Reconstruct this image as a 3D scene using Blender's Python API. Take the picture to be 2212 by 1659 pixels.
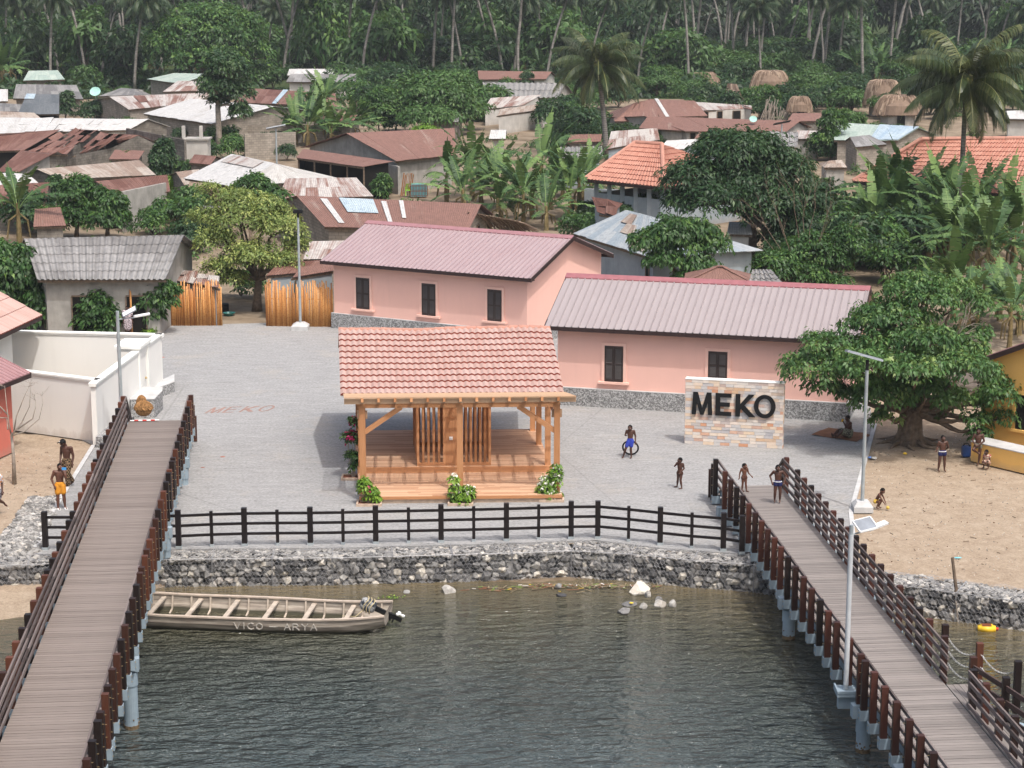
import bpy, bmesh, math, random
import numpy as np
from mathutils import Vector, Matrix
from mathutils.noise import noise as pnoise

for o in list(bpy.data.objects): bpy.data.objects.remove(o)
SC = bpy.context.scene
COL = SC.collection

# ------------------------------------------------------------------ camera, sky, sun, exposure
CAMH, FPX, PITCH = 19.0, 4473.0, 12.0          # metres above the plaza, focal length on a 2212 px wide picture, degrees down
cam_d = bpy.data.cameras.new('camera'); cam = bpy.data.objects.new('camera', cam_d); COL.objects.link(cam)
cam.location = (0, 0, CAMH); cam.rotation_euler = (math.radians(90-PITCH), 0, 0)
cam_d.sensor_fit = 'HORIZONTAL'; cam_d.sensor_width = 36; cam_d.lens = 36*FPX/2212
cam_d.clip_start = 1; cam_d.clip_end = 4000
SC.camera = cam

SUNV = Vector((.27, -.45, 1.0)).normalized()    # towards the sun
sun_el = math.asin(SUNV.z); sun_az = math.atan2(SUNV.x, SUNV.y)
W = bpy.data.worlds.new('World'); SC.world = W; W.use_nodes = True
nt = W.node_tree; bg = nt.nodes['Background']
sky = nt.nodes.new('ShaderNodeTexSky'); sky.sky_type = 'NISHITA'; sky.sun_disc = False
sky.sun_elevation = sun_el; sky.sun_rotation = sun_az; sky.air_density = 1.5; sky.dust_density = 9.0; sky.ozone_density = 3.0
nt.links.new(sky.outputs[0], bg.inputs[0]); bg.inputs[1].default_value = 0.15
sd = bpy.data.lights.new('sun', 'SUN'); sd.energy = 2.0; sd.angle = math.radians(0.9); sd.color = (1, .985, .96)
so = bpy.data.objects.new('sun', sd); COL.objects.link(so); so.rotation_euler = SUNV.to_track_quat('Z', 'Y').to_euler()
so.location = (20, -30, 80)
SC.view_settings.view_transform = 'Standard'; SC.view_settings.look = 'None'
SC.view_settings.exposure = 0.46; SC.view_settings.gamma = 1.0
SC.render.engine = 'CYCLES'
SC.cycles.max_bounces = 6; SC.cycles.transparent_max_bounces = 8; SC.cycles.volume_bounces = 0

# ------------------------------------------------------------------ measuring: a photo point at a known height -> a place on the ground
_p = math.radians(PITCH); _c, _s = math.cos(_p), math.sin(_p)
def ray(x, y):
    u = (x-1106)/FPX; v = (829.5-y)/FPX
    return Vector((u, _c+v*_s, -_s+v*_c))
def at(x, y, z=0.0):
    r = ray(x, y); t = (z-CAMH)/r.z
    return Vector((r.x*t, r.y*t, z))
def atY(x, y, Y):
    r = ray(x, y); t = Y/r.y
    return Vector((r.x*t, Y, CAMH+r.z*t))
def lerp(a, b, t): return a+(b-a)*t

# ------------------------------------------------------------------ object helpers
def tag(o, label=None, cat=None, group=None, kind=None):
    if label: o['label'] = label
    if cat: o['category'] = cat
    if group: o['group'] = group
    if kind: o['kind'] = kind
    return o
def empty(name, loc=(0, 0, 0), label=None, cat=None, group=None, rz=0):
    o = bpy.data.objects.new(name, None); COL.objects.link(o); o.location = loc; o.rotation_euler = (0, 0, rz)
    o.empty_display_size = .2
    return tag(o, label, cat, group)
def copy_tree(o, parent=None):
    c = o.copy(); COL.objects.link(c); c.parent = parent
    for ch in [q for q in bpy.data.objects if q.parent == o]: copy_tree(ch, c)
    return c
KIDS = {}
def copy_thing(root, loc, rz=0, sc=1.0, label=None, group=None):
    """a copy of a thing with copies of its parts and sub-parts"""
    r = root.copy(); COL.objects.link(r); r.location = loc; r.rotation_euler = (0, 0, rz)
    r.scale = (sc, sc, sc) if not hasattr(sc, '__len__') else sc
    if label: r['label'] = label
    if group: r['group'] = group
    for ch in list(root.children):
        c = ch.copy(); COL.objects.link(c); c.parent = r
        for g in ch.children:
            d = g.copy(); COL.objects.link(d); d.parent = c
    return r

class MB:
    """collects shapes, links them as ONE mesh object. rc = (u, v, tint) for every vertex, read by materials."""
    def __init__(s): s.v = []; s.f = []; s.rc = []; s.mi = []; s.cur = 0; s.tint = None
    def add(s, vs, fs, rc=None):
        b = len(s.v); t = s.tint if s.tint is not None else random.random()
        s.v += [tuple(v) for v in vs]
        s.rc += [tuple(r) for r in rc] if rc else [(v[0]+v[1]*.7, v[2], t) for v in vs]
        s.f += [tuple(i+b for i in f) for f in fs]; s.mi += [s.cur]*len(fs)
    def box(s, lo, hi, M=None, rcfun=None):
        x0, y0, z0 = lo; x1, y1, z1 = hi
        vs = [Vector(p) for p in ((x0,y0,z0),(x1,y0,z0),(x1,y1,z0),(x0,y1,z0),(x0,y0,z1),(x1,y0,z1),(x1,y1,z1),(x0,y1,z1))]
        if M is not None: vs = [M(v) if callable(M) else M @ v for v in vs]
        s.add(vs, [(3,2,1,0),(4,5,6,7),(0,1,5,4),(1,2,6,5),(2,3,7,6),(3,0,4,7)])
    def bar(s, a, b, w, h, up=(0,0,1)):
        """box from a to b, w across, h along up, centred"""
        a = Vector(a); b = Vector(b); d = (b-a).normalized(); up = Vector(up)
        sd_ = d.cross(up)
        if sd_.length < 1e-4: sd_ = d.cross(Vector((0,1,0)))
        sd_.normalize(); u = sd_.cross(d)
        vs = []
        for p in (a, b):
            for sx, sz in ((-1,-1),(1,-1),(1,1),(-1,1)): vs.append(p+sd_*(sx*w/2)+u*(sz*h/2))
        L = (b-a).length; t = s.tint if s.tint is not None else random.random()
        rc = [(0, .0, t), (0, w, t), (0, w+h, t), (0, h, t), (L, 0, t), (L, w, t), (L, w+h, t), (L, h, t)]
        s.add(vs, [(3,2,1,0),(4,5,6,7),(0,1,5,4),(1,2,6,5),(2,3,7,6),(3,0,4,7)], rc)
    def tube(s, pts, rads, n=8, cap=True):
        pts = [Vector(p) for p in pts]
        if not hasattr(rads, '__len__'): rads = [rads]*len(pts)
        vs = []; rc = []; t = s.tint if s.tint is not None else random.random(); L = 0
        ref = Vector((0,0,1)) if abs((pts[-1]-pts[0]).normalized().z) < .9 else Vector((1,0,0))
        for i, p in enumerate(pts):
            d = (pts[min(i+1, len(pts)-1)]-pts[max(i-1, 0)]).normalized()
            a = d.cross(ref).normalized(); b = d.cross(a)
            if i: L += (p-pts[i-1]).length
            for k in range(n):
                an = 2*math.pi*k/n
                vs.append(p+(a*math.cos(an)+b*math.sin(an))*rads[i]); rc.append((an*rads[i], L, t))
        fs = []
        for i in range(len(pts)-1):
            for k in range(n):
                k2 = (k+1) % n; fs.append((i*n+k, i*n+k2, (i+1)*n+k2, (i+1)*n+k))
        if cap: fs.append(tuple(range(n))[::-1]); fs.append(tuple((len(pts)-1)*n+k for k in range(n)))
        s.add(vs, fs, rc)
    def lathe(s, prof, c=(0,0,0), n=16):
        c = Vector(c); vs = []; fs = []
        for r, z in prof:
            for k in range(n):
                an = 2*math.pi*k/n; vs.append(c+Vector((r*math.cos(an), r*math.sin(an), z)))
        for i in range(len(prof)-1):
            for k in range(n):
                k2 = (k+1) % n; fs.append((i*n+k, i*n+k2, (i+1)*n+k2, (i+1)*n+k))
        fs.append(tuple(range(n))[::-1]); fs.append(tuple((len(prof)-1)*n+k for k in range(n)))
        s.add(vs, fs)
    def ball(s, c, r, n=8, sc=(1,1,1), M=None):
        c = Vector(c); vs = []; fs = []; m = max(3, n//2)
        for i in range(m+1):
            th = math.pi*i/m
            for k in range(n):
                an = 2*math.pi*k/n
                q = Vector((math.sin(th)*math.cos(an)*sc[0], math.sin(th)*math.sin(an)*sc[1], math.cos(th)*sc[2]))*r
                if M: q = M @ q
                vs.append(c+q)
        for i in range(m):
            for k in range(n):
                k2 = (k+1) % n; fs.append(((i+1)*n+k, (i+1)*n+k2, i*n+k2, i*n+k))
        s.add(vs, fs)
    def prism(s, poly, z0, z1):
        n = len(poly); vs = [(p[0], p[1], z0) for p in poly]+[(p[0], p[1], z1) for p in poly]
        fs = [tuple(range(n))[::-1], tuple(range(n, 2*n))]+[(i, (i+1) % n, n+(i+1) % n, n+i) for i in range(n)]
        s.add(vs, fs)
    def quad(s, pts, rc=None): s.add(pts, [tuple(range(len(pts)))], rc)
    def build(s, name, mats, parent=None, smooth=False, weld=False):
        me = bpy.data.meshes.new(name); me.from_pydata(s.v, [], s.f)
        if not isinstance(mats, (list, tuple)): mats = [mats]
        for m in mats: me.materials.append(m)
        if len(mats) > 1: me.polygons.foreach_set('material_index', s.mi)
        a = me.attributes.new('rc', 'FLOAT_VECTOR', 'POINT'); a.data.foreach_set('vector', np.array(s.rc, dtype=np.float32).ravel())
        if smooth: me.polygons.foreach_set('use_smooth', [True]*len(me.polygons))
        if weld:
            bm = bmesh.new(); bm.from_mesh(me); bmesh.ops.remove_doubles(bm, verts=bm.verts, dist=1e-4); bm.to_mesh(me); bm.free()
        me.update()
        o = bpy.data.objects.new(name, me); COL.objects.link(o)
        if parent: o.parent = parent
        return o

def np_mesh(name, V, Fq, tint, mats, parent=None, mi=None, smooth=False):
    """fast mesh from numpy arrays of quads"""
    me = bpy.data.meshes.new(name); n = len(Fq)
    me.vertices.add(len(V)); me.vertices.foreach_set('co', V.astype(np.float32).ravel())
    me.loops.add(n*4); me.loops.foreach_set('vertex_index', Fq.astype(np.int32).ravel())
    me.polygons.add(n); me.polygons.foreach_set('loop_start', np.arange(0, n*4, 4, dtype=np.int32))
    me.polygons.foreach_set('loop_total', np.full(n, 4, dtype=np.int32))
    if not isinstance(mats, (list, tuple)): mats = [mats]
    for m in mats: me.materials.append(m)
    if mi is not None: me.polygons.foreach_set('material_index', mi.astype(np.int32))
    me.update(calc_edges=True)
    a = me.attributes.new('rc', 'FLOAT_VECTOR', 'POINT'); rc = np.zeros((len(V), 3), dtype=np.float32); rc[:, 2] = tint
    a.data.foreach_set('vector', rc.ravel())
    if smooth: me.polygons.foreach_set('use_smooth', [True]*n)
    o = bpy.data.objects.new(name, me); COL.objects.link(o)
    if parent: o.parent = parent
    return o

# ------------------------------------------------------------------ materials
def lin(c):
    return tuple(((x/255)/12.92 if x/255 <= .04045 else (((x/255)+.055)/1.055)**2.4) for x in c)+(1,)
class NM:
    def __init__(s, name, rough=.7, spec=.3):
        s.m = bpy.data.materials.new(name); s.m.use_nodes = True; s.t = s.m.node_tree; s.b = s.t.nodes['Principled BSDF']
        s.b.inputs['Roughness'].default_value = rough; s.b.inputs['Specular IOR Level'].default_value = spec
    def n(s, typ, **kw):
        x = s.t.nodes.new('ShaderNode'+typ)
        for k, v in kw.items():
            if k.startswith('i_'):
                key = k[2:]; x.inputs[int(key) if key.isdigit() else key.replace('_', ' ')].default_value = v
            else: setattr(x, k, v)
        return x
    def l(s, a, b): s.t.links.new(a, b); return b
    def mix(s, fac, a, b, mode='MIX'):
        x = s.t.nodes.new('ShaderNodeMix'); x.data_type = 'RGBA'; x.blend_type = mode
        for sock, val in ((x.inputs[0], fac), (x.inputs[6], a), (x.inputs[7], b)):
            if hasattr(val, 'is_output') or hasattr(val, 'links'): s.l(val, sock)
            else: sock.default_value = val
        return x.outputs[2]
    def obj(s, scale=(1, 1, 1)):
        g = s.n('NewGeometry'); mp = s.n('Mapping'); s.l(g.outputs['Position'], mp.inputs[0]); mp.inputs['Scale'].default_value = scale
        return mp.outputs[0]
    def local(s, scale=(1, 1, 1)):
        g = s.n('TexCoord'); mp = s.n('Mapping'); s.l(g.outputs['Object'], mp.inputs[0]); mp.inputs['Scale'].default_value = scale
        return mp.outputs[0]
    def rc(s, scale=(1, 1, 1)):
        g = s.n('Attribute', attribute_name='rc'); mp = s.n('Mapping'); s.l(g.outputs['Vector'], mp.inputs[0]); mp.inputs['Scale'].default_value = scale
        return mp.outputs[0]
    def tint(s):
        g = s.n('Attribute', attribute_name='rc'); x = s.n('SeparateXYZ'); s.l(g.outputs['Vector'], x.inputs[0]); return x.outputs[2]
    def noise(s, vec, scale, detail=4, rough=.55, dist=0):
        x = s.n('TexNoise'); s.l(vec, x.inputs['Vector']); x.inputs['Scale'].default_value = scale
        x.inputs['Detail'].default_value = detail; x.inputs['Roughness'].default_value = rough; x.inputs['Distortion'].default_value = dist
        return x.outputs['Fac']
    def ramp(s, fac, stops):
        x = s.n('ValToRGB'); s.l(fac, x.inputs[0]); e = x.color_ramp.elements
        while len(e) > 1: e.remove(e[-1])
        e[0].position = stops[0][0]; e[0].color = stops[0][1]
        for p, c in stops[1:]:
            q = e.new(p); q.color = c
        return x.outputs[0]
    def math(s, op, a, b=0.5):
        x = s.n('Math', operation=op)
        for sock, val in ((x.inputs[0], a), (x.inputs[1], b)):
            if hasattr(val, 'links'): s.l(val, sock)
            else: sock.default_value = val
        return x.outputs[0]
    def col(s, c): s.l(c, s.b.inputs['Base Color']) if hasattr(c, 'links') else setattr(s.b.inputs['Base Color'], 'default_value', c)
    def bump(s, h, strength=.3, dist=.02):
        x = s.n('Bump'); s.l(h, x.inputs['Height']); x.inputs['Strength'].default_value = strength; x.inputs['Distance'].default_value = dist
        s.l(x.outputs[0], s.b.inputs['Normal'])
G = lambda v: (v, v, v, 1)
def plain(name, c, rough=.7, spec=.3, var=.12, scale=3.0, metal=0, bump=0):
    """one paint with slight cloudy wear"""
    k = NM(name, rough, spec); f = k.noise(k.local(), scale, 5, .6)
    d = tuple(x*(1-var) for x in c[:3])+(1,); e = tuple(min(1, x*(1+var)) for x in c[:3])+(1,)
    k.col(k.ramp(f, [(.3, d), (.7, e)])); k.b.inputs['Metallic'].default_value = metal
    if bump: k.bump(k.noise(k.local(), scale*12, 4), bump, .01)
    return k.m
def wood(name, c1, c2, rough=.65, gs=(1.2, 22, 1), tintw=.5):
    """grain along rc.u, every board its own shade"""
    k = NM(name, rough, .3); v = k.rc(gs); f = k.noise(v, 1.6, 5, .6, .4)
    t = k.tint(); m = k.math('ADD', k.math('MULTIPLY', f, 1-tintw), k.math('MULTIPLY', t, tintw))
    k.col(k.ramp(m, [(.2, c1), (.75, c2)])); k.bump(f, .15, .01); return k.m
# ------------------------------------------------------------------ material set
M = {}
# poured concrete of the plaza: brushed, blotchy, cracked
k = NM('plaza_concrete', .85, .2); p = k.obj()
a = k.noise(p, .12, 5, .6); b_ = k.noise(k.obj((.9, 3.2, 1)), 1.1, 9, .78, .6); c_ = k.noise(p, 9, 4, .7)
base = k.ramp(a, [(.3, (.165, .162, .16, 1)), (.5, (.205, .202, .202, 1)), (.72, (.25, .243, .24, 1))])
base = k.mix(.7, base, k.ramp(b_, [(.3, (.10, .097, .094, 1)), (.5, (.215, .212, .21, 1)), (.68, (.32, .314, .308, 1))]))
base = k.mix(.3, base, k.ramp(c_, [(.3, G(.12)), (.6, G(.5))]))
vor = k.n('TexVoronoi', feature='DISTANCE_TO_EDGE'); k.l(k.mix(.30, k.obj(), k.n('TexNoise', i_Scale=.8).outputs['Color']), vor.inputs['Vector']); vor.inputs['Scale'].default_value = .11
cr = k.ramp(vor.outputs[0], [(0, G(.6)), (.0025, G(1))])
base = k.mix(.45, base, cr, 'MULTIPLY')
sand_f = k.ramp(k.noise(p, .3, 6, .7), [(.55, G(0)), (.8, G(.55))])
base = k.mix(sand_f, base, (.36, .31, .25, 1)); k.col(base); k.bump(c_, .3, .01); M['plaza'] = k.m
# sand
k = NM('beach_sand', .95, .1); p = k.obj()
a = k.noise(p, .25, 6, .65); c_ = k.noise(p, 14, 4, .75); f2 = k.noise(p, 2.2, 5, .7)
base = k.ramp(a, [(.3, (.175, .128, .095, 1)), (.48, (.27, .214, .162, 1)), (.68, (.34, .285, .226, 1))])
base = k.mix(.6, base, k.ramp(f2, [(.30, (.135, .097, .068, 1)), (.5, (.235, .186, .138, 1)), (.70, (.36, .305, .24, 1))]))
base = k.mix(.3, base, k.ramp(c_, [(.35, (.2, .14, .09, 1)), (.55, (.45, .35, .25, 1)), (.8, (.7, .6, .5, 1))]))
k.col(base); k.bump(f2, .2, .05); M['sand'] = k.m
k = NM('wet_silt', .8, .3); k.col(k.ramp(k.noise(k.obj(), 3, 5, .7), [(.3, (.09, .065, .04, 1)), (.7, (.19, .145, .10, 1))])); M['silt'] = k.m
# village earth
k = NM('village_earth', .95, .1); p = k.obj()
base = k.ramp(k.noise(p, .35, 6, .65), [(.3, (.10, .075, .05, 1)), (.5, (.2, .155, .11, 1)), (.7, (.28, .23, .17, 1))])
k.col(base); k.bump(k.noise(p, 5, 5), .4, .05); M['earth'] = k.m
# forest floor
k = NM('forest_floor', .95, .1); p = k.obj()
k.col(k.ramp(k.noise(p, .5, 6, .7), [(.3, (.02, .03, .012, 1)), (.6, (.05, .07, .025, 1)), (.8, (.09, .08, .04, 1))])); M['forest'] = k.m
# lagoon water: murky brown in the shallows, dark green further out, lifted bluish to paint in sky reflection, rippled
k = NM('lagoon_water', .07, .5); g = k.n('NewGeometry'); x = k.n('SeparateXYZ'); k.l(g.outputs['Position'], x.inputs[0])
at_ = k.n('Attribute', attribute_name='rc'); sx = k.n('SeparateXYZ'); k.l(at_.outputs['Vector'], sx.inputs[0])
wob = k.math('ADD', sx.outputs[0], k.math('MULTIPLY', k.math('SUBTRACT', k.noise(k.obj((.6, 1, 1)), .35, 4, .6), .5), 4.5))
k.col(k.ramp(k.math('DIVIDE', wob, 22.0), [(0, (.13, .105, .065, 1)), (.06, (.09, .076, .046, 1)), (.2, (.062, .062, .043, 1)), (.42, (.056, .068, .064, 1)), (.9, (.052, .074, .084, 1))]))
k.b.inputs['IOR'].default_value = 1.333
def warp(vec, sc, am):
    q = k.n('TexNoise'); k.l(vec, q.inputs['Vector']); q.inputs['Scale'].default_value = sc; q.inputs['Detail'].default_value = 2
    sb = k.n('VectorMath', operation='MULTIPLY_ADD'); k.l(q.outputs['Color'], sb.inputs[0]); sb.inputs[1].default_value = (am, am, 0); k.l(vec, sb.inputs[2]); return sb.outputs[0]
mp1 = k.n('Mapping'); k.l(g.outputs['Position'], mp1.inputs[0]); mp1.inputs['Rotation'].default_value = (0, 0, math.radians(-24)); mp1.inputs['Scale'].default_value = (.60, 1.6, 1)
mp2 = k.n('Mapping'); k.l(g.outputs['Position'], mp2.inputs[0]); mp2.inputs['Rotation'].default_value = (0, 0, math.radians(18)); mp2.inputs['Scale'].default_value = (1.25, 2.6, 1)
w1 = k.noise(warp(mp1.outputs[0], .8, .9), 1.25, 3, .5, .3); w2 = k.noise(warp(mp2.outputs[0], .8, .6), 1.9, 3, .55)
w3 = k.noise(k.obj((1, 1.6, 1)), 7, 2, .5)
cal = k.ramp(k.noise(k.obj(), .09, 3, .5), [(.3, G(.45)), (.62, G(1))])
shal = k.ramp(k.math('DIVIDE', sx.outputs[0], 6.0), [(0, G(.1)), (.35, G(.35)), (1, G(1))])
hh = k.math('ADD', k.math('ADD', k.math('MULTIPLY', w1, 1.0), k.math('MULTIPLY', w2, .6)), k.math('MULTIPLY', w3, .06))
hh = k.math('MULTIPLY', hh, k.math('MULTIPLY', cal, shal)); k.bump(hh, 1.0, 1.25); M['water'] = k.m
# stones
def stone(name, c1, c2, c3):
    k = NM(name, .9, .2); p = k.obj(); t = k.tint()
    base = k.ramp(t, [(.0, c1), (.5, c2), (1, c3)])
    base = k.mix(.55, base, k.ramp(k.noise(p, 9, 5, .7), [(.3, G(.06)), (.5, G(.2)), (.72, G(.55))]), 'OVERLAY')
    k.col(base); k.bump(k.noise(p, 14, 4), .5, .02); return k.m
M['rock'] = stone('granite_rubble', (.085, .085, .09, 1), (.27, .265, .26, 1), (.66, .63, .58, 1))
M['rocktop'] = stone('granite_rubble_top', (.15, .145, .14, 1), (.33, .32, .305, 1), (.56, .54, .51, 1))
k = NM('galvanised_wire', .5, .4); k.col((.30, .30, .31, 1)); k.b.inputs['Metallic'].default_value = .3; M['wire'] = k.m
# exposed aggregate plinth
def aggregate(name, lo, hi):
    k = NM(name, .9, .2); p = k.obj(); v = k.n('TexVoronoi'); k.l(p, v.inputs['Vector']); v.inputs['Scale'].default_value = 22
    sx = k.n('SeparateColor'); k.l(v.outputs['Color'], sx.inputs[0]); base = k.ramp(sx.outputs[0], [(.15, G(lo)), (.6, G((lo+hi)/2)), (.9, G(hi))])
    k.col(k.mix(.3, base, k.ramp(k.noise(p, 1.0, 5), [(.3, G(.17)), (.7, G(.34))]))); k.bump(v.outputs['Distance'], .4, .02); return k.m
M['aggregate'] = aggregate('exposed_aggregate', .09, .5)
M['agg_top'] = plain('cement_coping', (.44, .44, .44, 1), .85, .2, .15, 2)
# render / plaster walls
def plaster(name, c, dirt=.12, sc=.5):
    k = NM(name, .85, .2); p = k.obj(); f = k.noise(p, sc, 5, .6); g_ = k.noise(k.obj((3, 3, .5)), 1.2, 5, .65)
    d = tuple(q*(1-dirt) for q in c[:3])+(1,); e = tuple(min(1, q*(1+dirt*.6)) for q in c[:3])+(1,)
    base = k.ramp(f, [(.3, d), (.7, e)]); base = k.mix(.35, base, k.ramp(g_, [(.3, d), (.6, c)]))
    sx = k.n('SeparateXYZ'); k.l(k.rc(), sx.inputs[0]); st = k.noise(k.rc((2.4, .16, 0)), 1.0, 5, .7); zf = k.math('ADD', sx.outputs[1], k.math('MULTIPLY', st, 1.4))
    base = k.mix(k.ramp(zf, [(.75, G(.34)), (1.0, G(.10)), (1.0, G(0))]), base, (.30, .25, .21, 1)); base = k.mix(k.ramp(st, [(.55, G(0)), (.75, G(.22))]), base, tuple(q*.72 for q in c[:3])+(1,))
    k.col(base); k.bump(k.noise(p, 18, 3), .12, .01); return k.m
M['pink'] = plaster('pink_render', (.76, .46, .39, 1), .05)
M['cream'] = plaster('cream_render', (.74, .73, .70, 1), .04)
M['white_r'] = plaster('white_render', (.76, .76, .73, 1), .04)
M['red_r'] = plaster('terracotta_render', (.54, .16, .12, 1), .08)
M['yellow_r'] = plaster('yellow_render', (.74, .45, .14, 1), .06)
M['trim_pink'] = plain('pink_trim', (.78, .49, .41, 1), .7, .3, .05)
M['shutter'] = plain('dark_shutter', (.035, .024, .022, 1), .55, .4, .2)
M['louvre'] = plain('louvre_slats', (.065, .055, .052, 1), .55, .4, .1)
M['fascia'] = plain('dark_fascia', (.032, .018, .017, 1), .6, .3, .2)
# painted ribbed metal
def ribmetal(name, c, fade):
    k = NM(name, .5, .35); v = k.rc((1, 1, 1)); t = k.tint()
    base = k.ramp(k.noise(k.rc((4, .5, 1)), 1.4, 5, .6), [(.3, c), (.75, fade)]); base = k.mix(k.math('MULTIPLY', t, 1.0), base, tuple(q*.74 for q in c[:3])+(1,))
    base = k.mix(.3, base, k.ramp(k.noise(k.rc((1, 1, 0)), .5, 4), [(.35, c), (.7, fade)])); k.col(base); return k.m
M['rib_pink'] = ribmetal('faded_pink_sheet', (.30, .213, .222, 1), (.35, .275, .285, 1))
M['rib_pale'] = ribmetal('pale_pink_sheet', (.275, .235, .238, 1), (.315, .275, .278, 1))
M['rib_red'] = ribmetal('dull_red_sheet', (.27, .135, .14, 1), (.35, .22, .225, 1))
M['ridge_pink'] = plain('pink_ridge_cap', (.28, .14, .15, 1), .5, .35, .15)
M['ridge_red'] = plain('red_ridge_cap', (.27, .105, .115, 1), .5, .35, .15)
# clay tiles: per tile shade, dark bleeding streaks
def tiles(name, c1, c2, edge):
    k = NM(name, .75, .25); t = k.tint(); base = k.ramp(t, [(0, c1), (1, c2)])
    st = k.ramp(k.noise(k.rc((7, .35, 0)), 2.2, 4, .7), [(.66, G(0)), (.74, G(.35))])
    base = k.mix(st, base, (.13, .10, .09, 1)); base = k.mix(.25, base, k.ramp(k.noise(k.rc((1, 1, 0)), .8, 4), [(.3, c1), (.7, c2)])); k.col(base); return k.m
M['tile'] = tiles('clay_tile_salmon', (.35, .225, .195, 1), (.42, .30, .27, 1), None)
M['tile_edge'] = plain('clay_tile_edge', (.22, .05, .035, 1), .8, .2, .2)
M['tile_or'] = tiles('clay_tile_orange', (0.3360, 0.1428, 0.1008, 1), (0.4200, 0.2184, 0.1638, 1), None)
M['tile_ridge'] = plain('clay_ridge_tile', (.40, .20, .15, 1), .7, .3, .12)
# timber
M['teak'] = wood('orange_teak', (.27, .11, .04, 1), (.54, .27, .13, 1), .6)
M['teak_deck'] = wood('pale_decking', (.40, .22, .13, 1), (.58, .37, .24, 1), .6, (.8, 30, 1), .7)
M['teak_pale'] = wood('sun_bleached_timber', (.36, .22, .13, 1), (.50, .34, .22, 1), .7)
M['deck'] = wood('weathered_decking', (.135, .110, .098, 1), (.235, .198, .178, 1), .75, (1.0, 26, 1), .25)
M['deck_grey'] = wood('grey_decking', (.13, .115, .108, 1), (.265, .236, .22, 1), .75, (1.0, 26, 1), .25)
M['post'] = wood('dark_stained_post', (.012, .007, .006, 1), (.10, .034, .018, 1), .5, (1.0, 20, 1), .8)
M['post2'] = wood('black_brown_post', (.012, .007, .006, 1), (.07, .024, .016, 1), .5, (1.0, 20, 1), .75)
M['rail'] = wood('weathered_rail', (.055, .04, .037, 1), (.19, .155, .145, 1), .7, (.8, 18, 1), .5)
M['rail_dark'] = wood('dark_rail', (.016, .009, .008, 1), (.07, .045, .04, 1), .6, (.8, 18, 1), .5)
M['black_w'] = plain('black_painted_timber', (.012, .008, .008, 1), .5, .35, .3)
M['bluegrey'] = plain('blue_grey_paint', (.25, .315, .365, 1), .55, .35, .14, 2)
M['steel'] = plain('galvanised_pole', (.36, .40, .42, 1), .45, .5, .15, 4, .3)
M['white_p'] = plain('white_paint', (.72, .72, .72, 1), .6, .3, .08)
M['red_p'] = plain('red_paint', (.5, .03, .02, 1), .6, .3, .1)
M['panel'] = plain('solar_cells', (.20, .22, .25, 1), .35, .5, .2)
M['panel_dark'] = plain('lamp_body', (.30, .33, .37, 1), .45, .5, .15)
M['black'] = plain('black_plastic', (.008, .008, .009, 1), .7, .2, .2)
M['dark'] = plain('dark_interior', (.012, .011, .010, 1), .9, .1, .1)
M['bolt'] = plain('brass_bolt', (.5, .38, .2, 1), .4, .5, .1, 4, .6)
k = NM('bamboo', .5, .35); t = k.tint(); v = k.rc(); s_ = k.n('SeparateXYZ'); k.l(v, s_.inputs[0])
nd = k.math('FRACT', k.math('ADD', k.math('MULTIPLY', s_.outputs[1], 2.9), k.math('MULTIPLY', t, 7)), 0)
base = k.ramp(k.math('ADD', k.math('MULTIPLY', t, .6), k.math('MULTIPLY', k.noise(k.rc((6, 1.5, 3)), 1.5, 3), .4)), [(.2, (.30, .115, .03, 1)), (.5, (.50, .23, .07, 1)), (.85, (.62, .34, .13, 1))])
base = k.mix(k.ramp(nd, [(0, G(.8)), (.05, G(.6)), (.07, G(0))]), base, (.22, .07, .015, 1)); k.col(base); M['bamboo'] = k.m
# corrugated village sheets: rust and galvanised patches running down the slope
def sheet(name, a, b, amount, stripes=.5, c_mid=None):
    k = NM(name, .7, .3); f1 = k.noise(k.rc((1.0, .35, 1.7)), 1.0, 6, .65); f2 = k.noise(k.rc((5.5, .22, 2)), 1.0, 4, .6); t = k.tint()
    f = k.math('ADD', k.math('ADD', k.math('MULTIPLY', f1, .50), k.math('MULTIPLY', f2, .34)), k.math('MULTIPLY', t, .16))
    r = k.ramp(f, [(max(0, amount-.07), a), (min(1, amount+.07), b)])
    wv = k.n('TexWave', bands_direction='X'); k.l(k.rc((1, .0, 0)), wv.inputs[0]); wv.inputs['Scale'].default_value = 2.1
    r = k.mix(.28, r, k.ramp(wv.outputs['Fac'], [(.2, G(.45)), (.6, G(1))]), 'MULTIPLY')
    sv = k.math('FRACT', k.math('MULTIPLY', k.n('SeparateXYZ').outputs[1], 1), 0)
    r = k.mix(.6, r, k.ramp(k.noise(k.rc((1, 1, 3)), 3.0, 5, .7), [(.3, G(.5)), (.65, G(1))]), 'MULTIPLY')
    k.col(r); k.bump(wv.outputs['Fac'], .5, .03); return k.m
rustA, rustB, galv, whit = (0.1360, 0.0600, 0.0440, 1), (0.2160, 0.1160, 0.0920, 1), (0.3520, 0.3520, 0.3440, 1), (0.5280, 0.5200, 0.5120, 1)
M['rust'] = sheet('rusted_sheet', rustA, rustB, .5)
M['rust2'] = sheet('rust_patched_sheet', rustB, (0.3360, 0.2640, 0.2240, 1), .66)
M['mixed'] = sheet('half_rusted_sheet', rustB, (0.4640, 0.4320, 0.4080, 1), .47)
M['white_s'] = sheet('whitewashed_sheet', (0.4000, 0.3760, 0.3520, 1), whit, .38)
M['tan_s'] = sheet('tan_sheet', (0.2640, 0.1920, 0.1520, 1), (0.4160, 0.3600, 0.3120, 1), .5)
M['grey_s'] = sheet('grey_sheet', (0.1520, 0.1480, 0.1480, 1), (0.2640, 0.2560, 0.2480, 1), .5)
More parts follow.
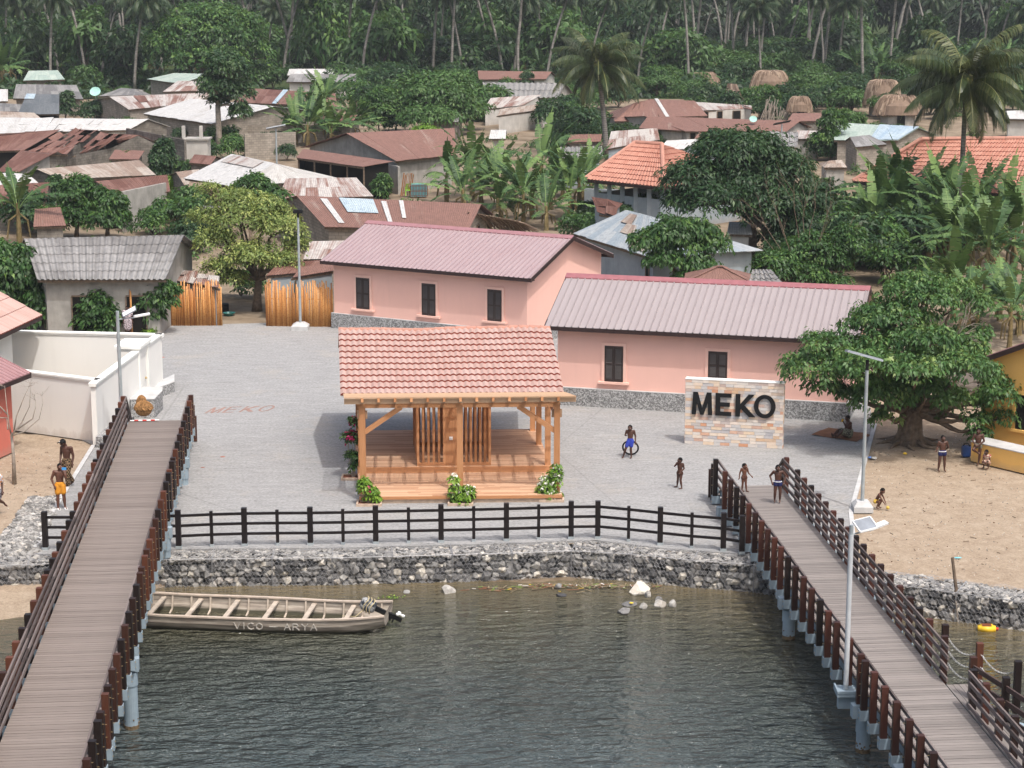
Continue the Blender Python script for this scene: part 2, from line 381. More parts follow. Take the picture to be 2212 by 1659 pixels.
M['slate'] = sheet('slate_sheet', (0.0960, 0.1080, 0.1200, 1), (0.1360, 0.1480, 0.1600, 1), .5)
M['mint'] = sheet('pale_green_sheet', (0.3200, 0.4000, 0.3600, 1), (0.4160, 0.4800, 0.4320, 1), .5)
M['blue_s'] = sheet('pale_blue_sheet', (0.3040, 0.4000, 0.4960, 1), (0.4160, 0.4960, 0.5440, 1), .5)
M['blue_w'] = sheet('washed_blue_sheet', (0.2720, 0.3200, 0.3600, 1), (0.3760, 0.4000, 0.4160, 1), .5)
M['asb'] = sheet('asbestos_cement', (0.1880, 0.1800, 0.1760, 1), (0.2880, 0.2800, 0.2760, 1), .5)
M['blue_p'] = plain('blue_tarp', (.06, .16, .42, 1), .6, .3, .2)
# block walls
def block(name, c, mort, sc=1.0, dirt=.35):
    k = NM(name, .95, .1); br = k.n('TexBrick'); k.l(k.rc((1, 1, 0)), br.inputs['Vector'])
    br.inputs['Scale'].default_value = 1; br.inputs['Brick Width'].default_value = .42*sc; br.inputs['Row Height'].default_value = .2*sc; br.inputs['Mortar Size'].default_value = .012
    br.inputs['Color1'].default_value = c; br.inputs['Color2'].default_value = tuple(q*.72 for q in c[:3])+(1,); br.inputs['Mortar'].default_value = mort
    f = k.noise(k.obj(), .9, 6, .7); r = k.mix(dirt, br.outputs['Color'], k.ramp(f, [(.35, G(.16)), (.65, G(1))]), 'MULTIPLY'); k.col(r); k.bump(br.outputs['Fac'], -.3, .02); return k.m
M['block'] = block('cement_block_wall', (.38, .335, .285, 1), (.20, .175, .15, 1))
M['block_d'] = block('stained_block_wall', (.27, .245, .215, 1), (.14, .125, .11, 1), 1.0, .6)
M['plast_g'] = plaster('grey_stained_plaster', (.34, .325, .30, 1), .4, 1.2)
M['plast_w'] = plaster('dirty_white_plaster', (.48, .46, .43, 1), .3, 1.0)
M['plast_b'] = plaster('blue_grey_plaster', (.30, .34, .37, 1), .25, 1.0)
M['thatch'] = None
k = NM('palm_thatch', .95, .1); f = k.noise(k.local((1, 1, 1)), 2.0, 6, .7); t = k.tint()
k.col(k.ramp(k.math('ADD', k.math('MULTIPLY', f, .5), k.math('MULTIPLY', t, .5)), [(.25, (.11, .075, .055, 1)), (.55, (.22, .16, .12, 1)), (.8, (.36, .28, .21, 1))])); M['thatch'] = k.m
# foliage
def foliage(name, dark, mid, light, trans=.22, rough=.5):
    k = NM(name, rough, .35); t = k.tint(); c = k.ramp(t, [(0, dark), (.5, mid), (1, light)]); k.col(c)
    tr = k.n('BsdfTranslucent'); cc = k.mix(.5, c, (light[0]*1.5, light[1]*1.5, light[2], 1)); k.l(cc, tr.inputs[0])
    mx = k.n('MixShader'); mx.inputs[0].default_value = trans; k.l(k.b.outputs[0], mx.inputs[1]); k.l(tr.outputs[0], mx.inputs[2])
    k.l(mx.outputs[0], k.t.nodes['Material Output'].inputs[0]); return k.m
M['fol'] = foliage('fig_foliage', (0.0200, 0.0584, 0.0168, 1), (0.0688, 0.1560, 0.0416, 1), (0.2208, 0.3024, 0.0920, 1))
M['fol_dark'] = foliage('dark_foliage', (0.0112, 0.0312, 0.0120, 1), (0.0272, 0.0680, 0.0240, 1), (0.0936, 0.1560, 0.0504, 1))
M['fol_mid'] = foliage('mid_foliage', (0.0152, 0.0440, 0.0128, 1), (0.0464, 0.1120, 0.0272, 1), (0.1544, 0.2536, 0.0552, 1))
M['fol_yel'] = foliage('yellow_green_foliage', (0.0552, 0.0976, 0.0256, 1), (0.1656, 0.2296, 0.0648, 1), (0.4192, 0.4488, 0.1472, 1))
M['fol_soft'] = foliage('soft_green_foliage', (0.0312, 0.0728, 0.0200, 1), (0.0608, 0.1320, 0.0320, 1), (0.1328, 0.2048, 0.0648, 1))
M['fol_lime'] = foliage('bright_green_foliage', (0.0552, 0.1368, 0.0136, 1), (0.1432, 0.2632, 0.0272, 1), (0.2872, 0.4096, 0.0552, 1))
M['fol_far'] = foliage('grove_undergrowth_foliage', (0.0088, 0.0256, 0.0088, 1), (0.0264, 0.0648, 0.0200, 1), (0.0936, 0.1560, 0.0416, 1))
M['palm'] = foliage('palm_frond', (0.0112, 0.0224, 0.0080, 1), (0.0360, 0.0576, 0.0176, 1), (0.1920, 0.1920, 0.0640, 1), .12, .4)
M['palm_far'] = foliage('grove_palm_frond', (0.0112, 0.0256, 0.0112, 1), (0.0336, 0.0624, 0.0256, 1), (0.1200, 0.1360, 0.0520, 1), .1, .5)
M['banana'] = foliage('banana_leaf', (0.0112, 0.0336, 0.0112, 1), (0.0336, 0.0800, 0.0224, 1), (0.1360, 0.2160, 0.0640, 1), .12, .6)
M['banana_far'] = foliage('far_banana_leaf', (0.0096, 0.0288, 0.0096, 1), (0.0272, 0.0680, 0.0192, 1), (0.0960, 0.1760, 0.0480, 1), .1, .6)
M['dry'] = foliage('dry_leaf', (.10, .07, .04, 1), (.22, .16, .09, 1), (.36, .28, .17, 1), .1, .8)
M['bark'] = plain('bark', (.16, .12, .09, 1), .9, .1, .4, 6, 0, .5)
M['bark_pale'] = plain('pale_bark', (.30, .26, .22, 1), .9, .1, .3, 6, 0, .5)
k = NM('palm_trunk', .9, .1); v = k.rc((1, 1, 1)); wv = k.n('TexWave', bands_direction='Y'); k.l(v, wv.inputs[0]); wv.inputs['Scale'].default_value = 1.6; wv.inputs['Distortion'].default_value = 1.0
base = k.mix(.35, k.ramp(k.noise(k.local(), 2, 5, .6), [(.3, (.15, .135, .12, 1)), (.7, (.35, .33, .305, 1))]), k.ramp(wv.outputs['Fac'], [(.2, G(.25)), (.6, G(1))]), 'MULTIPLY'); k.col(base); M['palm_bark'] = k.m
M['magenta'] = foliage('magenta_bracts', (.35, .01, .08, 1), (.55, .02, .16, 1), (.7, .08, .25, 1), .3)
M['white_fl'] = foliage('white_bracts', (.6, .6, .52, 1), (.75, .75, .68, 1), (.85, .85, .8, 1), .2)
M['soil'] = plain('red_soil', (.20, .07, .035, 1), .95, .1, .3, 8)
M['brick_p'] = plain('pale_brick', (.46, .35, .27, 1), .9, .1, .2, 5)
# people
def skin(name, c): return plain(name, c, .5, .4, .12, 8)
M['skin1'] = skin('deep_brown_skin', (.070, .030, .020, 1)); M['skin2'] = skin('brown_skin', (.11, .045, .028, 1))
M['hair'] = plain('black_hair', (.008, .007, .007, 1), .9, .1, .2)
M['eye_w'] = plain('eye_white', (.6, .58, .55, 1), .4, .4, .02)
# ================================================================== THE SETTING
random.seed(7); np.random.seed(7)
ZW = -0.95
GF = [(-40, 61.4), (-16.04, 62.25), (-10.82, 62.95), (-5.42, 63.1), (-.18, 63.6), (2.74, 64.0), (4.69, 63.1), (7.79, 62.3), (11.67, 60.3), (15.17, 58.6), (19.5, 56.4), (45, 44)]   # front top edge of the gabions
def gf(x):
    for (a, b), (c, d) in zip(GF, GF[1:]):
        if a <= x <= c: return b+(d-b)*(x-a)/(c-a)
    return GF[-1][1]
def gback(x): return gf(x)+ (1.25 if x < 12 else 1.45)
# water sheet; rc.u = distance from the shore
xs = np.arange(-44, 46, .5); ys_t = np.linspace(0, 1, 60)
V = []; RC = []
for x in xs:
    f = gf(float(np.clip(x, -40, 45)))+.4
    for t in ys_t:
        y = 25+(f-25)*t; d = (f-y)
        e = 0 if x > -13 else (-13-x)*.35
        V.append((x, y, ZW)); RC.append((max(0, d-.4-e*1.6), 0, 0))
nx, ny = len(xs), len(ys_t)
F = [(i*ny+j, (i+1)*ny+j, (i+1)*ny+j+1, i*ny+j+1) for i in range(nx-1) for j in range(ny-1)]
mb = MB(); mb.add(V, F, RC); tag(mb.build('water', M['water'], smooth=True), kind='structure')
# village ground, reaching beyond the forest
mb = MB(); pts = [(x, gback(x)-.35) for x in (-40, -16, -10.8, -5.4, -.2, 2.7, 4.7, 7.8, 11.7, 15.2, 19.5, 45)]
poly = [(x, y, -.09) for x, y in pts]+[(140, 44, -.09), (140, 262, -.09), (-140, 262, -.09), (-140, 60, -.09)]
mb.quad(poly); tag(mb.build('ground', M['earth']), kind='structure')
mb = MB(); mb.quad([(-140, 262, -.09), (140, 262, -.09), (900, 1500, -.09), (-900, 1500, -.09)]); tag(mb.build('forest_ground', M['forest']), kind='structure')
# sandy yards left and right, gently uneven
def sandpatch(name, poly, z, step=.6, amp=.06):
    x0 = min(p[0] for p in poly); x1 = max(p[0] for p in poly); y0 = min(p[1] for p in poly); y1 = max(p[1] for p in poly)
    bm = bmesh.new(); vs = [bm.verts.new((p[0], p[1], z)) for p in poly]; bm.faces.new(vs)
    for i in range(1, int((x1-x0)/step)+1):
        bmesh.ops.bisect_plane(bm, geom=bm.verts[:]+bm.edges[:]+bm.faces[:], plane_co=(x0+i*step, 0, 0), plane_no=(1, 0, 0))
    for i in range(1, int((y1-y0)/step)+1):
        bmesh.ops.bisect_plane(bm, geom=bm.verts[:]+bm.edges[:]+bm.faces[:], plane_co=(0, y0+i*step, 0), plane_no=(0, 1, 0))
    for v in bm.verts: v.co.z = z+amp*pnoise(Vector((v.co.x*.35, v.co.y*.35, 3)))
    me = bpy.data.meshes.new(name); bm.to_mesh(me); bm.free(); me.materials.append(M['sand'])
    for p in me.polygons: p.use_smooth = True
    o = bpy.data.objects.new(name, me); COL.objects.link(o); tag(o, kind='structure'); return o
A = lambda x, y, z=0: tuple(at(x, y, z)[:2])
bord_r = [A(1820, 1180), A(1833, 1106), A(1886, 916)]
sandpatch('sand_yard', [(bord_r[0][0]+.02, gback(10.5)-.3), (12, gback(12)-.3), (15.2, gback(15.2)-.3), (19.5, gback(19.5)-.3), (30, gback(30)-.3), (30, 100), (bord_r[2][0]+1.2, 100), (bord_r[2][0]+.02, bord_r[2][1]), (bord_r[1][0]+.02, bord_r[1][1])], -.045, .7, .035)
bl = [(-15.2, 63.6), A(113, 1115), A(207, 963)]
sandpatch('sand_yard.001', [(-40, gback(-40)-.3), (-16, gback(-16)-.3), (bl[0][0]-.02, gback(-15.2)-.3), (bl[1][0]-.02, bl[1][1]), (bl[2][0]-.02, bl[2][1]), (-16.2, 80), (-40, 80)], -.05, .7, .04)
# sloping beach in the left corner and the silt bank under the middle of the wall
def slope_sand(name, cols, mat='sand'):
    V = []; n = len(cols[0]); F = []
    for c in cols: V += c
    for i in range(len(cols)-1):
        for j in range(n-1): F.append((i*n+j, (i+1)*n+j, (i+1)*n+j+1, i*n+j+1))
    mb = MB(); mb.add(V, F); tag(mb.build(name, M[mat], smooth=True), kind='structure')
cols = []
for i in range(40):
    x = -34+i*.62; e = max(0, min(1, (-10.5-x)/4)); w = 3.9*e+.05
    cols.append([(x, gf(x)+.5-(w+.5)*t+.25*pnoise(Vector((x*.5, t*3, 1)))*t, -.62*0-.66-(.42+.12*(1-e))*t+.03*pnoise(Vector((x, t*4, 7)))) for t in np.linspace(0, 1.15, 12)])
slope_sand('beach', cols)
cols = []
for i in range(40):
    x = -3+i*.22; e = math.sin(math.pi*min(1, max(0, i/39)))**.7; w = 1.15*e
    cols.append([(x, gf(x)+.3-(w+.3)*t, -.90-.12*t+.02*pnoise(Vector((x*3, t*6, 7)))-.1*(1-e)) for t in np.linspace(0, 1.2, 12)])
slope_sand('silt_bank', cols, 'silt')
# plaza slab
pl = [(-15.2, gback(-15.2)-.28)]+[(x, gback(x)-.28) for x in (-10.8, -5.4, -.2, 2.7, 4.7, 7.8)]+[(bord_r[0][0], gback(10.3)-.28), bord_r[1], bord_r[2], (15.2, 86), (12, 108), (-1, 110), (-11.5, 104.6), A(360, 703), A(283, 724), (-16.6, 92), (-16.9, 79), bl[2], bl[1]]
mb = MB(); mb.prism(pl, -.5, 0.0); tag(mb.build('plaza', M['plaza']), kind='structure')
mb = MB()          # path of laid concrete between plaza and left sand: kerb edge line
for a_, b_ in zip([bl[2], bl[1]], [bl[1], bl[0]]): mb.bar((a_[0]-.09, a_[1], -.01), (b_[0]-.09, b_[1]+.3, -.01), .16, .1)
tag(mb.build('kerb', M['agg_top']), kind='structure')
mb = MB(); mb.bar((bord_r[0][0]+.08, gback(10.4)-.1, -.02), (bord_r[1][0]+.08, bord_r[1][1], -.02), .15, .1); mb.bar((bord_r[1][0]+.08, bord_r[1][1], -.02), (bord_r[2][0]+.08, bord_r[2][1], -.02), .15, .1)
tag(mb.build('kerb.001', M['agg_top']), kind='structure')

# letters cast in the paving and standing on the sign wall
def letters(mb, kind, x0, w, h, th, put):
    """strokes of one capital as flat boxes; put(u, v, d) -> point"""
    def poly(ps, d0=0.0, d1=1.0):
        n = len(ps); vs = [put(x0+p[0]*w, p[1]*h, d0) for p in ps]+[put(x0+p[0]*w, p[1]*h, d1) for p in ps]
        mb.add(vs, [tuple(range(n))[::-1], tuple(range(n, 2*n))]+[(i, (i+1) % n, n+(i+1) % n, n+i) for i in range(n)])
    t = th/w; s = th/h
    if kind == 'M':
        poly([(0, 0), (t*.92, 0), (t*1.0, .62), (t*.98, 1), (.06, 1)]); poly([(1, 0), (.94, 1), (1-t*.98, 1), (1-t*1.0, .62), (1-t*.92, 0)])
        poly([(.06, 1), (t*1.25, 1), (.5, .30), (.5, 0), (.42, 0)], 0.002, 1.004); poly([(.94, 1), (.58, 0), (.5, 0), (.5, .30), (1-t*1.25, 1)], 0.004, 1.008)
    if kind == 'E':
        poly([(0, 0), (t, 0), (t, 1), (0, 1)])
        for y in (0, .5-s*.42, 1-s*.85): poly([(t, y), (1, y), (1, y+s*.85), (t, y+s*.85)] if y != .5-s*.42 else [(t, y), (.9, y), (.9, y+s*.85), (t, y+s*.85)])
    if kind == 'K':
        poly([(0, 0), (t, 0), (t, 1), (0, 1)]); poly([(t*.9, .5), (t*.9, .28), (.70, 1), (1.0-t*.15, 1)][:0] or [(t, .30), (t, .55), (.68, 1), (1.0, 1)], .002, 1.004)
        poly([(.36, .60), (1.06, 0), (.72, 0), (.22, .42)][::-1], .004, 1.008)
    if kind == 'O':
        n = 36; vs = []; fs = []
        for i in range(n):
            a = 2*math.pi*i/n; ca, sa = math.cos(a), math.sin(a)
            for rx, ry in ((.5, .52), (.5-t*.95, .52-s*.8)):
                for d in (0, 1): vs.append(put(x0+(.5+rx*ca)*w, (.5+ry*sa)*h, d))
        for i in range(n):
            j = (i+1) % n; a, b = i*4, j*4
            fs += [(a, b, b+1, a+1), (a+3, b+3, b+2, a+2), (a+1, b+1, b+3, a+3), (a, a+2, b+2, b)]
        mb.add(vs, fs)
g0 = at(441, 893, 0); g1 = at(583, 888, 0); gd = (g1-g0); gl = gd.length; gd.normalize(); gn = Vector((-gd.y, gd.x, 0))
mb = MB(); lw = gl/4.35
gh = 1.05
for i, ch in enumerate('MEKO'):
    letters(mb, ch, i*lw*1.13, lw*(.93 if ch != 'E' else .78), gh, .10, lambda u, v, d: g0+gd*u+gn*(v+0)+gd*(v*.38)+Vector((0, 0, .003+.004*d)))
tag(mb.build('paving_letters', plain('red_inlay', (.27, .175, .15, 1), .9, .1, .2)), 'large red capitals MEKO let into the grey plaza paving', 'lettering')

# ================================================================== GABIONS
ICO = []
bm = bmesh.new(); bmesh.ops.create_icosphere(bm, subdivisions=1, radius=1); ICOV = [v.co.copy() for v in bm.verts]; ICOF = [tuple(v.index for v in f.verts) for f in bm.faces]; bm.free()
def rock(mb, c, sx, sy, sz, rnd, sub=False):
    R = Matrix.Rotation(rnd.uniform(0, 6.28), 3, 'Z') @ Matrix.Rotation(rnd.uniform(-.6, .6), 3, 'X') @ Matrix.Rotation(rnd.uniform(-.5, .5), 3, 'Y')
    cut = rnd.uniform(.55, .9); cd = Vector((rnd.uniform(-1, 1), rnd.uniform(-1, 1), rnd.uniform(-1, 1))).normalized()
    vs = []
    for v in ICOV:
        q = v*rnd.uniform(.82, 1.18); dd = q.dot(cd)
        if dd > cut: q = q-cd*(dd-cut)
        q = Vector((max(-.8, min(.8, q.x)), max(-.8, min(.8, q.y)), max(-.8, min(.8, q.z))))
        q = R @ Vector((q.x*sx, q.y*sy, q.z*sz)); vs.append(Vector(c)+q)
    t = rnd.random(); mb.add(vs, ICOF, [(0, 0, t)]*len(vs))
def hexmesh(mb, O, U, Vv, Wd, Ht, N, cell=.13, r=.0042):
    """hexagonal wire netting on the rectangle O + u U + v V, bulging along N"""
    dx = cell; dy = cell*.86
    def P(u, v):
        b = .03*math.sin(u*7)+.03*math.sin(v*9+u*3)
        return O+U*u+Vv*v+N*(.02+b)
    def seg(a, b):
        d = (b-a).normalized(); s_ = d.cross(N).normalized()*r; n_ = N*r
        mb.add([a-s_, a+s_, a+n_, b-s_, b+s_, b+n_], [(0, 3, 5, 2), (2, 5, 4, 1), (1, 4, 3, 0)], [(0, 0, 0)]*6)
    rows = int(Ht/(dy*1.0))+1; cols = int(Wd/dx)+1
    for j in range(rows):
        off = (j % 2)*dx/2
        for i in range(cols):
            x = i*dx+off; y = j*dy
            if x > Wd or y > Ht: continue
            a = P(x, y); b = P(x, min(Ht, y+dy*.42)); c = P(min(Wd, x+dx/2), min(Ht, y+dy)); d = P(max(0, x-dx/2), min(Ht, y+dy))
            seg(a, b); seg(b, c); seg(b, d)
rnd = random.Random(11)
edges = []
xg = -19.0
while xg < 22: edges.append(xg); xg += 1.9 if xg < 10 else 1.95
if True:
    first = None
    for gi, (xa, xb) in enumerate(zip(edges, edges[1:])):
        a = Vector((xa+.015, gf(xa), 0)); b = Vector((xb-.015, gf(xb), 0)); U = (b-a); L = U.length; U.normalize(); N = Vector((U.y, -U.x, 0))
        dep = 1.15
        where = 'west of the left boardwalk' if xb < -11.5 else ('under the left boardwalk' if xb < -9.4 else ('below the long black fence' if xb < 7.5 else ('under the right boardwalk' if xb < 10.8 else 'below the sand yard on the right')))
        root = empty('gabion_basket', tuple(a+U*(L/2)-N*.5+Vector((0, 0, -1.0))), 'wire basket of grey rubble in the shore wall '+where, 'gabion', 'gabion baskets of the shore wall')
        off = -root.location
        mb = MB()
        # face stones
        z = -.98
        while z < -.12:
            u = -.1; rowh = rnd.uniform(.15, .28)
            while u < L+.05:
                w = rnd.uniform(.14, .38); big = rnd.random() < .2
                rock(mb, off+a+U*u-N*(.10+rnd.uniform(0, .05))+Vector((0, 0, z)), w*.60*(1.45 if big else 1), .17, rowh*.64*(1.45 if big else 1), rnd)
                u += w*.88
            z += rowh*.84
        for _ in range(int(L*34)):           # filling behind the face
            rock(mb, off+a+U*rnd.uniform(0, L)-N*rnd.uniform(.22, .34)+Vector((0, 0, rnd.uniform(-.95, -.15))), .16, .14, .13, rnd)
        mb2 = MB()
        for _ in range(int(L*95)):           # flat top layer
            u = rnd.uniform(-.05, L+.05); w = rnd.uniform(.0, dep+.05)
            s = rnd.uniform(.06, .13); rock(mb2, off+a+U*u-N*w+Vector((0, 0, -.10+rnd.uniform(-.02, .02)+.02*min(1, w))), s*1.2, s, s*.5, rnd)
        mb.build('stones', M['rock'], root); mb2.build('top_stones', M['rocktop'], root)
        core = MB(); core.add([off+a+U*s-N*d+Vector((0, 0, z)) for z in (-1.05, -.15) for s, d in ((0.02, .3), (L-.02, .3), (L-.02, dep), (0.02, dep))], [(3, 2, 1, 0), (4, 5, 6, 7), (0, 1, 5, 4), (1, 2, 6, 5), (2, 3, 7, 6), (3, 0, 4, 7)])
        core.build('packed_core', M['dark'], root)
        wm = MB(); hexmesh(wm, off+a+N*.03+Vector((0, 0, -1.0)), U, Vector((0, 0, 1)), L, .96, N)
        hexmesh(wm, off+a+N*.02+Vector((0, 0, -.02)), U, -N, L, dep, Vector((0, 0, 1)))
        for s in (0, L): wm.tube([off+a+U*s+N*.05+Vector((0, 0, -1.0)), off+a+U*s+N*.06+Vector((0, 0, -.03)), off+a+U*s-N*dep+Vector((0, 0, 0))], .012, 4)
        wm.tube([off+a+N*.06+Vector((0, 0, -.03)), off+b+N*.06+Vector((0, 0, -.03))], .010, 4)
        wm.build('wire_netting', M['wire'], root)
# low gabion strip running back along the left edge of the paving
pa = at(119, 1080, 0); root = empty('gabion_basket', (-16.6, 67, -.3), 'flat wire gabion bed of pale rubble behind the short black fence', 'gabion')
mb = MB(); ZL = lambda y: (y-63.2)/(70.4-63.2)
for _ in range(1500):
    y = rnd.uniform(63.3, 70.3); t = ZL(y); xl = lerp(A(36, 1152)[0]-.3, A(59, 1082)[0], t); xr = lerp(A(98, 1180)[0], A(119, 1085)[0], t)
    x = rnd.uniform(xl, xr); s = rnd.uniform(.08, .16); rock(mb, Vector((x, y, -.02+rnd.uniform(-.03, .03)))-root.location, s*1.2, s, s*.5, rnd)
mb.build('top_stones', M['rocktop'], root)

# loose boulders by the shore
def boulder(px, py, w, h, lab, tone, z=ZW, seed=1):
    r = random.Random(seed); p = at(px, py, z); sc = p.y/FPX
    mb = MB(); bmv = bmesh.new(); bmesh.ops.create_icosphere(bmv, subdivisions=3, radius=1)
    sd_ = r.uniform(0, 50); cuts = [(Vector((r.uniform(-1, 1), r.uniform(-1, .6), r.uniform(-.3, 1))).normalized(), r.uniform(.5, .8)) for _ in range(7)]
    vs = []
    for v in bmv.verts:
        q = v.co*(1+.18*pnoise(v.co*1.5+Vector((sd_, 0, 0))))
        for n_, c_ in cuts:
            dd = q.dot(n_)
            if dd > c_: q = q-n_*(dd-c_)
        q = q*(1+.03*pnoise(v.co*7)); vs.append(Vector((q.x*w*sc*.62, q.y*w*sc*.5, q.z*h*sc*.62)))
    mb.add(vs, [tuple(v.index for v in f.verts) for f in bmv.faces], [(0, 0, tone)]*len(vs)); bmv.free()
    o = mb.build('boulder', M['rock']); o.location = (p.x, p.y, z+h*sc*.30); tag(o, lab, 'boulder', 'loose stones on the shore')
boulder(1380, 1281, 42, 30, 'large pale angular boulder at the foot of the gabion wall', 1.0, seed=3)
boulder(1399, 1289, 14, 18, 'small upright stone leaning beside the large pale boulder', .8, seed=4)
boulder(1424, 1310, 26, 20, 'light grey stone in the shallows with a peak', .85, seed=5)
boulder(1455, 1310, 17, 20, 'narrow brownish stone in the shallows, rightmost of the loose stones', .75, seed=6)
boulder(1422, 1297, 18, 10, 'low dark stone just behind the peaked grey stone', .45, seed=7)
boulder(1390, 1314, 15, 15, 'small round grey stone between the flat wet stones and the peaked one', .7, seed=8)
boulder(1360, 1307, 28, 9, 'flat wet stone with the yellow scrap on it', .3, seed=9)
boulder(1348, 1324, 32, 13, 'flat dark stone furthest out in the water', .45, seed=10)
boulder(969, 1279, 36, 17, 'grey wedge shaped stone at the waterline left of the debris', .8, seed=11)
boulder(880, 1281, 15, 8, 'small low stone at the waterline right of the boat', .6, seed=12)
boulder(1211, 1288, 22, 10, 'black half sunken lump in the brown shallows', .0, seed=13)
boulder(1207, 1268, 15, 12, 'small grey stone among the washed up rubbish', .5, z=-.88, seed=14)
# litter on the silt bank
r = random.Random(5)
mb = MB(); cols_ = []
lm = [plain('litter_straw', (.20, .16, .10, 1)), plain('litter_white', (.62, .6, .58, 1)), plain('litter_brown', (.2, .09, .05, 1)), plain('litter_green', (.14, .2, .05, 1)), plain('litter_yellow', (.6, .42, .05, 1))]
for i in range(230):
    x = 1150+r.gauss(80, 95); x = max(930, min(1420, x)); y = 1263+abs(r.gauss(0, 5))+(6 if x < 1120 else 0); p = at(x, y, -.90 if x > 1130 else -.93)
    mb.cur = r.choice([0, 0, 0, 1, 2, 2, 3, 3, 4 if r.random() < .3 else 0]); a = r.uniform(0, 3.14) if mb.cur != 2 else r.uniform(-.3, .3); L = r.uniform(.04, .22) if mb.cur in (0, 2) else r.uniform(.03, .10)
    d = Vector((math.cos(a), math.sin(a), 0)); p.z += r.uniform(0.0, .04); mb.bar(p-d*L, p+d*L, r.uniform(.01, .05), .012)
tag(mb.build('washed_up_litter', lm), kind='stuff')
def scrap(name, px, py, w, d, h, col, lab, cat, z=0, rz=0):
    p = at(px, py, z); mb = MB(); bm_ = bmesh.new(); bmesh.ops.create_icosphere(bm_, subdivisions=2, radius=1)
    vs = [Vector((v.co.x*w/2*(1+.3*pnoise(v.co*2+Vector((px, 0, 0)))), v.co.y*d/2, max(-.5, v.co.z)*h/2*(1+.4*pnoise(v.co*3)))) for v in bm_.verts]
    mb.add(vs, [tuple(v.index for v in f.verts) for f in bm_.faces]); bm_.free()
    o = mb.build(name, plain(name+'_paint', col, .6, .4, .1)); o.location = (p.x, p.y, z+h*.2); o.rotation_euler = (0, 0, rz); return tag(o, lab, cat)
scrap('plastic_bag', 1880, 989, .22, .18, .07, (.12, .25, .6, 1), 'crumpled blue plastic bag on the sand beside the plaza edge', 'litter')
scrap('plastic_bag', 1888, 990.5, .24, .18, .11, (.45, .45, .43, 1), 'crumpled grey plastic bag beside the blue one on the sand', 'litter')
scrap('yellow_can', 1955, 981, .16, .12, .10, (.6, .4, .03, 1), 'black and yellow scrap on the sand in the tree shadow', 'litter')
scrap('flip_flop', 2069, 1205, .26, .11, .03, (.15, .5, .6, 1), 'turquoise flip flop lying on the right sand yard', 'sandal')
scrap('leaf_litter', 481, 987, .2, .14, .03, (.28, .10, .06, 1), 'single reddish dry leaf on the plaza left of the pavilion', 'leaf', 0, .3)
scrap('leaf_litter', 438, 1010, .17, .08, .03, (.25, .08, .05, 1), 'curled brown dry leaf on the plaza beside the left boardwalk', 'leaf', 0, .3)
scrap('leaf_litter', 352, 772, .16, .12, .03, (.4, .09, .05, 1), 'small red scrap on the plaza beside the cream wall', 'leaf')
scrap('yellow_scrap', 1364, 1303, .14, .08, .05, (.7, .5, .03, 1), 'yellow scrap lying on the flat wet stone', 'litter', ZW+.1)

mb = MB(); r = random.Random(77); lm2 = [plain('shell_bits', (.62, .58, .52, 1)), plain('dead_leaf_bits', (.22, .13, .08, 1)), plain('twig_bits', (.18, .13, .09, 1)), plain('grey_pebbles', (.22, .21, .2, 1))]
for i in range(800):
    x, y = (r.uniform(1840, 2212), r.uniform(930, 1250)) if r.random() < .72 else (r.uniform(0, 200), r.uniform(950, 1120))
    q = at(x, y, -.03)
    if x > 1000 and (q.y < gback(q.x)+.3 or q.x < lerp(bord_r[0][0], bord_r[2][0], (q.y-bord_r[0][1])/(bord_r[2][1]-bord_r[0][1]))+.3): continue
    if x < 1000 and (q.x > -15.7 or q.y > 77): continue
    mb.cur = r.choice([0, 0, 0, 0, 3, 3, 3, 1, 2]); a = r.uniform(0, 3.14); L = r.uniform(.006, .022) if mb.cur in (0, 3) else r.uniform(.010, .035) if mb.cur == 1 else r.uniform(.02, .12); d = Vector((math.cos(a), math.sin(a), 0)); w_ = L*r.uniform(.5, 1.2) if mb.cur != 2 else .012
    mb.bar(q-d*L+Vector((0, 0, .01)), q+d*L+Vector((0, 0, .012)), w_, .02)
tag(mb.build('sand_litter', lm2), kind='stuff')
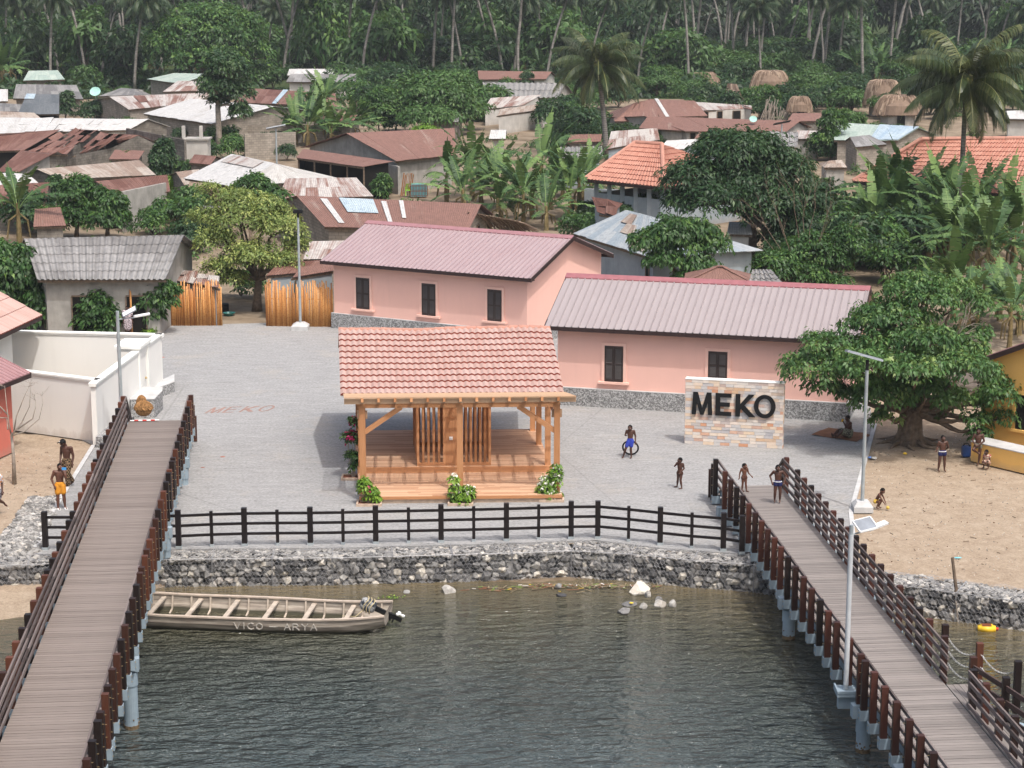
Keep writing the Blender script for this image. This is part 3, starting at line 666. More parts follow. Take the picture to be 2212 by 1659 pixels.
# ================================================================== BOARDWALKS
def boardwalk(name, lab, XL, slope, y_ref, W_, zd, y0, y1, deckmat, piles, gap=None, mod=5.9, tops=(), postm='post', seed=3):
    """XL: x of the left deck edge at y_ref, x grows by slope per metre of y. local frame: u across, s along towards the land"""
    r = random.Random(seed)
    d = Vector((slope, 1, 0)).normalized(); c = Vector((d.y, -d.x, 0))
    o0 = Vector((XL+slope*(y0-y_ref), y0, 0)); L = (y1-y0)*math.sqrt(1+slope*slope)
    Wp = W_*d.y
    P = lambda u, s, z: o0+c*u+d*s+Vector((0, 0, z))
    root = empty(name, tuple(P(Wp/2, L/2, 0)), lab, 'boardwalk'); off = root.location
    Q = lambda u, s, z: P(u, s, z)-off
    # planks
    mb = MB(); s = 0.0
    while s < L:
        w = .165; hz = r.uniform(-.003, .003)
        mb.bar(Q(.0, s+w/2, zd-.02+hz), Q(Wp, s+w/2, zd-.02+hz), w-.018, .04); s += w
    mb.build('deck', M[deckmat], root)
    mb = MB()
    for u in (.06, Wp-.06): mb.bar(Q(u, 0, zd-.17), Q(u, L, zd-.17), .06, .22)
    mb.build('edge_beam', M['bluegrey'], root)
    mb = MB()
    for u in (.3, Wp-.3): mb.bar(Q(u, 0, zd-.17), Q(u, L, zd-.17), .12, .24)
    s = .3
    while s < L: mb.bar(Q(0.05, s, zd-.16), Q(Wp-.05, s, zd-.16), .08, .16); s += 1.5
    mb.build('underframe', M['bluegrey'], root)
    # posts, in modules with a double post at each joint
    ss = []
    for x_, y_ in tops:
        q = at(x_, y_, zd+1.03); ss.append((q-o0).dot(d))
    ss = sorted(q for q in ss if q < L)
    while ss[0] > 1.2: ss.insert(0, ss[0]-1.07)
    ss[-1] = L-.12
    post = None
    for side in (-1, 1):
        for s in ss:
            if side > 0 and gap and gap[0] < s < gap[1]: continue
            u = (-.16 if side < 0 else Wp+.16)
            mb = MB(); mb.tint = r.random()**1.4
            mb.bar(Q(u, s, zd-.28), Q(u, s, zd+1.03+r.uniform(-.015, .015)), .165, .165, (0, 1, 0)); po = mb.build('post', M[postm], root)
            mb = MB()
            x0, x1 = (u-.105, .0) if side < 0 else (Wp, u+.105)
            for ds in (-.10, .10): mb.bar(Q(x0, s+ds, zd-.40), Q(x1, s+ds, zd-.40), .015, .27)
            xo = x0 if side < 0 else x1
            mb.bar(Q(xo, s, zd-.54), Q(xo, s, zd-.27), .21, .012, (c.x, c.y, 0))
            mb.bar(Q(u, s-.1, zd-.285), Q(u, s+.1, zd-.285), .20, .012); mb.cur = 1
            for z in (.12, .42, .72, .95): mb.bar(Q(u-.13*(-side if side > 0 else 1)*1, s+.03, zd+z-.02) if side < 0 else Q(u+.13, s+.03, zd+z-.02), Q(u+side*.07, s+.03, zd+z-.02), .012, .012)
            xo = u-.112 if side < 0 else u+.112
            for z in (-.34, -.48): mb.bar(Q(xo, s, zd+z), Q(xo+.012*side, s, zd+z), .03, .03)
            mb.build('post_bracket', [M['bluegrey'], M['bolt']], po)
    # rails: four boards per side on the inner faces, in lengths
    for side in (-1, 1):
        u = (-.055 if side < 0 else Wp+.055)
        for z, h in ((.11, .10), (.40, .10), (.68, .10), (.94, .10)):
            s = 0
            while s < L-.1:
                e = min(L-.04, s+mod*.72+ r.uniform(-.05, .05))
                if side > 0 and gap:
                    if gap[0] <= s < gap[1]: s = gap[1]; continue
                    if s < gap[0] < e: e = gap[0]
                mb = MB(); mb.bar(Q(u, s, zd+z+r.uniform(-.006, .006)), Q(u, e-.012, zd+z+r.uniform(-.006, .006)), .048, h); s = e
                mb.build('rail', M['rail'], root)
    # stair down to the land side
    n = max(2, int(zd/.19)); run = .30; rise = zd/(n+0.0)
    mb = MB()
    for i in range(1, n): mb.bar(Q(.02, L+(i-.5)*run, zd-i*rise), Q(Wp-.02, L+(i-.5)*run, zd-i*rise), run-.01, .05)
    mb.build('step', M[deckmat], root)
    Ls = n*run
    mb = MB()
    for u in (-.03, Wp+.03): mb.bar(Q(u, L, zd-.12), Q(u, L+Ls, -.0+.08), .05, .2)
    mb.build('stringer', M['bluegrey'], root)
    npost = max(2, int(round(Ls/.75)))
    for side in (-1, 1):
        u = (-.16 if side < 0 else Wp+.16)
        for i in range(1, npost+1):
            s = L+Ls*i/npost-.05; z = zd*(1-i/npost)
            mb = MB(); mb.tint = r.random()*.6; mb.bar(Q(u, s, max(.02, z-.25)), Q(u, s, z+1.03), .12, .12, (0, 1, 0)); mb.build('stair_post', M['post'], root)
        for z in (.11, .40, .68, .94):
            uu = (-.06 if side < 0 else Wp+.06); mb = MB(); mb.bar(Q(uu, L, zd+z), Q(uu, L+Ls, z), .045, .10); mb.build('stair_rail', M['rail_dark'], root)
    # piles with cap collars and cross heads
    for k_, (s, both) in enumerate(piles):
        for u in ((-.02, Wp+.10) if both else (Wp+.10,)):
            p = Q(u, s, 0); foot = -2.2 if (P(u, s, 0).y < gf(max(-40, min(45, P(u, s, 0).x)))) else -.02
            mb = MB(); mb.tint = .5
            mb.tube([p+Vector((0, 0, foot)), p+Vector((0, 0, zd-.72))], .185, 20); mb.build('pile', M['bluegrey'], root, smooth=False)
            mb = MB(); mb.tube([p+Vector((0, 0, zd-1.02)), p+Vector((0, 0, zd-.66))], .205, 20); mb.build('pile_collar', M['bluegrey'], root)
            if foot < -1:
                mb = MB(); mb.tube([p+Vector((0, 0, ZW-.3)), p+Vector((0, 0, ZW+.10))], .192, 20); mb.tint = .2
                for _ in range(26):
                    an = r.uniform(0, 6.28); zz = ZW+.08+r.random()**2*.22; mb.ball(p+Vector((math.cos(an)*.19, math.sin(an)*.19, zz)), r.uniform(.012, .03), 6)
                mb.build('barnacle_band', plain('barnacles', (.14, .10, .06, 1), .9, .1, .5, 14), root)
        mb = MB(); mb.bar(Q(-.35, s, zd-.46), Q(Wp+.35, s, zd-.46), .26, .34)
        mb.build('cross_head', M['bluegrey'], root)
    return root, P, Q, L, Wp
LW, PL_, QL, LL, WL = boardwalk('boardwalk', 'long brown plank boardwalk with dark railings on the left side of the photo', -12.09, -.0907, 49.41, 2.23, 1.25, 34, 76.6, 'deck',
      [(s, True) for s in (7.9, 16.7, 29.0, 38.0)], seed=3, mod=7.2,
      tops=[(380, 553+y/3) for y in (880, 920, 940, 980, 1025, 1070, 1115, 1155, 1205, 1250, 1305, 1330, 1385, 1405, 1460, 1520, 1580, 1640)]+[(280, 1106+y/3) for y in (45, 110, 180, 245, 285, 360, 395, 475, 560, 645, 730, 820, 915, 1015, 1120, 1175, 1285, 1345, 1470, 1590)])
sR = -.0850
gapR = (13.05, 14.75)
RW, PR_, QR, LR, WR = boardwalk('boardwalk', 'grey plank boardwalk with dark railings running out on the right side of the photo', 8.77, sR, 50.6, 2.17, .6, 35, 69.4, 'deck_grey',
      [(s, True) for s in (10.3, 14.3, 23.05, 33.0)], gap=gapR, seed=5, mod=7.2, postm='post2',
      tops=[(1640, y) for y in (987.4, 1003.5, 1017.2, 1034, 1051.3, 1069.3, 1087.3, 1106.5, 1125.1, 1143, 1162.9, 1182, 1203.3, 1225.3, 1249.3, 1273.3, 1298.7, 1322.7, 1347.7, 1386, 1419.3, 1432.7, 1459.3, 1491, 1526, 1564, 1597.7, 1636)])
# red and white barrier pole on the left stair head
mb = MB(); z = 1.29
for i in range(7): mb.cur = i % 2; mb.tube([PL_(.06+i*.155, LL+.0, z), PL_(.06+(i+1)*.155, LL+.0, z)], .028, 8)
tag(mb.build('barrier_pole', [M['white_p'], M['red_p']]), 'short red and white striped pole lying across the end of the left boardwalk', 'barrier pole')
# side landing stage off the right boardwalk, with chains
root = empty('landing_stage', tuple(PR_(WR+1.5, 12.4, .6)), 'small plank landing with posts and hanging chains beside the right boardwalk', 'landing stage'); off = root.location
Q2 = lambda u, s, z: PR_(WR+u, s, z)-off
mb = MB(); r = random.Random(8)
for i in range(4): mb.bar(Q2(.10+i*.16, gapR[0]-5.2, .585), Q2(.10+i*.16, gapR[1]-.05, .585), .15, .04)
for i in range(32): mb.bar(Q2(.75+i*.15, 7.5, .58), Q2(.75+i*.15, gapR[0]-2.1 if i > 1 else gapR[0]-1.0, .58), .138, .04)
mb.build('deck', M['deck_grey'], root)
def posts_at(lst, mat='post', ww=.165):
    for u, s, z0, z1 in lst:
        mb = MB(); mb.tint = r.random()*.7; mb.bar(Q2(u, s, z0), Q2(u, s, z1), ww, ww, (0, 1, 0)); mb.build('post', M[mat], root)
def p_on(px, py, s_hint, ztop):      # stage posts measured by their tops
    p = at(px, py, ztop); return p
tops = [(1640, 1349, 1.63), (0, 0, 0)]
stage = [(2042.5, 1349), (2117, 1389), (2200, 1428)]
tp = []
for x, y in stage:
    p = at(x, y, 1.66); tp.append(p); mb = MB(); mb.tint = r.random()*.8; mb.bar(p-off+Vector((0, 0, -1.35)), p-off, .165, .165, (0, 1, 0)); mb.build('post', M['post'], root)
tp2 = []
for x, y in ((2103, 1419), (2174, 1463), (2240, 1506)):
    p = at(x, y, 1.66); tp2.append(p); mb = MB(); mb.tint = r.random()*.5; mb.bar(p-off+Vector((0, 0, -1.35)), p-off, .165, .165, (0, 1, 0)); mb.build('post', M['post'], root)
for a, b in zip(tp2, tp2[1:]):
    for dz in (-.25, -.62, -.98): mb = MB(); mb.bar(a-off+Vector((0, -.1, dz)), b-off+Vector((0, -.1, dz)), .05, .13); mb.build('rail', M['rail_dark'], root)
for a, b in zip(tp, tp[1:]):
    for dz in (-.22, -.55, -.88):
        mb = MB(); n = 26; pts = [lerp(a, b, t)+Vector((0, 0, dz-.30*4*t*(1-t))) for t in np.linspace(0, 1, n)]
        for i in range(n-1):
            p, q = pts[i]-off, pts[i+1]-off; dd = (q-p).normalized(); sd_ = dd.cross(Vector((0, 0, 1))).normalized() if i % 2 else Vector((0, 0, 1))
            mid = (p+q)/2; ring = [mid+dd*(math.cos(t)*.05)+sd_*(math.sin(t)*.022) for t in np.linspace(0, 2*math.pi, 9)]
            mb.tube(ring, .0055, 5, cap=False)
        mb.build('chain', plain('steel_chain', (.5, .5, .5, 1), .35, .5, .1, 4, .5), root)
for u, s in ((1.0, 12.0), (1.0, 8.5)):
    p = Q2(u, s, 0); mb = MB(); mb.tube([p+Vector((0, 0, -2.2)), p+Vector((0, 0, .55))], .17, 16); mb.build('pile', M['bluegrey'], root)
mb = MB(); mb.bar(Q2(.3, 7.5, .45), Q2(.3, gapR[1], .45), .08, .2); mb.bar(Q2(1.6, 7.5, .45), Q2(1.6, gapR[1]-2, .45), .08, .2); mb.build('underframe', M['bluegrey'], root)
# warning tape on two piles
for s, dz in ((14.3, .02), (10.3, -.12)):
    p = PR_(-.02, s, 0); mb = MB()
    for i in range(14):
        a0 = -math.pi*.5+(i-7)*.24; mb.cur = i % 2; q = [p+Vector((math.cos(a)*.19, math.sin(a)*.19, -.42+dz+z)) for z in (0, .07) for a in (a0, a0+.24)]
        mb.quad([q[0], q[1], q[3], q[2]])
    tag(mb.build('warning_tape', [M['red_p'], M['white_p']]), 'red and white tape round the %s pile of the right boardwalk' % ('further wrapped' if s > 12 else 'nearest wrapped'), 'tape')

# ================================================================== SOLAR LAMPS
def lamp_pole(name, base, h, r0, r1, lab, kind, foot=None, whiteto=None, lean=(0, 0)):
    root = empty(name, tuple(base), lab, 'street lamp')
    top = Vector((lean[0], lean[1], h)); mb = MB(); mb.tube([(0, 0, 0), top*.5, top], [r0, (r0+r1)/2, r1], 14); mb.build('pole', M['steel'] if kind != 'pale' else M['steel'], root)
    if whiteto: mb = MB(); mb.tube([(0, 0, 0.12), top*(whiteto/h)], [r0+.006, r0+.004], 14); mb.build('white_band', plain('wrapped_white', (.46, .48, .50, 1), .6, .3, .12), root)
    if foot:
        a, b, hh = foot; mb = MB(); mb.add([(-a, -a, 0), (a, -a, 0), (a, a, 0), (-a, a, 0), (-a, -a, hh*.55), (a, -a, hh*.55), (a, a, hh*.55), (-a, a, hh*.55), (-b, -b, hh), (b, -b, hh), (b, b, hh), (-b, b, hh)],
            [(3, 2, 1, 0), (0, 1, 5, 4), (1, 2, 6, 5), (2, 3, 7, 6), (3, 0, 4, 7), (4, 5, 9, 8), (5, 6, 10, 9), (6, 7, 11, 10), (7, 4, 8, 11), (8, 9, 10, 11)]); mb.build('foot', M['agg_top'], root)
    return root, top
def tilted_panel(root, c, w, l, th, M3, name, mat, frame=None):
    mb = MB(); mb.box((-w/2, -l/2, -th/2), (w/2, l/2, th/2), lambda v: Vector(c)+M3 @ v); o = mb.build(name, mat, root)
    if frame:
        mb = MB()
        for a, b in (((-w/2, -l/2), (w/2, -l/2)), ((w/2, -l/2), (w/2, l/2)), ((w/2, l/2), (-w/2, l/2)), ((-w/2, l/2), (-w/2, -l/2))):
            mb.bar(Vector(c)+M3 @ Vector((a[0], a[1], 0)), Vector(c)+M3 @ Vector((b[0], b[1], 0)), .03, th+.012)
        mb.build('panel_frame', frame, o)
    return o
E3 = lambda x, y, z: (Matrix.Rotation(math.radians(z), 3, 'Z') @ Matrix.Rotation(math.radians(y), 3, 'Y') @ Matrix.Rotation(math.radians(x), 3, 'X'))
# big lamp by the tree
b = at(1862, 1103, 0); hh = atY(1868, 765, b.y).z
root, top = lamp_pole('solar_lamp', b, hh-.55, .065, .055, 'tall solar street lamp with a long tilted head, at the sand yard', 'steel', (.33, .2, .36))
mb = MB(); mb.tube([top, top+Vector((0, 0, .35))], .06, 12); mb.build('collar', M['black'], root)
c = top+Vector((-.12, 0, .5)); tilted_panel(root, c, 1.28, .34, .07, E3(-8, 16, 4), 'lamp_head', M['panel_dark'])
tilted_panel(root, c+Vector((0, 0, .045)), 1.2, .30, .012, E3(-8, 16, 4), 'solar_panel', M['panel'])
# lamp standing on the right boardwalk bracket
b = Vector((8.50, 51.0, .06)); q = at(1827, 1488, .42); b = Vector((q.x, q.y, .42)); hh = atY(1835, 1134, b.y).z-.42
root, top = lamp_pole('solar_lamp', b, hh, .06, .052, 'white wrapped solar lamp pole fixed beside the right boardwalk', 'steel', None, hh-.25)
arm = top+Vector((0, 0, -.25)); mb = MB(); mb.tube([arm, arm+Vector((.45, .25, .03)), arm+Vector((.95, .6, .12))], .022, 8); mb.build('arm', M['steel'], root)
tilted_panel(root, top+Vector((.36, .12, -.02)), .50, .40, .03, E3(28, -8, 20), 'solar_panel', M['panel'], M['white_p'])
tilted_panel(root, arm+Vector((.72, .45, .10)), .62, .17, .05, E3(10, -10, 30), 'lamp_head', M['white_p'])
mb = MB(); mb.box((-.26, -.30, -.12), (.50, .34, -.02)); mb.box((-.26, -.32, -.02), (.50, -.28, .04)); mb.box((-.26, -.2799, -.02), (-.22, .34, .04)); mb.box((-.2, -.1, -.5), (.4, .1, -.12)); mb.build('bracket_tray', M['bluegrey'], root)
# lamp at the left boardwalk
b = Vector(at(270, 905, .3)); b = Vector((-14.93, 77.2, .0)); hh = atY(259, 672, b.y).z
root, top = lamp_pole('solar_lamp', b, hh, .075, .062, 'galvanised solar lamp pole in front of the cream yard wall', 'steel', (.3, .2, .25), 2.1, (.0, 0))
arm = top+Vector((0, 0, -.32)); mb = MB(); mb.tube([arm, arm+Vector((.55, .2, .03)), arm+Vector((1.0, .5, .12))], .022, 8); mb.build('arm', M['steel'], root)
tilted_panel(root, top+Vector((.42, .12, -.04)), .55, .42, .03, E3(12, -28, 10), 'solar_panel', M['white_p'], M['panel'])
tilted_panel(root, arm+Vector((.85, .35, .10)), .62, .17, .05, E3(8, -8, 15), 'lamp_head', M['white_p'])
# lamp at the back of the plaza
b = at(649, 711, 0); hh = atY(644, 470, b.y).z
root, top = lamp_pole('solar_lamp', b, hh, .075, .055, 'slender lamp with a small black head, in front of the right bamboo fence', 'steel', (.42, .2, .36))
mb = MB(); mb.tube([top, top+Vector((0, 0, .25))], .055, 10); mb.build('collar', M['black'], root)
mb = MB(); mb.box((-.24, -.2, .24), (.24, .2, .36), lambda v: top+v); mb.box((-.2, -.16, .36), (.2, .16, .40), lambda v: top+v); mb.build('lamp_head', M['black'], root)
# two lamps among the village roofs
for (x, y0, y1, lab) in ((598, 353, 278, 'thin village lamp pole with a flat head above the hipped white roof'), (1688, 300, 268, 'small lamp with a dark tilted panel above the brown roofs on the right')):
    b = at(x, y0+8, 2.0); hh = atY(x, y1, b.y).z-0; b.z = 0
    root, top = lamp_pole('village_lamp', b, hh, .075, .06, lab, 'steel'); tilted_panel(root, top+Vector((0, 0, .12)), 1.5, .55, .08, E3(-18, -10, 10), 'lamp_head', M['panel_dark'] if x < 1000 else M['black'])
# ================================================================== BUILDINGS
class Fr:
    """ground frame: origin A, u along A->B, w to its left (away from the camera for a front wall)"""
    def __init__(s, A, B):
        s.A = Vector((A[0], A[1], 0)); s.B = Vector((B[0], B[1], 0)); s.d = (s.B-s.A); s.L = s.d.length; s.d.normalize(); s.n = Vector((-s.d.y, s.d.x, 0)); s.off = Vector((0, 0, 0))
    def P(s, u, w, z=0): return s.A+s.d*u+s.n*w+Vector((0, 0, z))-s.off
    def hit(s, x, y, w=0):
        """photo point on the vertical plane at depth w -> (u, z)"""
        r = ray(x, y); O = s.A+s.n*w; t = O.dot(s.n)/Vector((r.x, r.y, 0)).dot(s.n); q = Vector((r.x*t, r.y*t, 0))-s.A
        return q.dot(s.d), CAMH+r.z*t
    def fbox(s, mb, u0, u1, w0, w1, z0, z1): mb.box((u0, w0, z0), (u1, w1, z1), lambda v: s.P(v.x, v.y, v.z))
    def ang(s): return math.atan2(s.d.y, s.d.x)
def ribroof(mb, f, u0, u1, w0, z0, w1, z1, pitch=.27, th=.035, rows=3, rib=(.05, .035)):
    prof = []; u = u0
    while u < u1-.001:
        e = min(u+pitch, u1); m = rib[0]
        prof += [(u, 0, 0), (e-m*1.5, 0, 0.02), (e-m*1.15, th, 1), (e-m*.35, th, .8), (e-.001, 0, .5)]; u = e
    nz = Vector((0, -(z1-z0), (w1-w0))).normalized() if w1 > w0 else Vector((0, (z1-z0), (w0-w1))).normalized()
    V = []; RC = []
    for j in range(rows+1):
        t = j/rows; w = w0+(w1-w0)*t; z = z0+(z1-z0)*t
        for (u, h, tt) in prof:
            V.append(f.P(u, w+nz.y*h, z+nz.z*h+(.006 if 0 < j < rows else 0))); RC.append((u, t*math.hypot(w1-w0, z1-z0), tt*.9))
    n = len(prof); F = []
    for j in range(rows):
        for i in range(n-1):
            q = (j*n+i, j*n+i+1, (j+1)*n+i+1, (j+1)*n+i); F.append(q if w1 > w0 else q[::-1])
    mb.add(V, F, RC)
    # underside
    V = [f.P(u, w, z-.03) for u, w, z in ((u0, w0, z0), (u1, w0, z0), (u1, w1, z1), (u0, w1, z1))]
    mb.add(V, [(3, 2, 1, 0) if w1 > w0 else (0, 1, 2, 3)])
def tileroof(mb, mbe, P, W, L, tw=.225, cl=.40, amp=.035, step=.04, rnd=random.Random(1)):
    """P(u, v, h): point on the slope; u across 0..W, v up the slope 0..L; courses of wavy tiles, each lapping the one below"""
    nc = int(round(L/cl)); cl = L/nc; k = 6; nu = int(W/tw)*k; 
    for j in range(nc):
        sh = 0
        V = []; RC = []
        tw_ = {}
        for i in range(nu+1):
            u = W*i/nu; ph = (i % k)/k; h = amp*(.5-.5*math.cos(2*math.pi*ph))**.8
            tid = int(i//k); tt = tw_.setdefault(tid, rnd.random()); 
            V.append(P(u, j*cl-.03, h+step)); RC.append((u, j*cl, tt)); V.append(P(u, (j+1)*cl, h+.004)); RC.append((u, (j+1)*cl, tt))
        b = [(2*i, 2*i+2, 2*i+3, 2*i+1) for i in range(nu)]
        mb.add(V, b, RC)
        V = []
        for i in range(nu+1):
            u = W*i/nu; ph = (i % k)/k; h = amp*(.5-.5*math.cos(2*math.pi*ph))**.8
            V += [P(u, j*cl-.031, h+step+.006), P(u, j*cl-.045, h+step-.055)]
        mbe.add(V, [(2*i, 2*i+1, 2*i+3, 2*i+2) for i in range(nu)])
def shutter_window(root, f, u, z0, z1, w, wd=.62, frame='trim_pink', face=0.0):
    """window on the wall face at depth `face`: raised surround, sill, two louvred shutters"""
    y = face; mb = MB()
    f.fbox(mb, u-wd/2, u+wd/2, y-.03, y+.02, z0, z1); win = mb.build('window', M['shutter'], root)
    mb = MB(); t = .13
    f.fbox(mb, u-wd/2-t, u-wd/2, y-.045, y+.01, z0, z1+t); f.fbox(mb, u+wd/2, u+wd/2+t, y-.045, y+.01, z0, z1+t); f.fbox(mb, u-wd/2, u+wd/2, y-.044, y+.01, z1, z1+t)
    mb.build('surround', M[frame], win)
    mb = MB(); f.fbox(mb, u-wd/2-.26, u+wd/2+.26, y-.15, y+.01, z0-.09, z0); mb.build('sill', M[frame], win)
    for sx in (-1, 1):
        a, b = (u-wd/2+.015, u-.008) if sx < 0 else (u+.008, u+wd/2-.015); mb = MB()
        for (p, q) in ((a, a+.06), (b-.06, b)): f.fbox(mb, p, q, y-.062, y-.03, z0+.015, z1-.015)
        for (p, q) in ((z0+.015, z0+.12), (z1-.12, z1-.015), ((z0+z1)/2-.04, (z0+z1)/2+.04)): f.fbox(mb, a+.06, b-.06, y-.061, y-.03, p, q)
        z = z0+.14; mb.cur = 1
        while z < z1-.14:
            mb.add([f.P(a+.06, y-.034, z+.045), f.P(b-.06, y-.034, z+.045), f.P(b-.06, y-.058, z+.004), f.P(a+.06, y-.058, z+.004), f.P(a+.06, y-.034, z+.035), f.P(b-.06, y-.034, z+.035)], [(3, 2, 1, 0), (0, 1, 5, 4)]); z += .055
        mb.build('shutter', [M['shutter'], M['louvre']], win)
    return win
def gable_house(name, lab, A, B, ze, wh, zr, wallmat, roofmat, ridgemat, over=.5, plinth=.75, cat='house', rise=None, inset=.45, wins=(), frame='trim_pink', plmat='aggregate', plout=.12, pitch=.27):
    f = Fr(A, B); root = empty(name, tuple(f.P(f.L/2, wh, 0)), lab, cat); f.off = root.location.copy()
    L = f.L; u0, u1, w0, w1 = inset, L-inset, over, 2*wh-over
    sl = (zr-ze)/wh; zt = ze+sl*over-.02
    mb = MB()
    F = [(0, 1, 5, 4), (1, 2, 6, 5), (2, 3, 7, 6), (3, 0, 4, 7)]
    V = [f.P(u, w, z) for z in (0, zt) for u, w in ((u0, w0), (u1, w0), (u1, w1), (u0, w1))]
    mb.add(V, F); mb.add([f.P(u0, w0, zt), f.P(u0, wh, zr-.05), f.P(u0, w1, zt)], [(0, 1, 2)]); mb.add([f.P(u1, w0, zt), f.P(u1, wh, zr-.05), f.P(u1, w1, zt)], [(2, 1, 0)])
    mb.build('wall', wallmat, root)
    if plinth:
        mb = MB(); p = plout
        f.fbox(mb, u0-p, u1+p, w0-p, w0+.0, 0, plinth); f.fbox(mb, u1, u1+p, w0, w1+p, 0, plinth); f.fbox(mb, u0-p, u0, w0, w1+p, 0, plinth)
        mb.build('plinth', M[plmat], root)
        mb = MB(); f.fbox(mb, u0-p-.005, u1+p+.005, w0-p-.005, w0, plinth, plinth+.03); f.fbox(mb, u1, u1+p+.005, w0, w1, plinth, plinth+.03); f.fbox(mb, u0-p-.005, u0, w0, w1, plinth, plinth+.03); mb.build('plinth_coping', M['agg_top'], root)
    mb = MB(); ribroof(mb, f, 0, L, 0, ze, wh, zr, pitch); rf = mb.build('roof', roofmat, root)
    mb = MB(); ribroof(mb, f, 0, L, 2*wh, ze, wh, zr, pitch); mb.build('back_slope', roofmat, root)
    mb = MB(); t = .11
    for s in (-1, 1):
        a = .32; mb.quad([f.P(-.03, wh, zr+.06), f.P(L+.03, wh, zr+.06), f.P(L+.03, wh+s*a, zr+.05-sl*a), f.P(-.03, wh+s*a, zr+.05-sl*a)][::s]);
        mb.quad([f.P(-.03, wh+s*a, zr+.05-sl*a), f.P(L+.03, wh+s*a, zr+.05-sl*a), f.P(L+.03, wh+s*a, zr+.0-sl*a), f.P(-.03, wh+s*a, zr+.0-sl*a)][::s])
    mb.build('ridge_cap', ridgemat, rf)
    mb = MB()
    f.fbox(mb, -.02, L+.02, -.02, .03, ze-.17, ze-.02)
    f.fbox(mb, -.02, L+.02, 2*wh-.03, 2*wh+.02, ze-.17, ze-.02)
    for u in (0, L):
        for s, w in ((1, 0), (-1, 2*wh)): mb.bar(f.P(u, w, ze-.10), f.P(u, wh, zr-.10), .05, .19)
    mb.build('fascia', M['fascia'], root)
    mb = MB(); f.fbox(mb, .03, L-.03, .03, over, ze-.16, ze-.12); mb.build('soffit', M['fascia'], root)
    for x, ya, yb, wd in wins:
        u, za = f.hit(x, ya, over); _, zb = f.hit(x, yb, over); shutter_window(root, f, u, min(za, zb), max(za, zb), over, wd, frame, over)
    return root, f
# far pink house and near pink house
gable_house('pink_house', 'pink rendered house with three dark shutters and a ribbed pink roof, the further one', at(692, 563, 3.46), at(1146, 602, 3.46), 3.46, 4.5, 4.93, M['pink'], M['rib_pink'], M['ridge_pink'],
            wins=((785, 667.5, 600, .80), (927, 681.5, 612.5, .80), (1069, 693.5, 625.5, .80)))
e0 = at(1176, 704, 3.42); e1 = at(1720, 731, 3.42); dd = (e1-e0).normalized()
gable_house('pink_house', 'pink rendered house behind the MEKO sign wall with a pale ribbed roof, the nearer one', e0, e0+dd*13.0, 3.42, 3.95, 5.0, M['pink'], M['rib_pale'], M['ridge_red'],
            wins=((1326, 824.5, 747, .80), (1550, 819, 759, .80)), pitch=.30)
# yellow house on the right with a low bench wall
c = at(2114, 776, 3.4); dE = Vector((-.68, -.73, 0)).normalized()
root, f = gable_house('yellow_house', 'yellow rendered house with a red edged gable at the right edge', c-dE*9, c+dE*.15+Vector((-.05, -.1, 0)), 3.4, 4.2, 3.4+4.2*.46, M['yellow_r'], M['rib_red'], M['ridge_red'], over=.12, plinth=0, inset=.35)
# gable wall faces the camera: bench wall and window on it
a = Vector((*at(2096.6, 996)[:2], 0)); b = Vector((*at(2212, 1023)[:2], 0)); fb = Fr(a, a+(b-a).normalized()*7); fb.off = root.location
mb = MB(); fb.fbox(mb, 0, 7, 0, .9, 0, .74); mb.build('bench_wall', M['yellow_r'], root); mb = MB(); fb.fbox(mb, -.02, 7, -.02, .9, .74, .78); mb.build('bench_coping', M['agg_top'], root)
g = Fr(f.P(f.L-.35, 0)+root.location, f.P(f.L-.35, 8.4)+root.location); g.off = root.location
u_, z_ = g.hit(2196, 926, 0); mb = MB(); g.fbox(mb, u_-.05, u_+1.0, -.04, .02, z_-.0, z_+1.35); w_ = mb.build('window', M['dark'], root)
mb = MB(); g.fbox(mb, u_-.2, u_-.05, -.06, .02, z_-.05, z_+1.5); g.fbox(mb, u_-.05, u_+1.0, -.059, .02, z_+1.35, z_+1.5); mb.build('surround', M['yellow_r'], w_); mb = MB(); g.fbox(mb, u_-.3, u_+1.2, -.16, .02, z_-.1, z_); mb.build('sill', M['yellow_r'], w_)
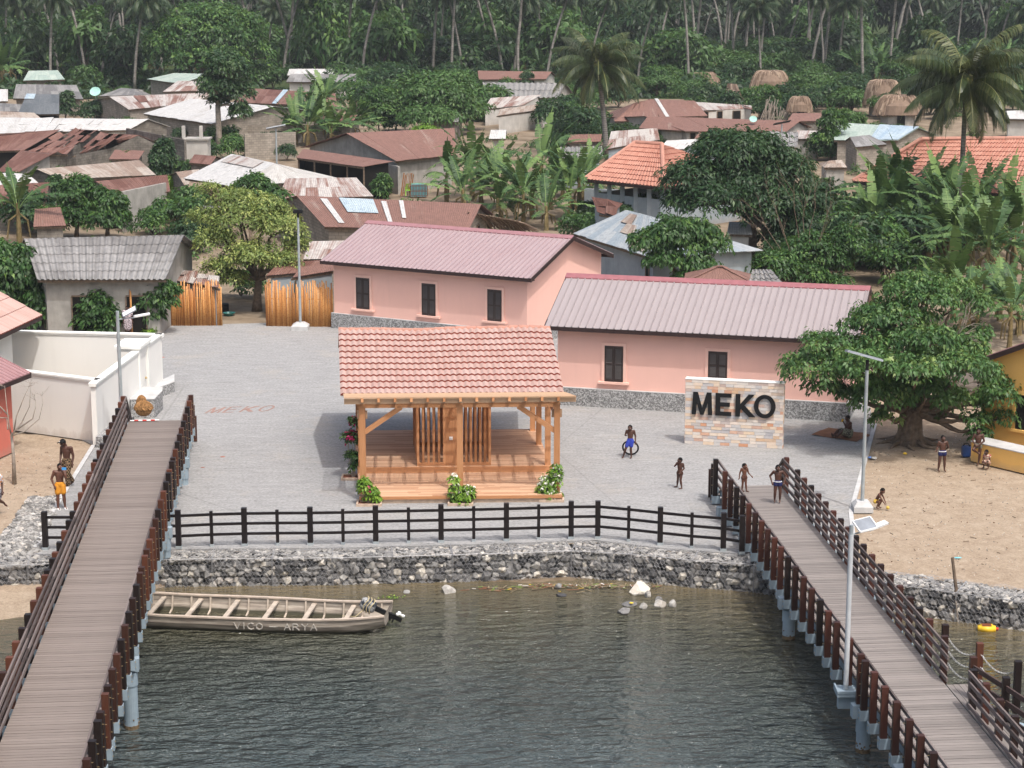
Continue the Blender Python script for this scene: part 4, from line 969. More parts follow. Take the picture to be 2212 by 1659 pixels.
# white house (tile roof) and red house on the left
def side_house(name, lab, near, far, ze, wallmat, slope, wh, tile, xin=.45, L2=9):
    f = Fr(near, far); d = f.d; f = Fr(Vector(near)-d*L2, far); root = empty(name, tuple(f.P(f.L/2, wh, 0)), lab, 'house'); f.off = root.location.copy(); L = f.L; zr = ze+wh*slope
    mb = MB(); V = [f.P(u, w, z) for z in (0, ze+slope*xin-.02) for u, w in ((xin, xin), (L-xin, xin), (L-xin, 2*wh-xin), (xin, 2*wh-xin))]
    mb.add(V, [(0, 1, 5, 4), (1, 2, 6, 5), (2, 3, 7, 6), (3, 0, 4, 7)])
    for u, o_ in ((xin, 1), (L-xin, -1)): mb.add([f.P(u, xin, ze+slope*xin-.02), f.P(u, wh, zr-.06), f.P(u, 2*wh-xin, ze+slope*xin-.02)][::o_], [(0, 1, 2)])
    mb.build('wall', wallmat, root)
    Ls = math.hypot(wh, zr-ze); nrm = Vector((0, -(zr-ze), wh)).normalized()
    if tile:
        mb, me = MB(), MB(); P = lambda u, v, h: f.P(u, wh*v/Ls+nrm.y*h, ze+(zr-ze)*v/Ls+nrm.z*h)
        tileroof(mb, me, P, L, Ls, .2, .85, .05, .03); rf = mb.build('roof', M['tile'], root); me.build('tile_edges', M['tile_edge'], rf)
        mb = MB(); mb.quad([f.P(0, 2*wh, ze), f.P(0, wh, zr), f.P(L, wh, zr), f.P(L, 2*wh, ze)]); mb.build('back_slope', M['tile'], root)
    else:
        mb = MB(); ribroof(mb, f, 0, L, 0, ze, wh, zr, .27); ribroof(mb, f, 0, L, 2*wh, ze, wh, zr, .27); mb.build('roof', M['rib_red'], root)
    mb = MB(); f.fbox(mb, -.02, L+.02, -.02, .03, ze-.2, ze-.03); mb.bar(f.P(L, 0, ze-.1), f.P(L, wh, zr-.1), .05, .19); mb.bar(f.P(L, 2*wh, ze-.1), f.P(L, wh, zr-.1), .05, .19); mb.build('fascia', M['fascia'], root)
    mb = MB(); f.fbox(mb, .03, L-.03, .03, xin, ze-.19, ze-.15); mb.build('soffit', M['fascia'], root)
    return root, f
side_house('white_house', 'cream house with a salmon tiled roof at the left edge', at(0, 723, 3.3), at(90, 681, 3.3), 3.3, M['white_r'], .52, 3.6, True, 1.0)
side_house('red_house', 'terracotta red house with a dull pink ribbed roof at the lower left edge', at(0, 831, 3.0), at(66, 805, 3.0), 3.0, M['red_r'], .42, 3.2, False, .55)
# cream yard wall with gate
A0 = at(212, 963, 0); A1 = at(352, 842, 0); f = Fr(A0, A1); A1 = f.P(f.L, 0); f.off = A0.copy()
root = empty('yard_wall', tuple(A0), 'high cream yard wall with moulded coping and a gate beside the left boardwalk', 'wall'); H_ = 2.42
mb = MB(); T = .2
gu0, gu1 = f.hit(905/1936*700*.5486+0, 0)[0], 0
gx = lambda px: f.hit(px, 800)[0]
ga, gb = gx(303), gx(319)      # door opening
f.fbox(mb, 0, ga, 0, T, 0, H_); f.fbox(mb, gb, f.L, 0, T, 0, H_); f.fbox(mb, ga, gb, 0, T, 2.15, H_)
bk = Fr(at(55, 722, 2.35), at(351, 729, 2.35)); bk.off = A0.copy()
w1 = bk.L; bk.fbox(mb, -3, w1-.1, 0, T, 0, H_)
fr = Fr(A0, at(62, 950, 0)); 
pL = at(64, 806, 2.42); nf = Fr(pL, at(210, 824, 2.42)); nf.off = A0.copy(); nf.fbox(mb, -3, nf.L-.02, .0, T, 0, H_)
mb.build('wall', M['cream'], root)
mb = MB()
for F_, a, b in ((f, -.08, ga-.25), (f, gb+.3, f.L+.08), (bk, -3, w1+.0), (nf, -3, nf.L)):
    F_.fbox(mb, a, b, -.06, T+.06, H_, H_+.07); F_.fbox(mb, a, b, -.035, T+.035, H_-.07, H_-.0)
mb.build('coping', M['white_r'], root)
mb = MB(); f.fbox(mb, ga-.30, gb+.35, -.12, 1.0, H_+.14, H_+.26); f.fbox(mb, ga-.22, gb+.27, -.05, .9, H_-.0, H_+.14); f.fbox(mb, ga-.22, ga-.02, -.05, .0, 0, H_); f.fbox(mb, gb+.02, gb+.22, -.05, .0, 0, H_); mb.build('gate_canopy', M['white_r'], root)
mb = MB(); f.fbox(mb, ga, gb, .05, .1, 0, 2.15); dr = mb.build('gate', M['cream'], root); mb = MB(); mb.ball(f.P(gb-.25, .02, 1.1), .06, 8); mb.build('handle', M['bolt'], dr)
mb = MB(); f.fbox(mb, -.3, 3.4, -.55, -.0, 0, .42); mb.build('plinth', M['aggregate'], root)
# free standing aggregate benches on the plaza
def bench(lab, pts, h):
    mb = MB(); mb.prism([(p[0]-pts[0][0], p[1]-pts[0][1]) for p in pts], 0, h); o = mb.build('bench_body', M['aggregate']); root = empty('stone_bench', (pts[0][0], pts[0][1], 0), lab, 'bench'); o.parent = root
    mb = MB(); c = (sum((p[0]-pts[0][0]) for p in pts)/len(pts), sum((p[1]-pts[0][1]) for p in pts)/len(pts)); mb.prism([((p[0]-pts[0][0]-c[0])*1.02+c[0], (p[1]-pts[0][1]-c[1])*1.02+c[1]) for p in pts], h, h+.03); mb.build('bench_top', M['agg_top'], root); return root
bench('long low grey aggregate bench at the far end of the cream yard wall', [A(333, 858), A(352, 856), A(377, 846), A(377, 830), A(351, 842)], .42)
bench('square grey aggregate block bench with the brown net heaps on it', [A(283, 904), A(335, 903), A(352, 884), A(352, 876), A(300, 876)], .78)
def netheap(px, py, z, rx, ry, rz, lab, mat='thatch', sc=1):
    p = at(px, py, z); mb = MB(); r = random.Random(int(px)); 
    for i in range(60):
        an = 2*math.pi*i/60; pts = []
        for t in np.linspace(0.02, 1, 8): a2 = an+.25*math.sin(t*5+i); pts.append((math.cos(a2)*rx*math.sin(t*1.57)*(1+.06*math.sin(an*5)), math.sin(a2)*ry*math.sin(t*1.57), rz*math.cos(t*1.57)+.01))
        mb.tube(pts, [.03+.02*r.random()]*8, 4)
    mb.ball((0, 0, 0), 1, 16, (rx*.97, ry*.97, rz*.98)); o = mb.build('net_heap', plain('net_'+str(int(px)), (.24, .13, .055, 1), .95, .1, .5, 9, 0, .6)); o.location = p; return tag(o, lab, 'net heap')
netheap(310, 884, .81, .36, .30, .30, 'large brown heap of fibre netting on the aggregate block')
netheap(306, 876, .88, .19, .18, .38, 'smaller upper bundle of netting behind the large brown heap')

# ------------------------------------------------------------------ sign wall
a = at(1479, 958); b = at(1690, 969.5); f = Fr(a, b); root = empty('sign_wall', tuple(f.P(f.L/2, 0)), 'freestanding stone clad wall with big black letters MEKO on the plaza', 'sign'); f.off = root.location.copy(); Hs = 2.56; T = .32
mb = MB(); f.fbox(mb, .02, f.L-.02, .02, T, 0, Hs-.04); mb.build('core', M['cream'], root)
mb = MB(); r = random.Random(4); z = 0.0; rh = Hs/21
for row in range(21):
    u = 0.0
    while u < f.L-.01:
        w = min(f.L-u, r.choice((.24, .30, .36, .42))); 
        if f.L-u-w < .1: w = f.L-u
        mb.tint = r.random(); f.fbox(mb, u+.004, u+w-.004, -.012+r.uniform(-.006, .006), .02, z+.004, z+rh-.004); u += w
    mb.tint = r.random(); f.fbox(mb, f.L-.02, f.L+.012, .0, T, z+.004, z+rh-.004); mb.tint = r.random(); f.fbox(mb, -.012, .02, .0, T, z+.004, z+rh-.004)
    z += rh
k = NM('quartzite_blocks', .75, .3); t = k.tint(); base = k.ramp(t, [(0, (.38, .37, .40, 1)), (.22, (.55, .53, .52, 1)), (.42, (.72, .63, .55, 1)), (.58, (.68, .50, .34, 1)), (.70, (.72, .62, .56, 1)), (.80, (.55, .22, .09, 1)), (.92, (.44, .42, .42, 1)), (1, (.58, .36, .2, 1))])
k.col(k.mix(.22, base, k.ramp(k.noise(k.obj((2, 2, 5)), 3, 5, .65), [(.3, (.30, .28, .27, 1)), (.6, (.62, .58, .53, 1)), (.75, (.6, .35, .2, 1))])))
mb.build('stone_cladding', k.m, root)
mb = MB(); f.fbox(mb, -.02, f.L+.02, -.025, T+.02, Hs-.001, Hs+.03); mb.build('capping', M['cream'], root)
u0, z0 = f.hit(1474.67+60/3, 553+1022/3); u1, z1 = f.hit(1474.67+600/3, 553+1035/3); zt = f.hit(1474.67+60/3, 553+878/3)[1]
Hh = zt-z0; W_ = u1-u0; mb = MB(); cw = [(0, .248), (.285, .19), (.525, .225), (.745, .258)]
for ch, (s, w) in zip('MEKO', cw):
    letters(mb, ch, u0+s*W_, w*W_, Hh, .18, lambda u, v, d: f.P(u, -.03-.065*d, z0+v+.0))
lt = mb.build('letters', M['black'], root)
mb = MB()
for s, w in cw:
    for q in (.2, .8):
        for v in (.2, .8): mb.bar(f.P(u0+(s+w*q)*W_, 0, z0+v*Hh), f.P(u0+(s+w*q)*W_, -.035, z0+v*Hh), .02, .02)
mb.build('letter_pins', M['steel'], lt)

# ------------------------------------------------------------------ black fence along the edge
FP = [(386.7, 1184, 1), (458, 1180.5, 0), (529, 1178.5, 1), (600, 1177.5, 0), (671, 1177, 1), (741.5, 1176, 0), (812, 1174, 1), (883, 1172.5, 0), (953, 1171, 1), (1023.5, 1169.5, 0), (1094, 1167.7, 1), (1163.5, 1165.5, 0), (1233.5, 1163.4, 1), (1291, 1162.7, 1), (1357.5, 1169, 0), (1425.6, 1176.7, 1), (1493.7, 1184, 0), (1562, 1189.5, 1), (1602, 1196, 1)]
FP = [(212, 1186, 1), (-1, 0, 0), (-1, 0, 0)][:0]+FP
def fence(lab, pts):
    P = [at(x, y) for x, y, t in pts]; c = P[len(P)//2]; root = empty('post_and_rail_fence', tuple(c), lab, 'fence')
    for p, (x, y, t) in zip(P, pts):
        w = .17 if t else .10; mb = MB(); q = p-c; mb.box((-w/2, -w/2, .06), (w/2, w/2, 1.26 if t else 1.18), lambda v: q+v); po = mb.build('post', M['black_w'], root)
        mb = MB(); mb.box((-w/2-.012, -w/2-.012, 0), (w/2+.012, w/2+.012, .09), lambda v: q+v); mb.build('base_plate', M['steel'], po)
    for i, (a, b) in enumerate(zip(P, P[1:])):
        for z in (.40, .74, 1.07): mb = MB(); mb.bar(a-c+Vector((0, -.0, z)), b-c+Vector((0, -.0, z)), .05, .085); mb.build('rail', M['black_w'], root)
fence('long black timber post and rail fence along the plaza edge between the boardwalks', [(300, 1184, 0)]+FP)
fence('short black timber fence on the far left of the left boardwalk', [(99, 1187, 1), (165, 1187, 0), (215, 1186.5, 0)])

# ------------------------------------------------------------------ bamboo fences
def bamboo(lab, pts, h0=1.9, h1=2.35, seed=1, z0=0.0):
    r = random.Random(seed); a = Vector(pts[0]); root = empty('bamboo_fence', (a.x, a.y, 0), lab, 'fence'); mb = MB(); bk = MB()
    for p, q in zip(pts, pts[1:]):
        p = Vector((p[0], p[1], 0)); q = Vector((q[0], q[1], 0)); L = (q-p).length; d = (q-p).normalized(); n = Vector((-d.y, d.x, 0)); s = 0
        while s < L:
            w = r.uniform(.05, .075); h = r.uniform(h0, h1)-(.25 if r.random() < .3 else 0); ln = r.uniform(-.02, .02); b_ = p+d*(s+w/2)-Vector((a.x, a.y, 0))+n*r.uniform(-.02, .02)
            mb.tube([b_, b_+d*ln*h/2+Vector((0, 0, h/2)), b_+d*ln*h+Vector((0, 0, h))], [w*.55, w*.52, w*.48], 7); s += w*.78
        for z in (.5, 1.4): bk.bar(p-Vector((a.x, a.y, 0))+n*.07+Vector((0, 0, z)), q-Vector((a.x, a.y, 0))+n*.07+Vector((0, 0, z)), .06, .06)
    mb.build('canes', M['bamboo'], root, smooth=True); bk.build('cross_poles', M['bamboo'], root); return root
bamboo('orange bamboo fence left of the passage, running down beside the shrubs', [A(284, 726), A(352, 703.5), A(480, 703)], 1.95, 2.4, 1)
bamboo('orange bamboo fence between the passage and the far pink house', [A(575, 704), A(719, 706)], 1.95, 2.4, 2)

# ------------------------------------------------------------------ pavilion (frame slightly skewed as built)
po = at(785, 1066, .25); PO = Vector((po.x, po.y, 0)); ax = math.radians(2.0); ay = math.radians(5.2)
PU = Vector((math.cos(ax), math.sin(ax), 0)); PV = Vector((-math.sin(ay), math.cos(ay), 0))
root = empty('pavilion', tuple(PO+PU*3.35+PV*4.2), 'open timber pavilion with salmon tiled roof, slatted screens and raised deck on the plaza', 'pavilion'); off = root.location
PP = lambda u, v, z=0: PO+PU*u+PV*v+Vector((0, 0, z))-off
def pbox(mb, u0, u1, v0, v1, z0, z1): mb.box((u0, v0, z0), (u1, v1, z1), lambda v: PP(v.x, v.y, v.z))
Wd = 6.75
mb = MB(); pbox(mb, -.12, Wd+.12, -.42, 8.6, 0, .22); mb.build('plinth', M['brick_p'], root)
mb = MB(); r = random.Random(2)
v = -.45
while v < 2.75:
    u = -.15
    while u < Wd+.1:
        w = min(Wd+.15-u, r.uniform(1.2, 2.6)); mb.tint = r.random(); mb.bar(PP(u+.004, v+.05, .245), PP(u+w-.004, v+.05, .245), .094, .04); u += w
    v += .10
mb.build('lower_deck', M['teak_deck'], root)
mb = MB(); v = 2.82
while v < 8.55:
    u = -.15
    while u < Wd+.1:
        w = min(Wd+.15-u, r.uniform(1.2, 2.6)); mb.tint = r.random(); mb.bar(PP(u+.004, v+.05, .465), PP(u+w-.004, v+.05, .465), .094, .04); u += w
    v += .10
mb.build('upper_deck', M['teak_deck'], root)
mb = MB(); mb.tint = .8; mb.bar(PP(-.15, 2.79, .36), PP(Wd+.15, 2.79, .36), .05, .235); pbox(mb, -.15, Wd+.15, 2.83, 8.5, .22, .43); mb.build('step_board', M['teak'], root)
mb = MB(); mb.tint = .5; mb.bar(PP(-.15, -.47, .20), PP(Wd+.15, -.47, .20), .03, .10); mb.build('deck_edge', M['teak'], root)
PS = .21
def ppost(u, v, z0, z1, w=PS, t=None, nm='post'):
    mb = MB(); mb.tint = r.random() if t is None else t; mb.bar(PP(u, v, z0), PP(u, v, z1), w, w, (0, 1, 0)); return mb.build(nm, M['teak'], root)
ztop = 3.60; slope_p = (3.60-3.02)/3.3
for u in (0, Wd/2, Wd): ppost(u, 0, .22, ztop)
for u, zt in ((0, 3.0), (Wd, 3.0)): ppost(u, 2.95, .48, zt)
for u in (0, Wd): ppost(u, 6.1, .48, 3.9); ppost(u, 8.4, .48, 2.95)
# ridge posts inside screens
mb = MB()
# pergola: front beam, rafters rising to the front, thin slats on top
mb.tint = .55; mb.bar(PP(-.15, .0, 3.42), PP(Wd/2-.11, .0, 3.42), .10, .22); mb.tint = .75; mb.bar(PP(Wd/2+.11, .0, 3.42), PP(Wd+.0, .0, 3.42), .10, .22); mb.build('front_beam', M['teak'], root)
mb = MB(); mb.tint = .6; mb.bar(PP(-.62, -.27, 3.60), PP(Wd+.62, -.27, 3.63), .045, .19); mb.build('fascia_board', M['teak_pale'], root)
for i in range(13):
    u = 0.0+i*Wd/12; mb = MB(); mb.tint = r.random(); mb.bar(PP(u, -.42, 3.665), PP(u, 3.3, 3.02), .09, .14); mb.build('rafter', M['teak'], root)
mb = MB()
for j in range(16):
    v = -.36+j*.215; z = 3.75-(v+.4)*.172; mb.tint = r.random(); mb.bar(PP(-.62, v, z), PP(Wd+.62, v, z), .065, .022)
mb.build('slats', M['teak_pale'], root)
for u, s in ((0, 1), (Wd, -1)):
    mb = MB(); mb.tint = .6; mb.bar(PP(u+s*.08, 0, 2.45), PP(u+s*1.35, 0, 3.33), .10, .17); mb.build('brace', M['teak'], root)
    mb = MB(); mb.bar(PP(u-s*.0, 0.0, 3.0), PP(u, 8.4, 2.9), .12, .2); mb.build('side_beam', M['teak'], root)
    mb = MB(); mb.bar(PP(u-.18, .1, 3.05), PP(u+.18, .1, 3.05), .08, .28); mb.build('beam_end', M['teak_pale'], root)
# slatted screen boxes
u0, u1, v0, v1 = 2.05, 4.65, 2.95, 6.1
uc = 3.2
for (ua, ub, vv) in ((u0, uc-.2, v0), (uc+.25, u1, v0), (u0, uc-.2, v1), (uc+.25, u1, v1)):
    mb = MB(); n = int(abs(ub-ua)/.165)
    for i in range(n+1):
        mb.tint = r.random(); u = ua+(ub-ua)*i/n; mb.bar(PP(u, vv, .60), PP(u, vv, 2.96), .085, .085, (0, 1, 0))
    mb.bar(PP(ua-.04, vv, .545), PP(ub+.04, vv, .545), .11, .11); mb.build('slat_screen', M['teak'], root)
for uu in (u0, u1):
    mb = MB()
    for i in range(15): mb.tint = r.random(); v = v0+.2+(v1-v0-.4)*i/14; mb.bar(PP(uu, v, .60), PP(uu, v, 2.96), .075, .085, (0, 1, 0))
    mb.build('slat_screen', M['teak'], root)
mb = MB(); mb.tint = .5; mb.bar(PP(uc+.02, v0, .48), PP(uc+.02, v0, 2.96), .44, .10, (0, 1, 0)); mb.build('screen_panel', M['teak'], root); mb = MB(); mb.tint = .5; mb.bar(PP(uc+.02, v1, .48), PP(uc+.02, v1, 2.96), .44, .10, (0, 1, 0)); sb = mb.build('screen_panel', M['teak'], root)
mb = MB(); pbox(mb, uc-.02, uc+.10, v0-.075, v0-.05, 1.45, 1.57); mb.build('switch', M['white_p'], sb)
# tiled roof: two slopes
rl, rr = -.72, Wd+.62
W_ = rr-rl; ve, vr = 3.3, 7.85; zE, zR = 3.05, 4.62
Ls = math.hypot(vr-ve, zR-zE); nr = Vector((0, -(zR-zE), vr-ve)).normalized()
sag = lambda u: -.035*math.sin(u*.8-.5)-.015*math.sin(u*2.3+1)
mb, me = MB(), MB()
P1 = lambda u, v, h: PP(rl+u, ve+(vr-ve)*v/Ls+nr.y*h, zE+(zR-zE)*v/Ls+nr.z*h+sag(u)*v/Ls)
tileroof(mb, me, P1, W_, Ls, .222, .44, .05, .06, random.Random(3)); rf = mb.build('roof', M['tile'], root); me.build('tile_edges', M['tile_edge'], rf)
mb, me = MB(), MB()
P2_ = lambda u, v, h: PP(rr-u, 2*vr-ve-(vr-ve)*v/Ls-nr.y*h, zE+(zR-zE)*v/Ls+nr.z*h+sag(W_-u)*v/Ls)
tileroof(mb, me, P2_, W_, Ls, .222, .44, .045, .035, random.Random(4)); rf2 = mb.build('back_slope', M['tile'], root)
mb = MB(); mb.quad([PP(rl, ve, zE-.03), PP(rl, vr, zR-.1), PP(rr, vr, zR-.1), PP(rr, ve, zE-.03)]); mb.quad([PP(rl, 2*vr-ve, zE-.03), PP(rr, 2*vr-ve, zE-.03), PP(rr, vr, zR-.1), PP(rl, vr, zR-.1)]); mb.build('roof_boards', M['teak'], root)
mb = MB(); n = 20
for i in range(n):
    mb.tint = r.random(); a = W_*i/n; b = W_*(i+1)/n-.012; za, zb = zR+.03+sag(a), zR+.03+sag(b); pts = []
    for uu, zz, rr_ in ((a, za, .115), (b, zb, .10)):
        for t in np.linspace(0, math.pi, 7): pts.append(PP(rl+uu, vr-math.cos(t)*rr_, zz-.05+math.sin(t)*rr_*1.0))
    mb.add(pts, [(q, q+1, q+8, q+7)[::-1] for q in range(6)])
mb.build('ridge_tiles', M['tile_ridge'], rf, smooth=True)
for v in (3.1, 8.4, 2*vr-ve-.3): pass
# ================================================================== VILLAGE HOUSES
def panels(mb, c, nu, nv, th=.03, rnd=random, jitter=.012, miss=(), curl=0):
    """roof slope c = (eaveL, eaveR, ridgeR, ridgeL) covered with overlapping sheets"""
    A_, B_, C_, D_ = [Vector(p) for p in c]
    nrm = (B_-A_).cross(D_-A_) if (D_-A_).length > .01 else (B_-A_).cross(C_-A_); nrm.normalize()
    if nrm.z < 0: nrm = -nrm
    W = max((B_-A_).length, (C_-D_).length); H = (((D_+C_)-(A_+B_))/2).length
    pt = lambda s, t: lerp(lerp(A_, B_, s), lerp(D_, C_, s), t)
    for j in range(nv):
        for i in range(nu):
            if (i, j) in miss: continue
            s0, s1, t0, t1 = i/nu, (i+1)/nu, j/nv, min(1, (j+1)/nv+.02)
            tn = rnd.random(); h = rnd.uniform(0, jitter)+.012*(nv-j)+((i % 2)*.006)
            if j == 0: t0 -= rnd.uniform(0, .02)
            ps = [pt(s0, t0), pt(s1, t0), pt(s1, t1), pt(s0, t1)]
            ps = [p+nrm*(h+(rnd.uniform(0, .2)*curl if curl and rnd.random() < .3 else 0)) for p in ps]
            vs = ps+[p-nrm*th for p in ps]
            rc = [(s0*W, t0*H, tn), (s1*W, t0*H, tn), (s1*W, t1*H, tn), (s0*W, t1*H, tn)]; rc += rc
            mb.add(vs, [(0, 1, 2, 3), (7, 6, 5, 4), (0, 4, 5, 1), (1, 5, 6, 2), (2, 6, 7, 3), (3, 7, 4, 0)], rc)
def wavesheet(mb, c, pitch, amp, courses=4, step=.03):
    A_, B_, C_, D_ = [Vector(p) for p in c]; nrm = (B_-A_).cross(D_-A_).normalized()
    if nrm.z < 0: nrm = -nrm
    W = (B_-A_).length; H = (D_-A_).length; k = 6; n = int(W/pitch)*k; pt = lambda s, t: lerp(lerp(A_, B_, s), lerp(D_, C_, s), t)
    for j in range(courses):
        V = []; RC = []
        for i in range(n+1):
            s = i/n; h = amp*math.cos(2*math.pi*(i % k)/k); tn = (math.sin(int(i/(k*5))*12.9+j*7.1)*.5+.5)
            for t, st in ((j/courses-.01, step), ((j+1)/courses, 0)): V.append(pt(s, t)+nrm*(h+st)); RC.append((s*W, t*H, tn))
        mb.add(V, [(2*i, 2*i+2, 2*i+3, 2*i+1) for i in range(n)], RC)
def vhouse(lab, eL, eR, rR, rL, roof, wall, ze_=2.4, slope=.26, over=.35, style='gable', nu=None, nv=2, wins=(), doors=(), wave=None, back=True, cat='house', name='village_house', miss=(), curl=0, patches=(), ridge=None, front='wall', wallz=None):
    ze = ze_*(.85 if name == 'village_house' and wave is None else 1)
    A_, B_ = at(*eL, ze), at(*eR, ze); rm = ((rR[0]+rL[0])/2, (rR[1]+rL[1])/2); Em = (A_+B_)/2
    lo, hi = ze+.02, ze+7
    for _ in range(40):
        m = (lo+hi)/2; R_ = at(*rm, m); dist = ((R_-Em).xy).length*(1 if R_.y > Em.y-.5 else -1)
        if m-ze < slope*dist: lo = m
        else: hi = m
    zr = lo
    D_, C_ = at(*rL, zr), at(*rR, zr)
    c0 = Vector((Em.x, Em.y, 0)); root = empty(name, tuple(c0), lab, cat, 'tin roofed houses of the village' if name == 'village_house' else None)
    A_, B_, C_, D_ = [p-c0 for p in (A_, B_, C_, D_)]
    d = (B_-A_).normalized(); n = Vector((-d.y, d.x, 0)); wh = ((C_+D_)/2-(A_+B_)/2).dot(n)
    rnd = random.Random(int(eL[0]*7+eL[1])); Wd_ = (B_-A_).length; Hs = ((C_+D_-A_-B_)/2).length
    nu = nu or max(2, int(Wd_/.85))
    if style == 'gable': bR, bL = B_+2*Vector((C_.x-B_.x, C_.y-B_.y, 0)), A_+2*Vector((D_.x-A_.x, D_.y-A_.y, 0))
    elif style == 'shed': bR, bL = C_, D_
    else: bR, bL = B_+n*2*wh, A_+n*2*wh
    mb = MB()
    if wave: wavesheet(mb, (A_, B_, C_, D_), *wave)
    else: panels(mb, (A_, B_, C_, D_), nu, nv, rnd=rnd, miss=miss, curl=curl)
    rf = mb.build('roof', M[roof], root)
    if style != 'shed' and back:
        mb = MB()
        if style == 'gable': panels(mb, (bR, bL, D_, C_), nu, nv, rnd=rnd)
        else:
            panels(mb, (bR, bL, D_, C_), nu, nv, rnd=rnd); ns = max(2, int(2*wh/.9))
            panels(mb, (B_, bR, C_, C_+Vector((.01, .01, 0))), ns, nv, rnd=rnd); panels(mb, (bL, A_, D_, D_+Vector((.01, .01, 0))), ns, nv, rnd=rnd)
        mb.build('back_slope' if style == 'gable' else 'roof_sides', M[roof], root)
    if ridge: 
        mb = MB(); mb.bar(D_+Vector((0, 0, .05)), C_+Vector((0, 0, .05)), .3, .05)
        if style == 'hip':
            for p, q in ((A_, D_), (B_, C_)): mb.bar(p+Vector((0, 0, .04)), q+Vector((0, 0, .04)), .25, .04)
        mb.build('ridge_cap', M[ridge], rf)
    for (s0, s1, t0, t1, m) in patches:
        P_ = lambda s, t: lerp(lerp(A_, B_, s), lerp(D_, C_, s), t)+Vector((0, 0, .085)); mb = MB(); panels(mb, (P_(s0, t0), P_(s1, t0), P_(s1, t1), P_(s0, t1)), max(1, int((s1-s0)*Wd_/.9)), 1, .015, rnd); mb.build('roof_patch', M[m], rf)
    # walls
    q = [A_, B_, bR, bL]; cen = sum(q, Vector())/4
    ins = []
    for i in range(4):
        p = q[i]; e1 = (q[(i+1) % 4]-p); e0_ = (q[i-1]-p); e1.z = e0_.z = 0
        ins.append(p+e1.normalized()*over+e0_.normalized()*over)
    if style == 'shed': zs = [ze, ze, zr, zr]
    else: zs = [ze]*4
    zs = [z+over*slope*.9-.04 for z in zs] if style != 'shed' else [z-.02 for z in zs]
    mb = MB(); 
    def wallq(p, q_, za, zb):
        L = (q_-p).length; mb.add([(p.x, p.y, -.1), (q_.x, q_.y, -.1), (q_.x, q_.y, zb), (p.x, p.y, za)], [(0, 1, 2, 3)], [(0, 0, .5), (L, 0, .5), (L, zb, .5), (0, za, .5)])
    for i in range(4):
        j = (i+1) % 4
        if i == 0 and front == 'open': continue
        wallq(ins[i], ins[j], zs[i], zs[j])
    if style == 'gable':
        for i, j, r_ in ((1, 2, C_), (3, 0, D_)):
            rp = (ins[i]+ins[j])/2; t = (ins[j]-ins[i]).length; mb.add([(ins[i].x, ins[i].y, zs[i]), (ins[j].x, ins[j].y, zs[j]), (rp.x, rp.y, zr-.05)], [(0, 1, 2)], [(0, zs[i], .5), (t, zs[i], .5), (t/2, zr, .5)])
    wl = mb.build('wall', M[wall], root)
    if front == 'open':
        mb = MB(); npo = max(2, int(Wd_/2))
        for i in range(npo+1): p = lerp(ins[0], ins[1], i/npo); mb.bar((p.x, p.y, 0), (p.x, p.y, ze), .12, .12)
        mb.bar((ins[0].x, ins[0].y, ze-.1), (ins[1].x, ins[1].y, ze-.1), .12, .14); mb.build('posts', M['bark'], root)
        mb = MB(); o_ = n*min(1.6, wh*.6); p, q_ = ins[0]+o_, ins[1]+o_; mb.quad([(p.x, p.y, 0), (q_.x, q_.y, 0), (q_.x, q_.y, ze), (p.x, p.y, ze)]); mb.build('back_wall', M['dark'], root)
    for k_, lst in (('window', wins), ('door', doors)):
        for item in lst:
            side, s, w = item[:3]; i = {'f': 0, 'r': 1, 'l': 3}[side]; p, q_ = ins[i], ins[(i+1) % 4]; dd = (q_-p); L = dd.length; dd = dd.normalized(); dd.z = 0; nn = Vector((dd.y, -dd.x, 0)); a = Vector((p.x, p.y, 0))+dd*(s*L-w/2)
            z0, z1 = (1.0, 1.9) if k_ == 'window' else (0, 2.0)
            mb = MB(); mb.bar(a+nn*.01+Vector((0, 0, (z0+z1)/2)), a+dd*w+nn*.01+Vector((0, 0, (z0+z1)/2)), .05, z1-z0); o = mb.build(k_, M['dark'], root)
            mb = MB(); 
            for zz in (z0, z1): mb.bar(a+nn*.03+Vector((0, 0, zz)), a+dd*w+nn*.03+Vector((0, 0, zz)), .07, .07)
            for uu in (0, w): mb.bar(a+dd*uu+nn*.03+Vector((0, 0, z0+.036)), a+dd*uu+nn*.03+Vector((0, 0, z1-.036)), .07, .07, (dd.x, dd.y, 0))
            mb.build('frame', M['bark'], o)
    # rafter ends / purlin under the eave
    mb = MB(); mb.bar(A_+Vector((0, 0, -.10))+n*.1, B_+Vector((0, 0, -.10))+n*.1, .06, .12); mb.build('eave_beam', M['bark'], root)
    return root
V_ = vhouse
V_('long grey house with a corrugated asbestos cement roof behind the left bamboo fence', (80, 604), (358, 603.5), (398, 508), (52, 516), 'asb', 'plast_g', 2.9, .36, .5, wave=(.27, .038, 5, .03), doors=(('f', .315, 1.0), ('f', .80, 1.0)), wins=())
V_('lean-to of patched grey sheets beside the asbestos cement roof', (366, 605), (472, 622), (474, 598), (384, 584), 'mixed', 'plast_b', 2.0, .15, .2, 'shed', nv=2, curl=.6, cat='shed', name='shed')
V_('blue painted plank shack behind the right bamboo fence', (575, 596), (700, 585), (720, 560), (600, 570), 'rust', 'plast_b', 2.3, .2, .2, 'shed', wins=(('f', .55, .5),), cat='shack', name='shack')
V_('small red roofed shelter against the left end of the far pink house', (632, 600), (722, 585), (724, 568), (650, 578), 'rust2', 'plast_b', 2.3, .15, .2, 'shed', cat='shelter', name='shelter')
V_('house with half rusted white roof just left of the far pink ridge', (655, 560), (738, 560), (760, 520), (668, 522), 'mixed', 'block', 2.4, .3)
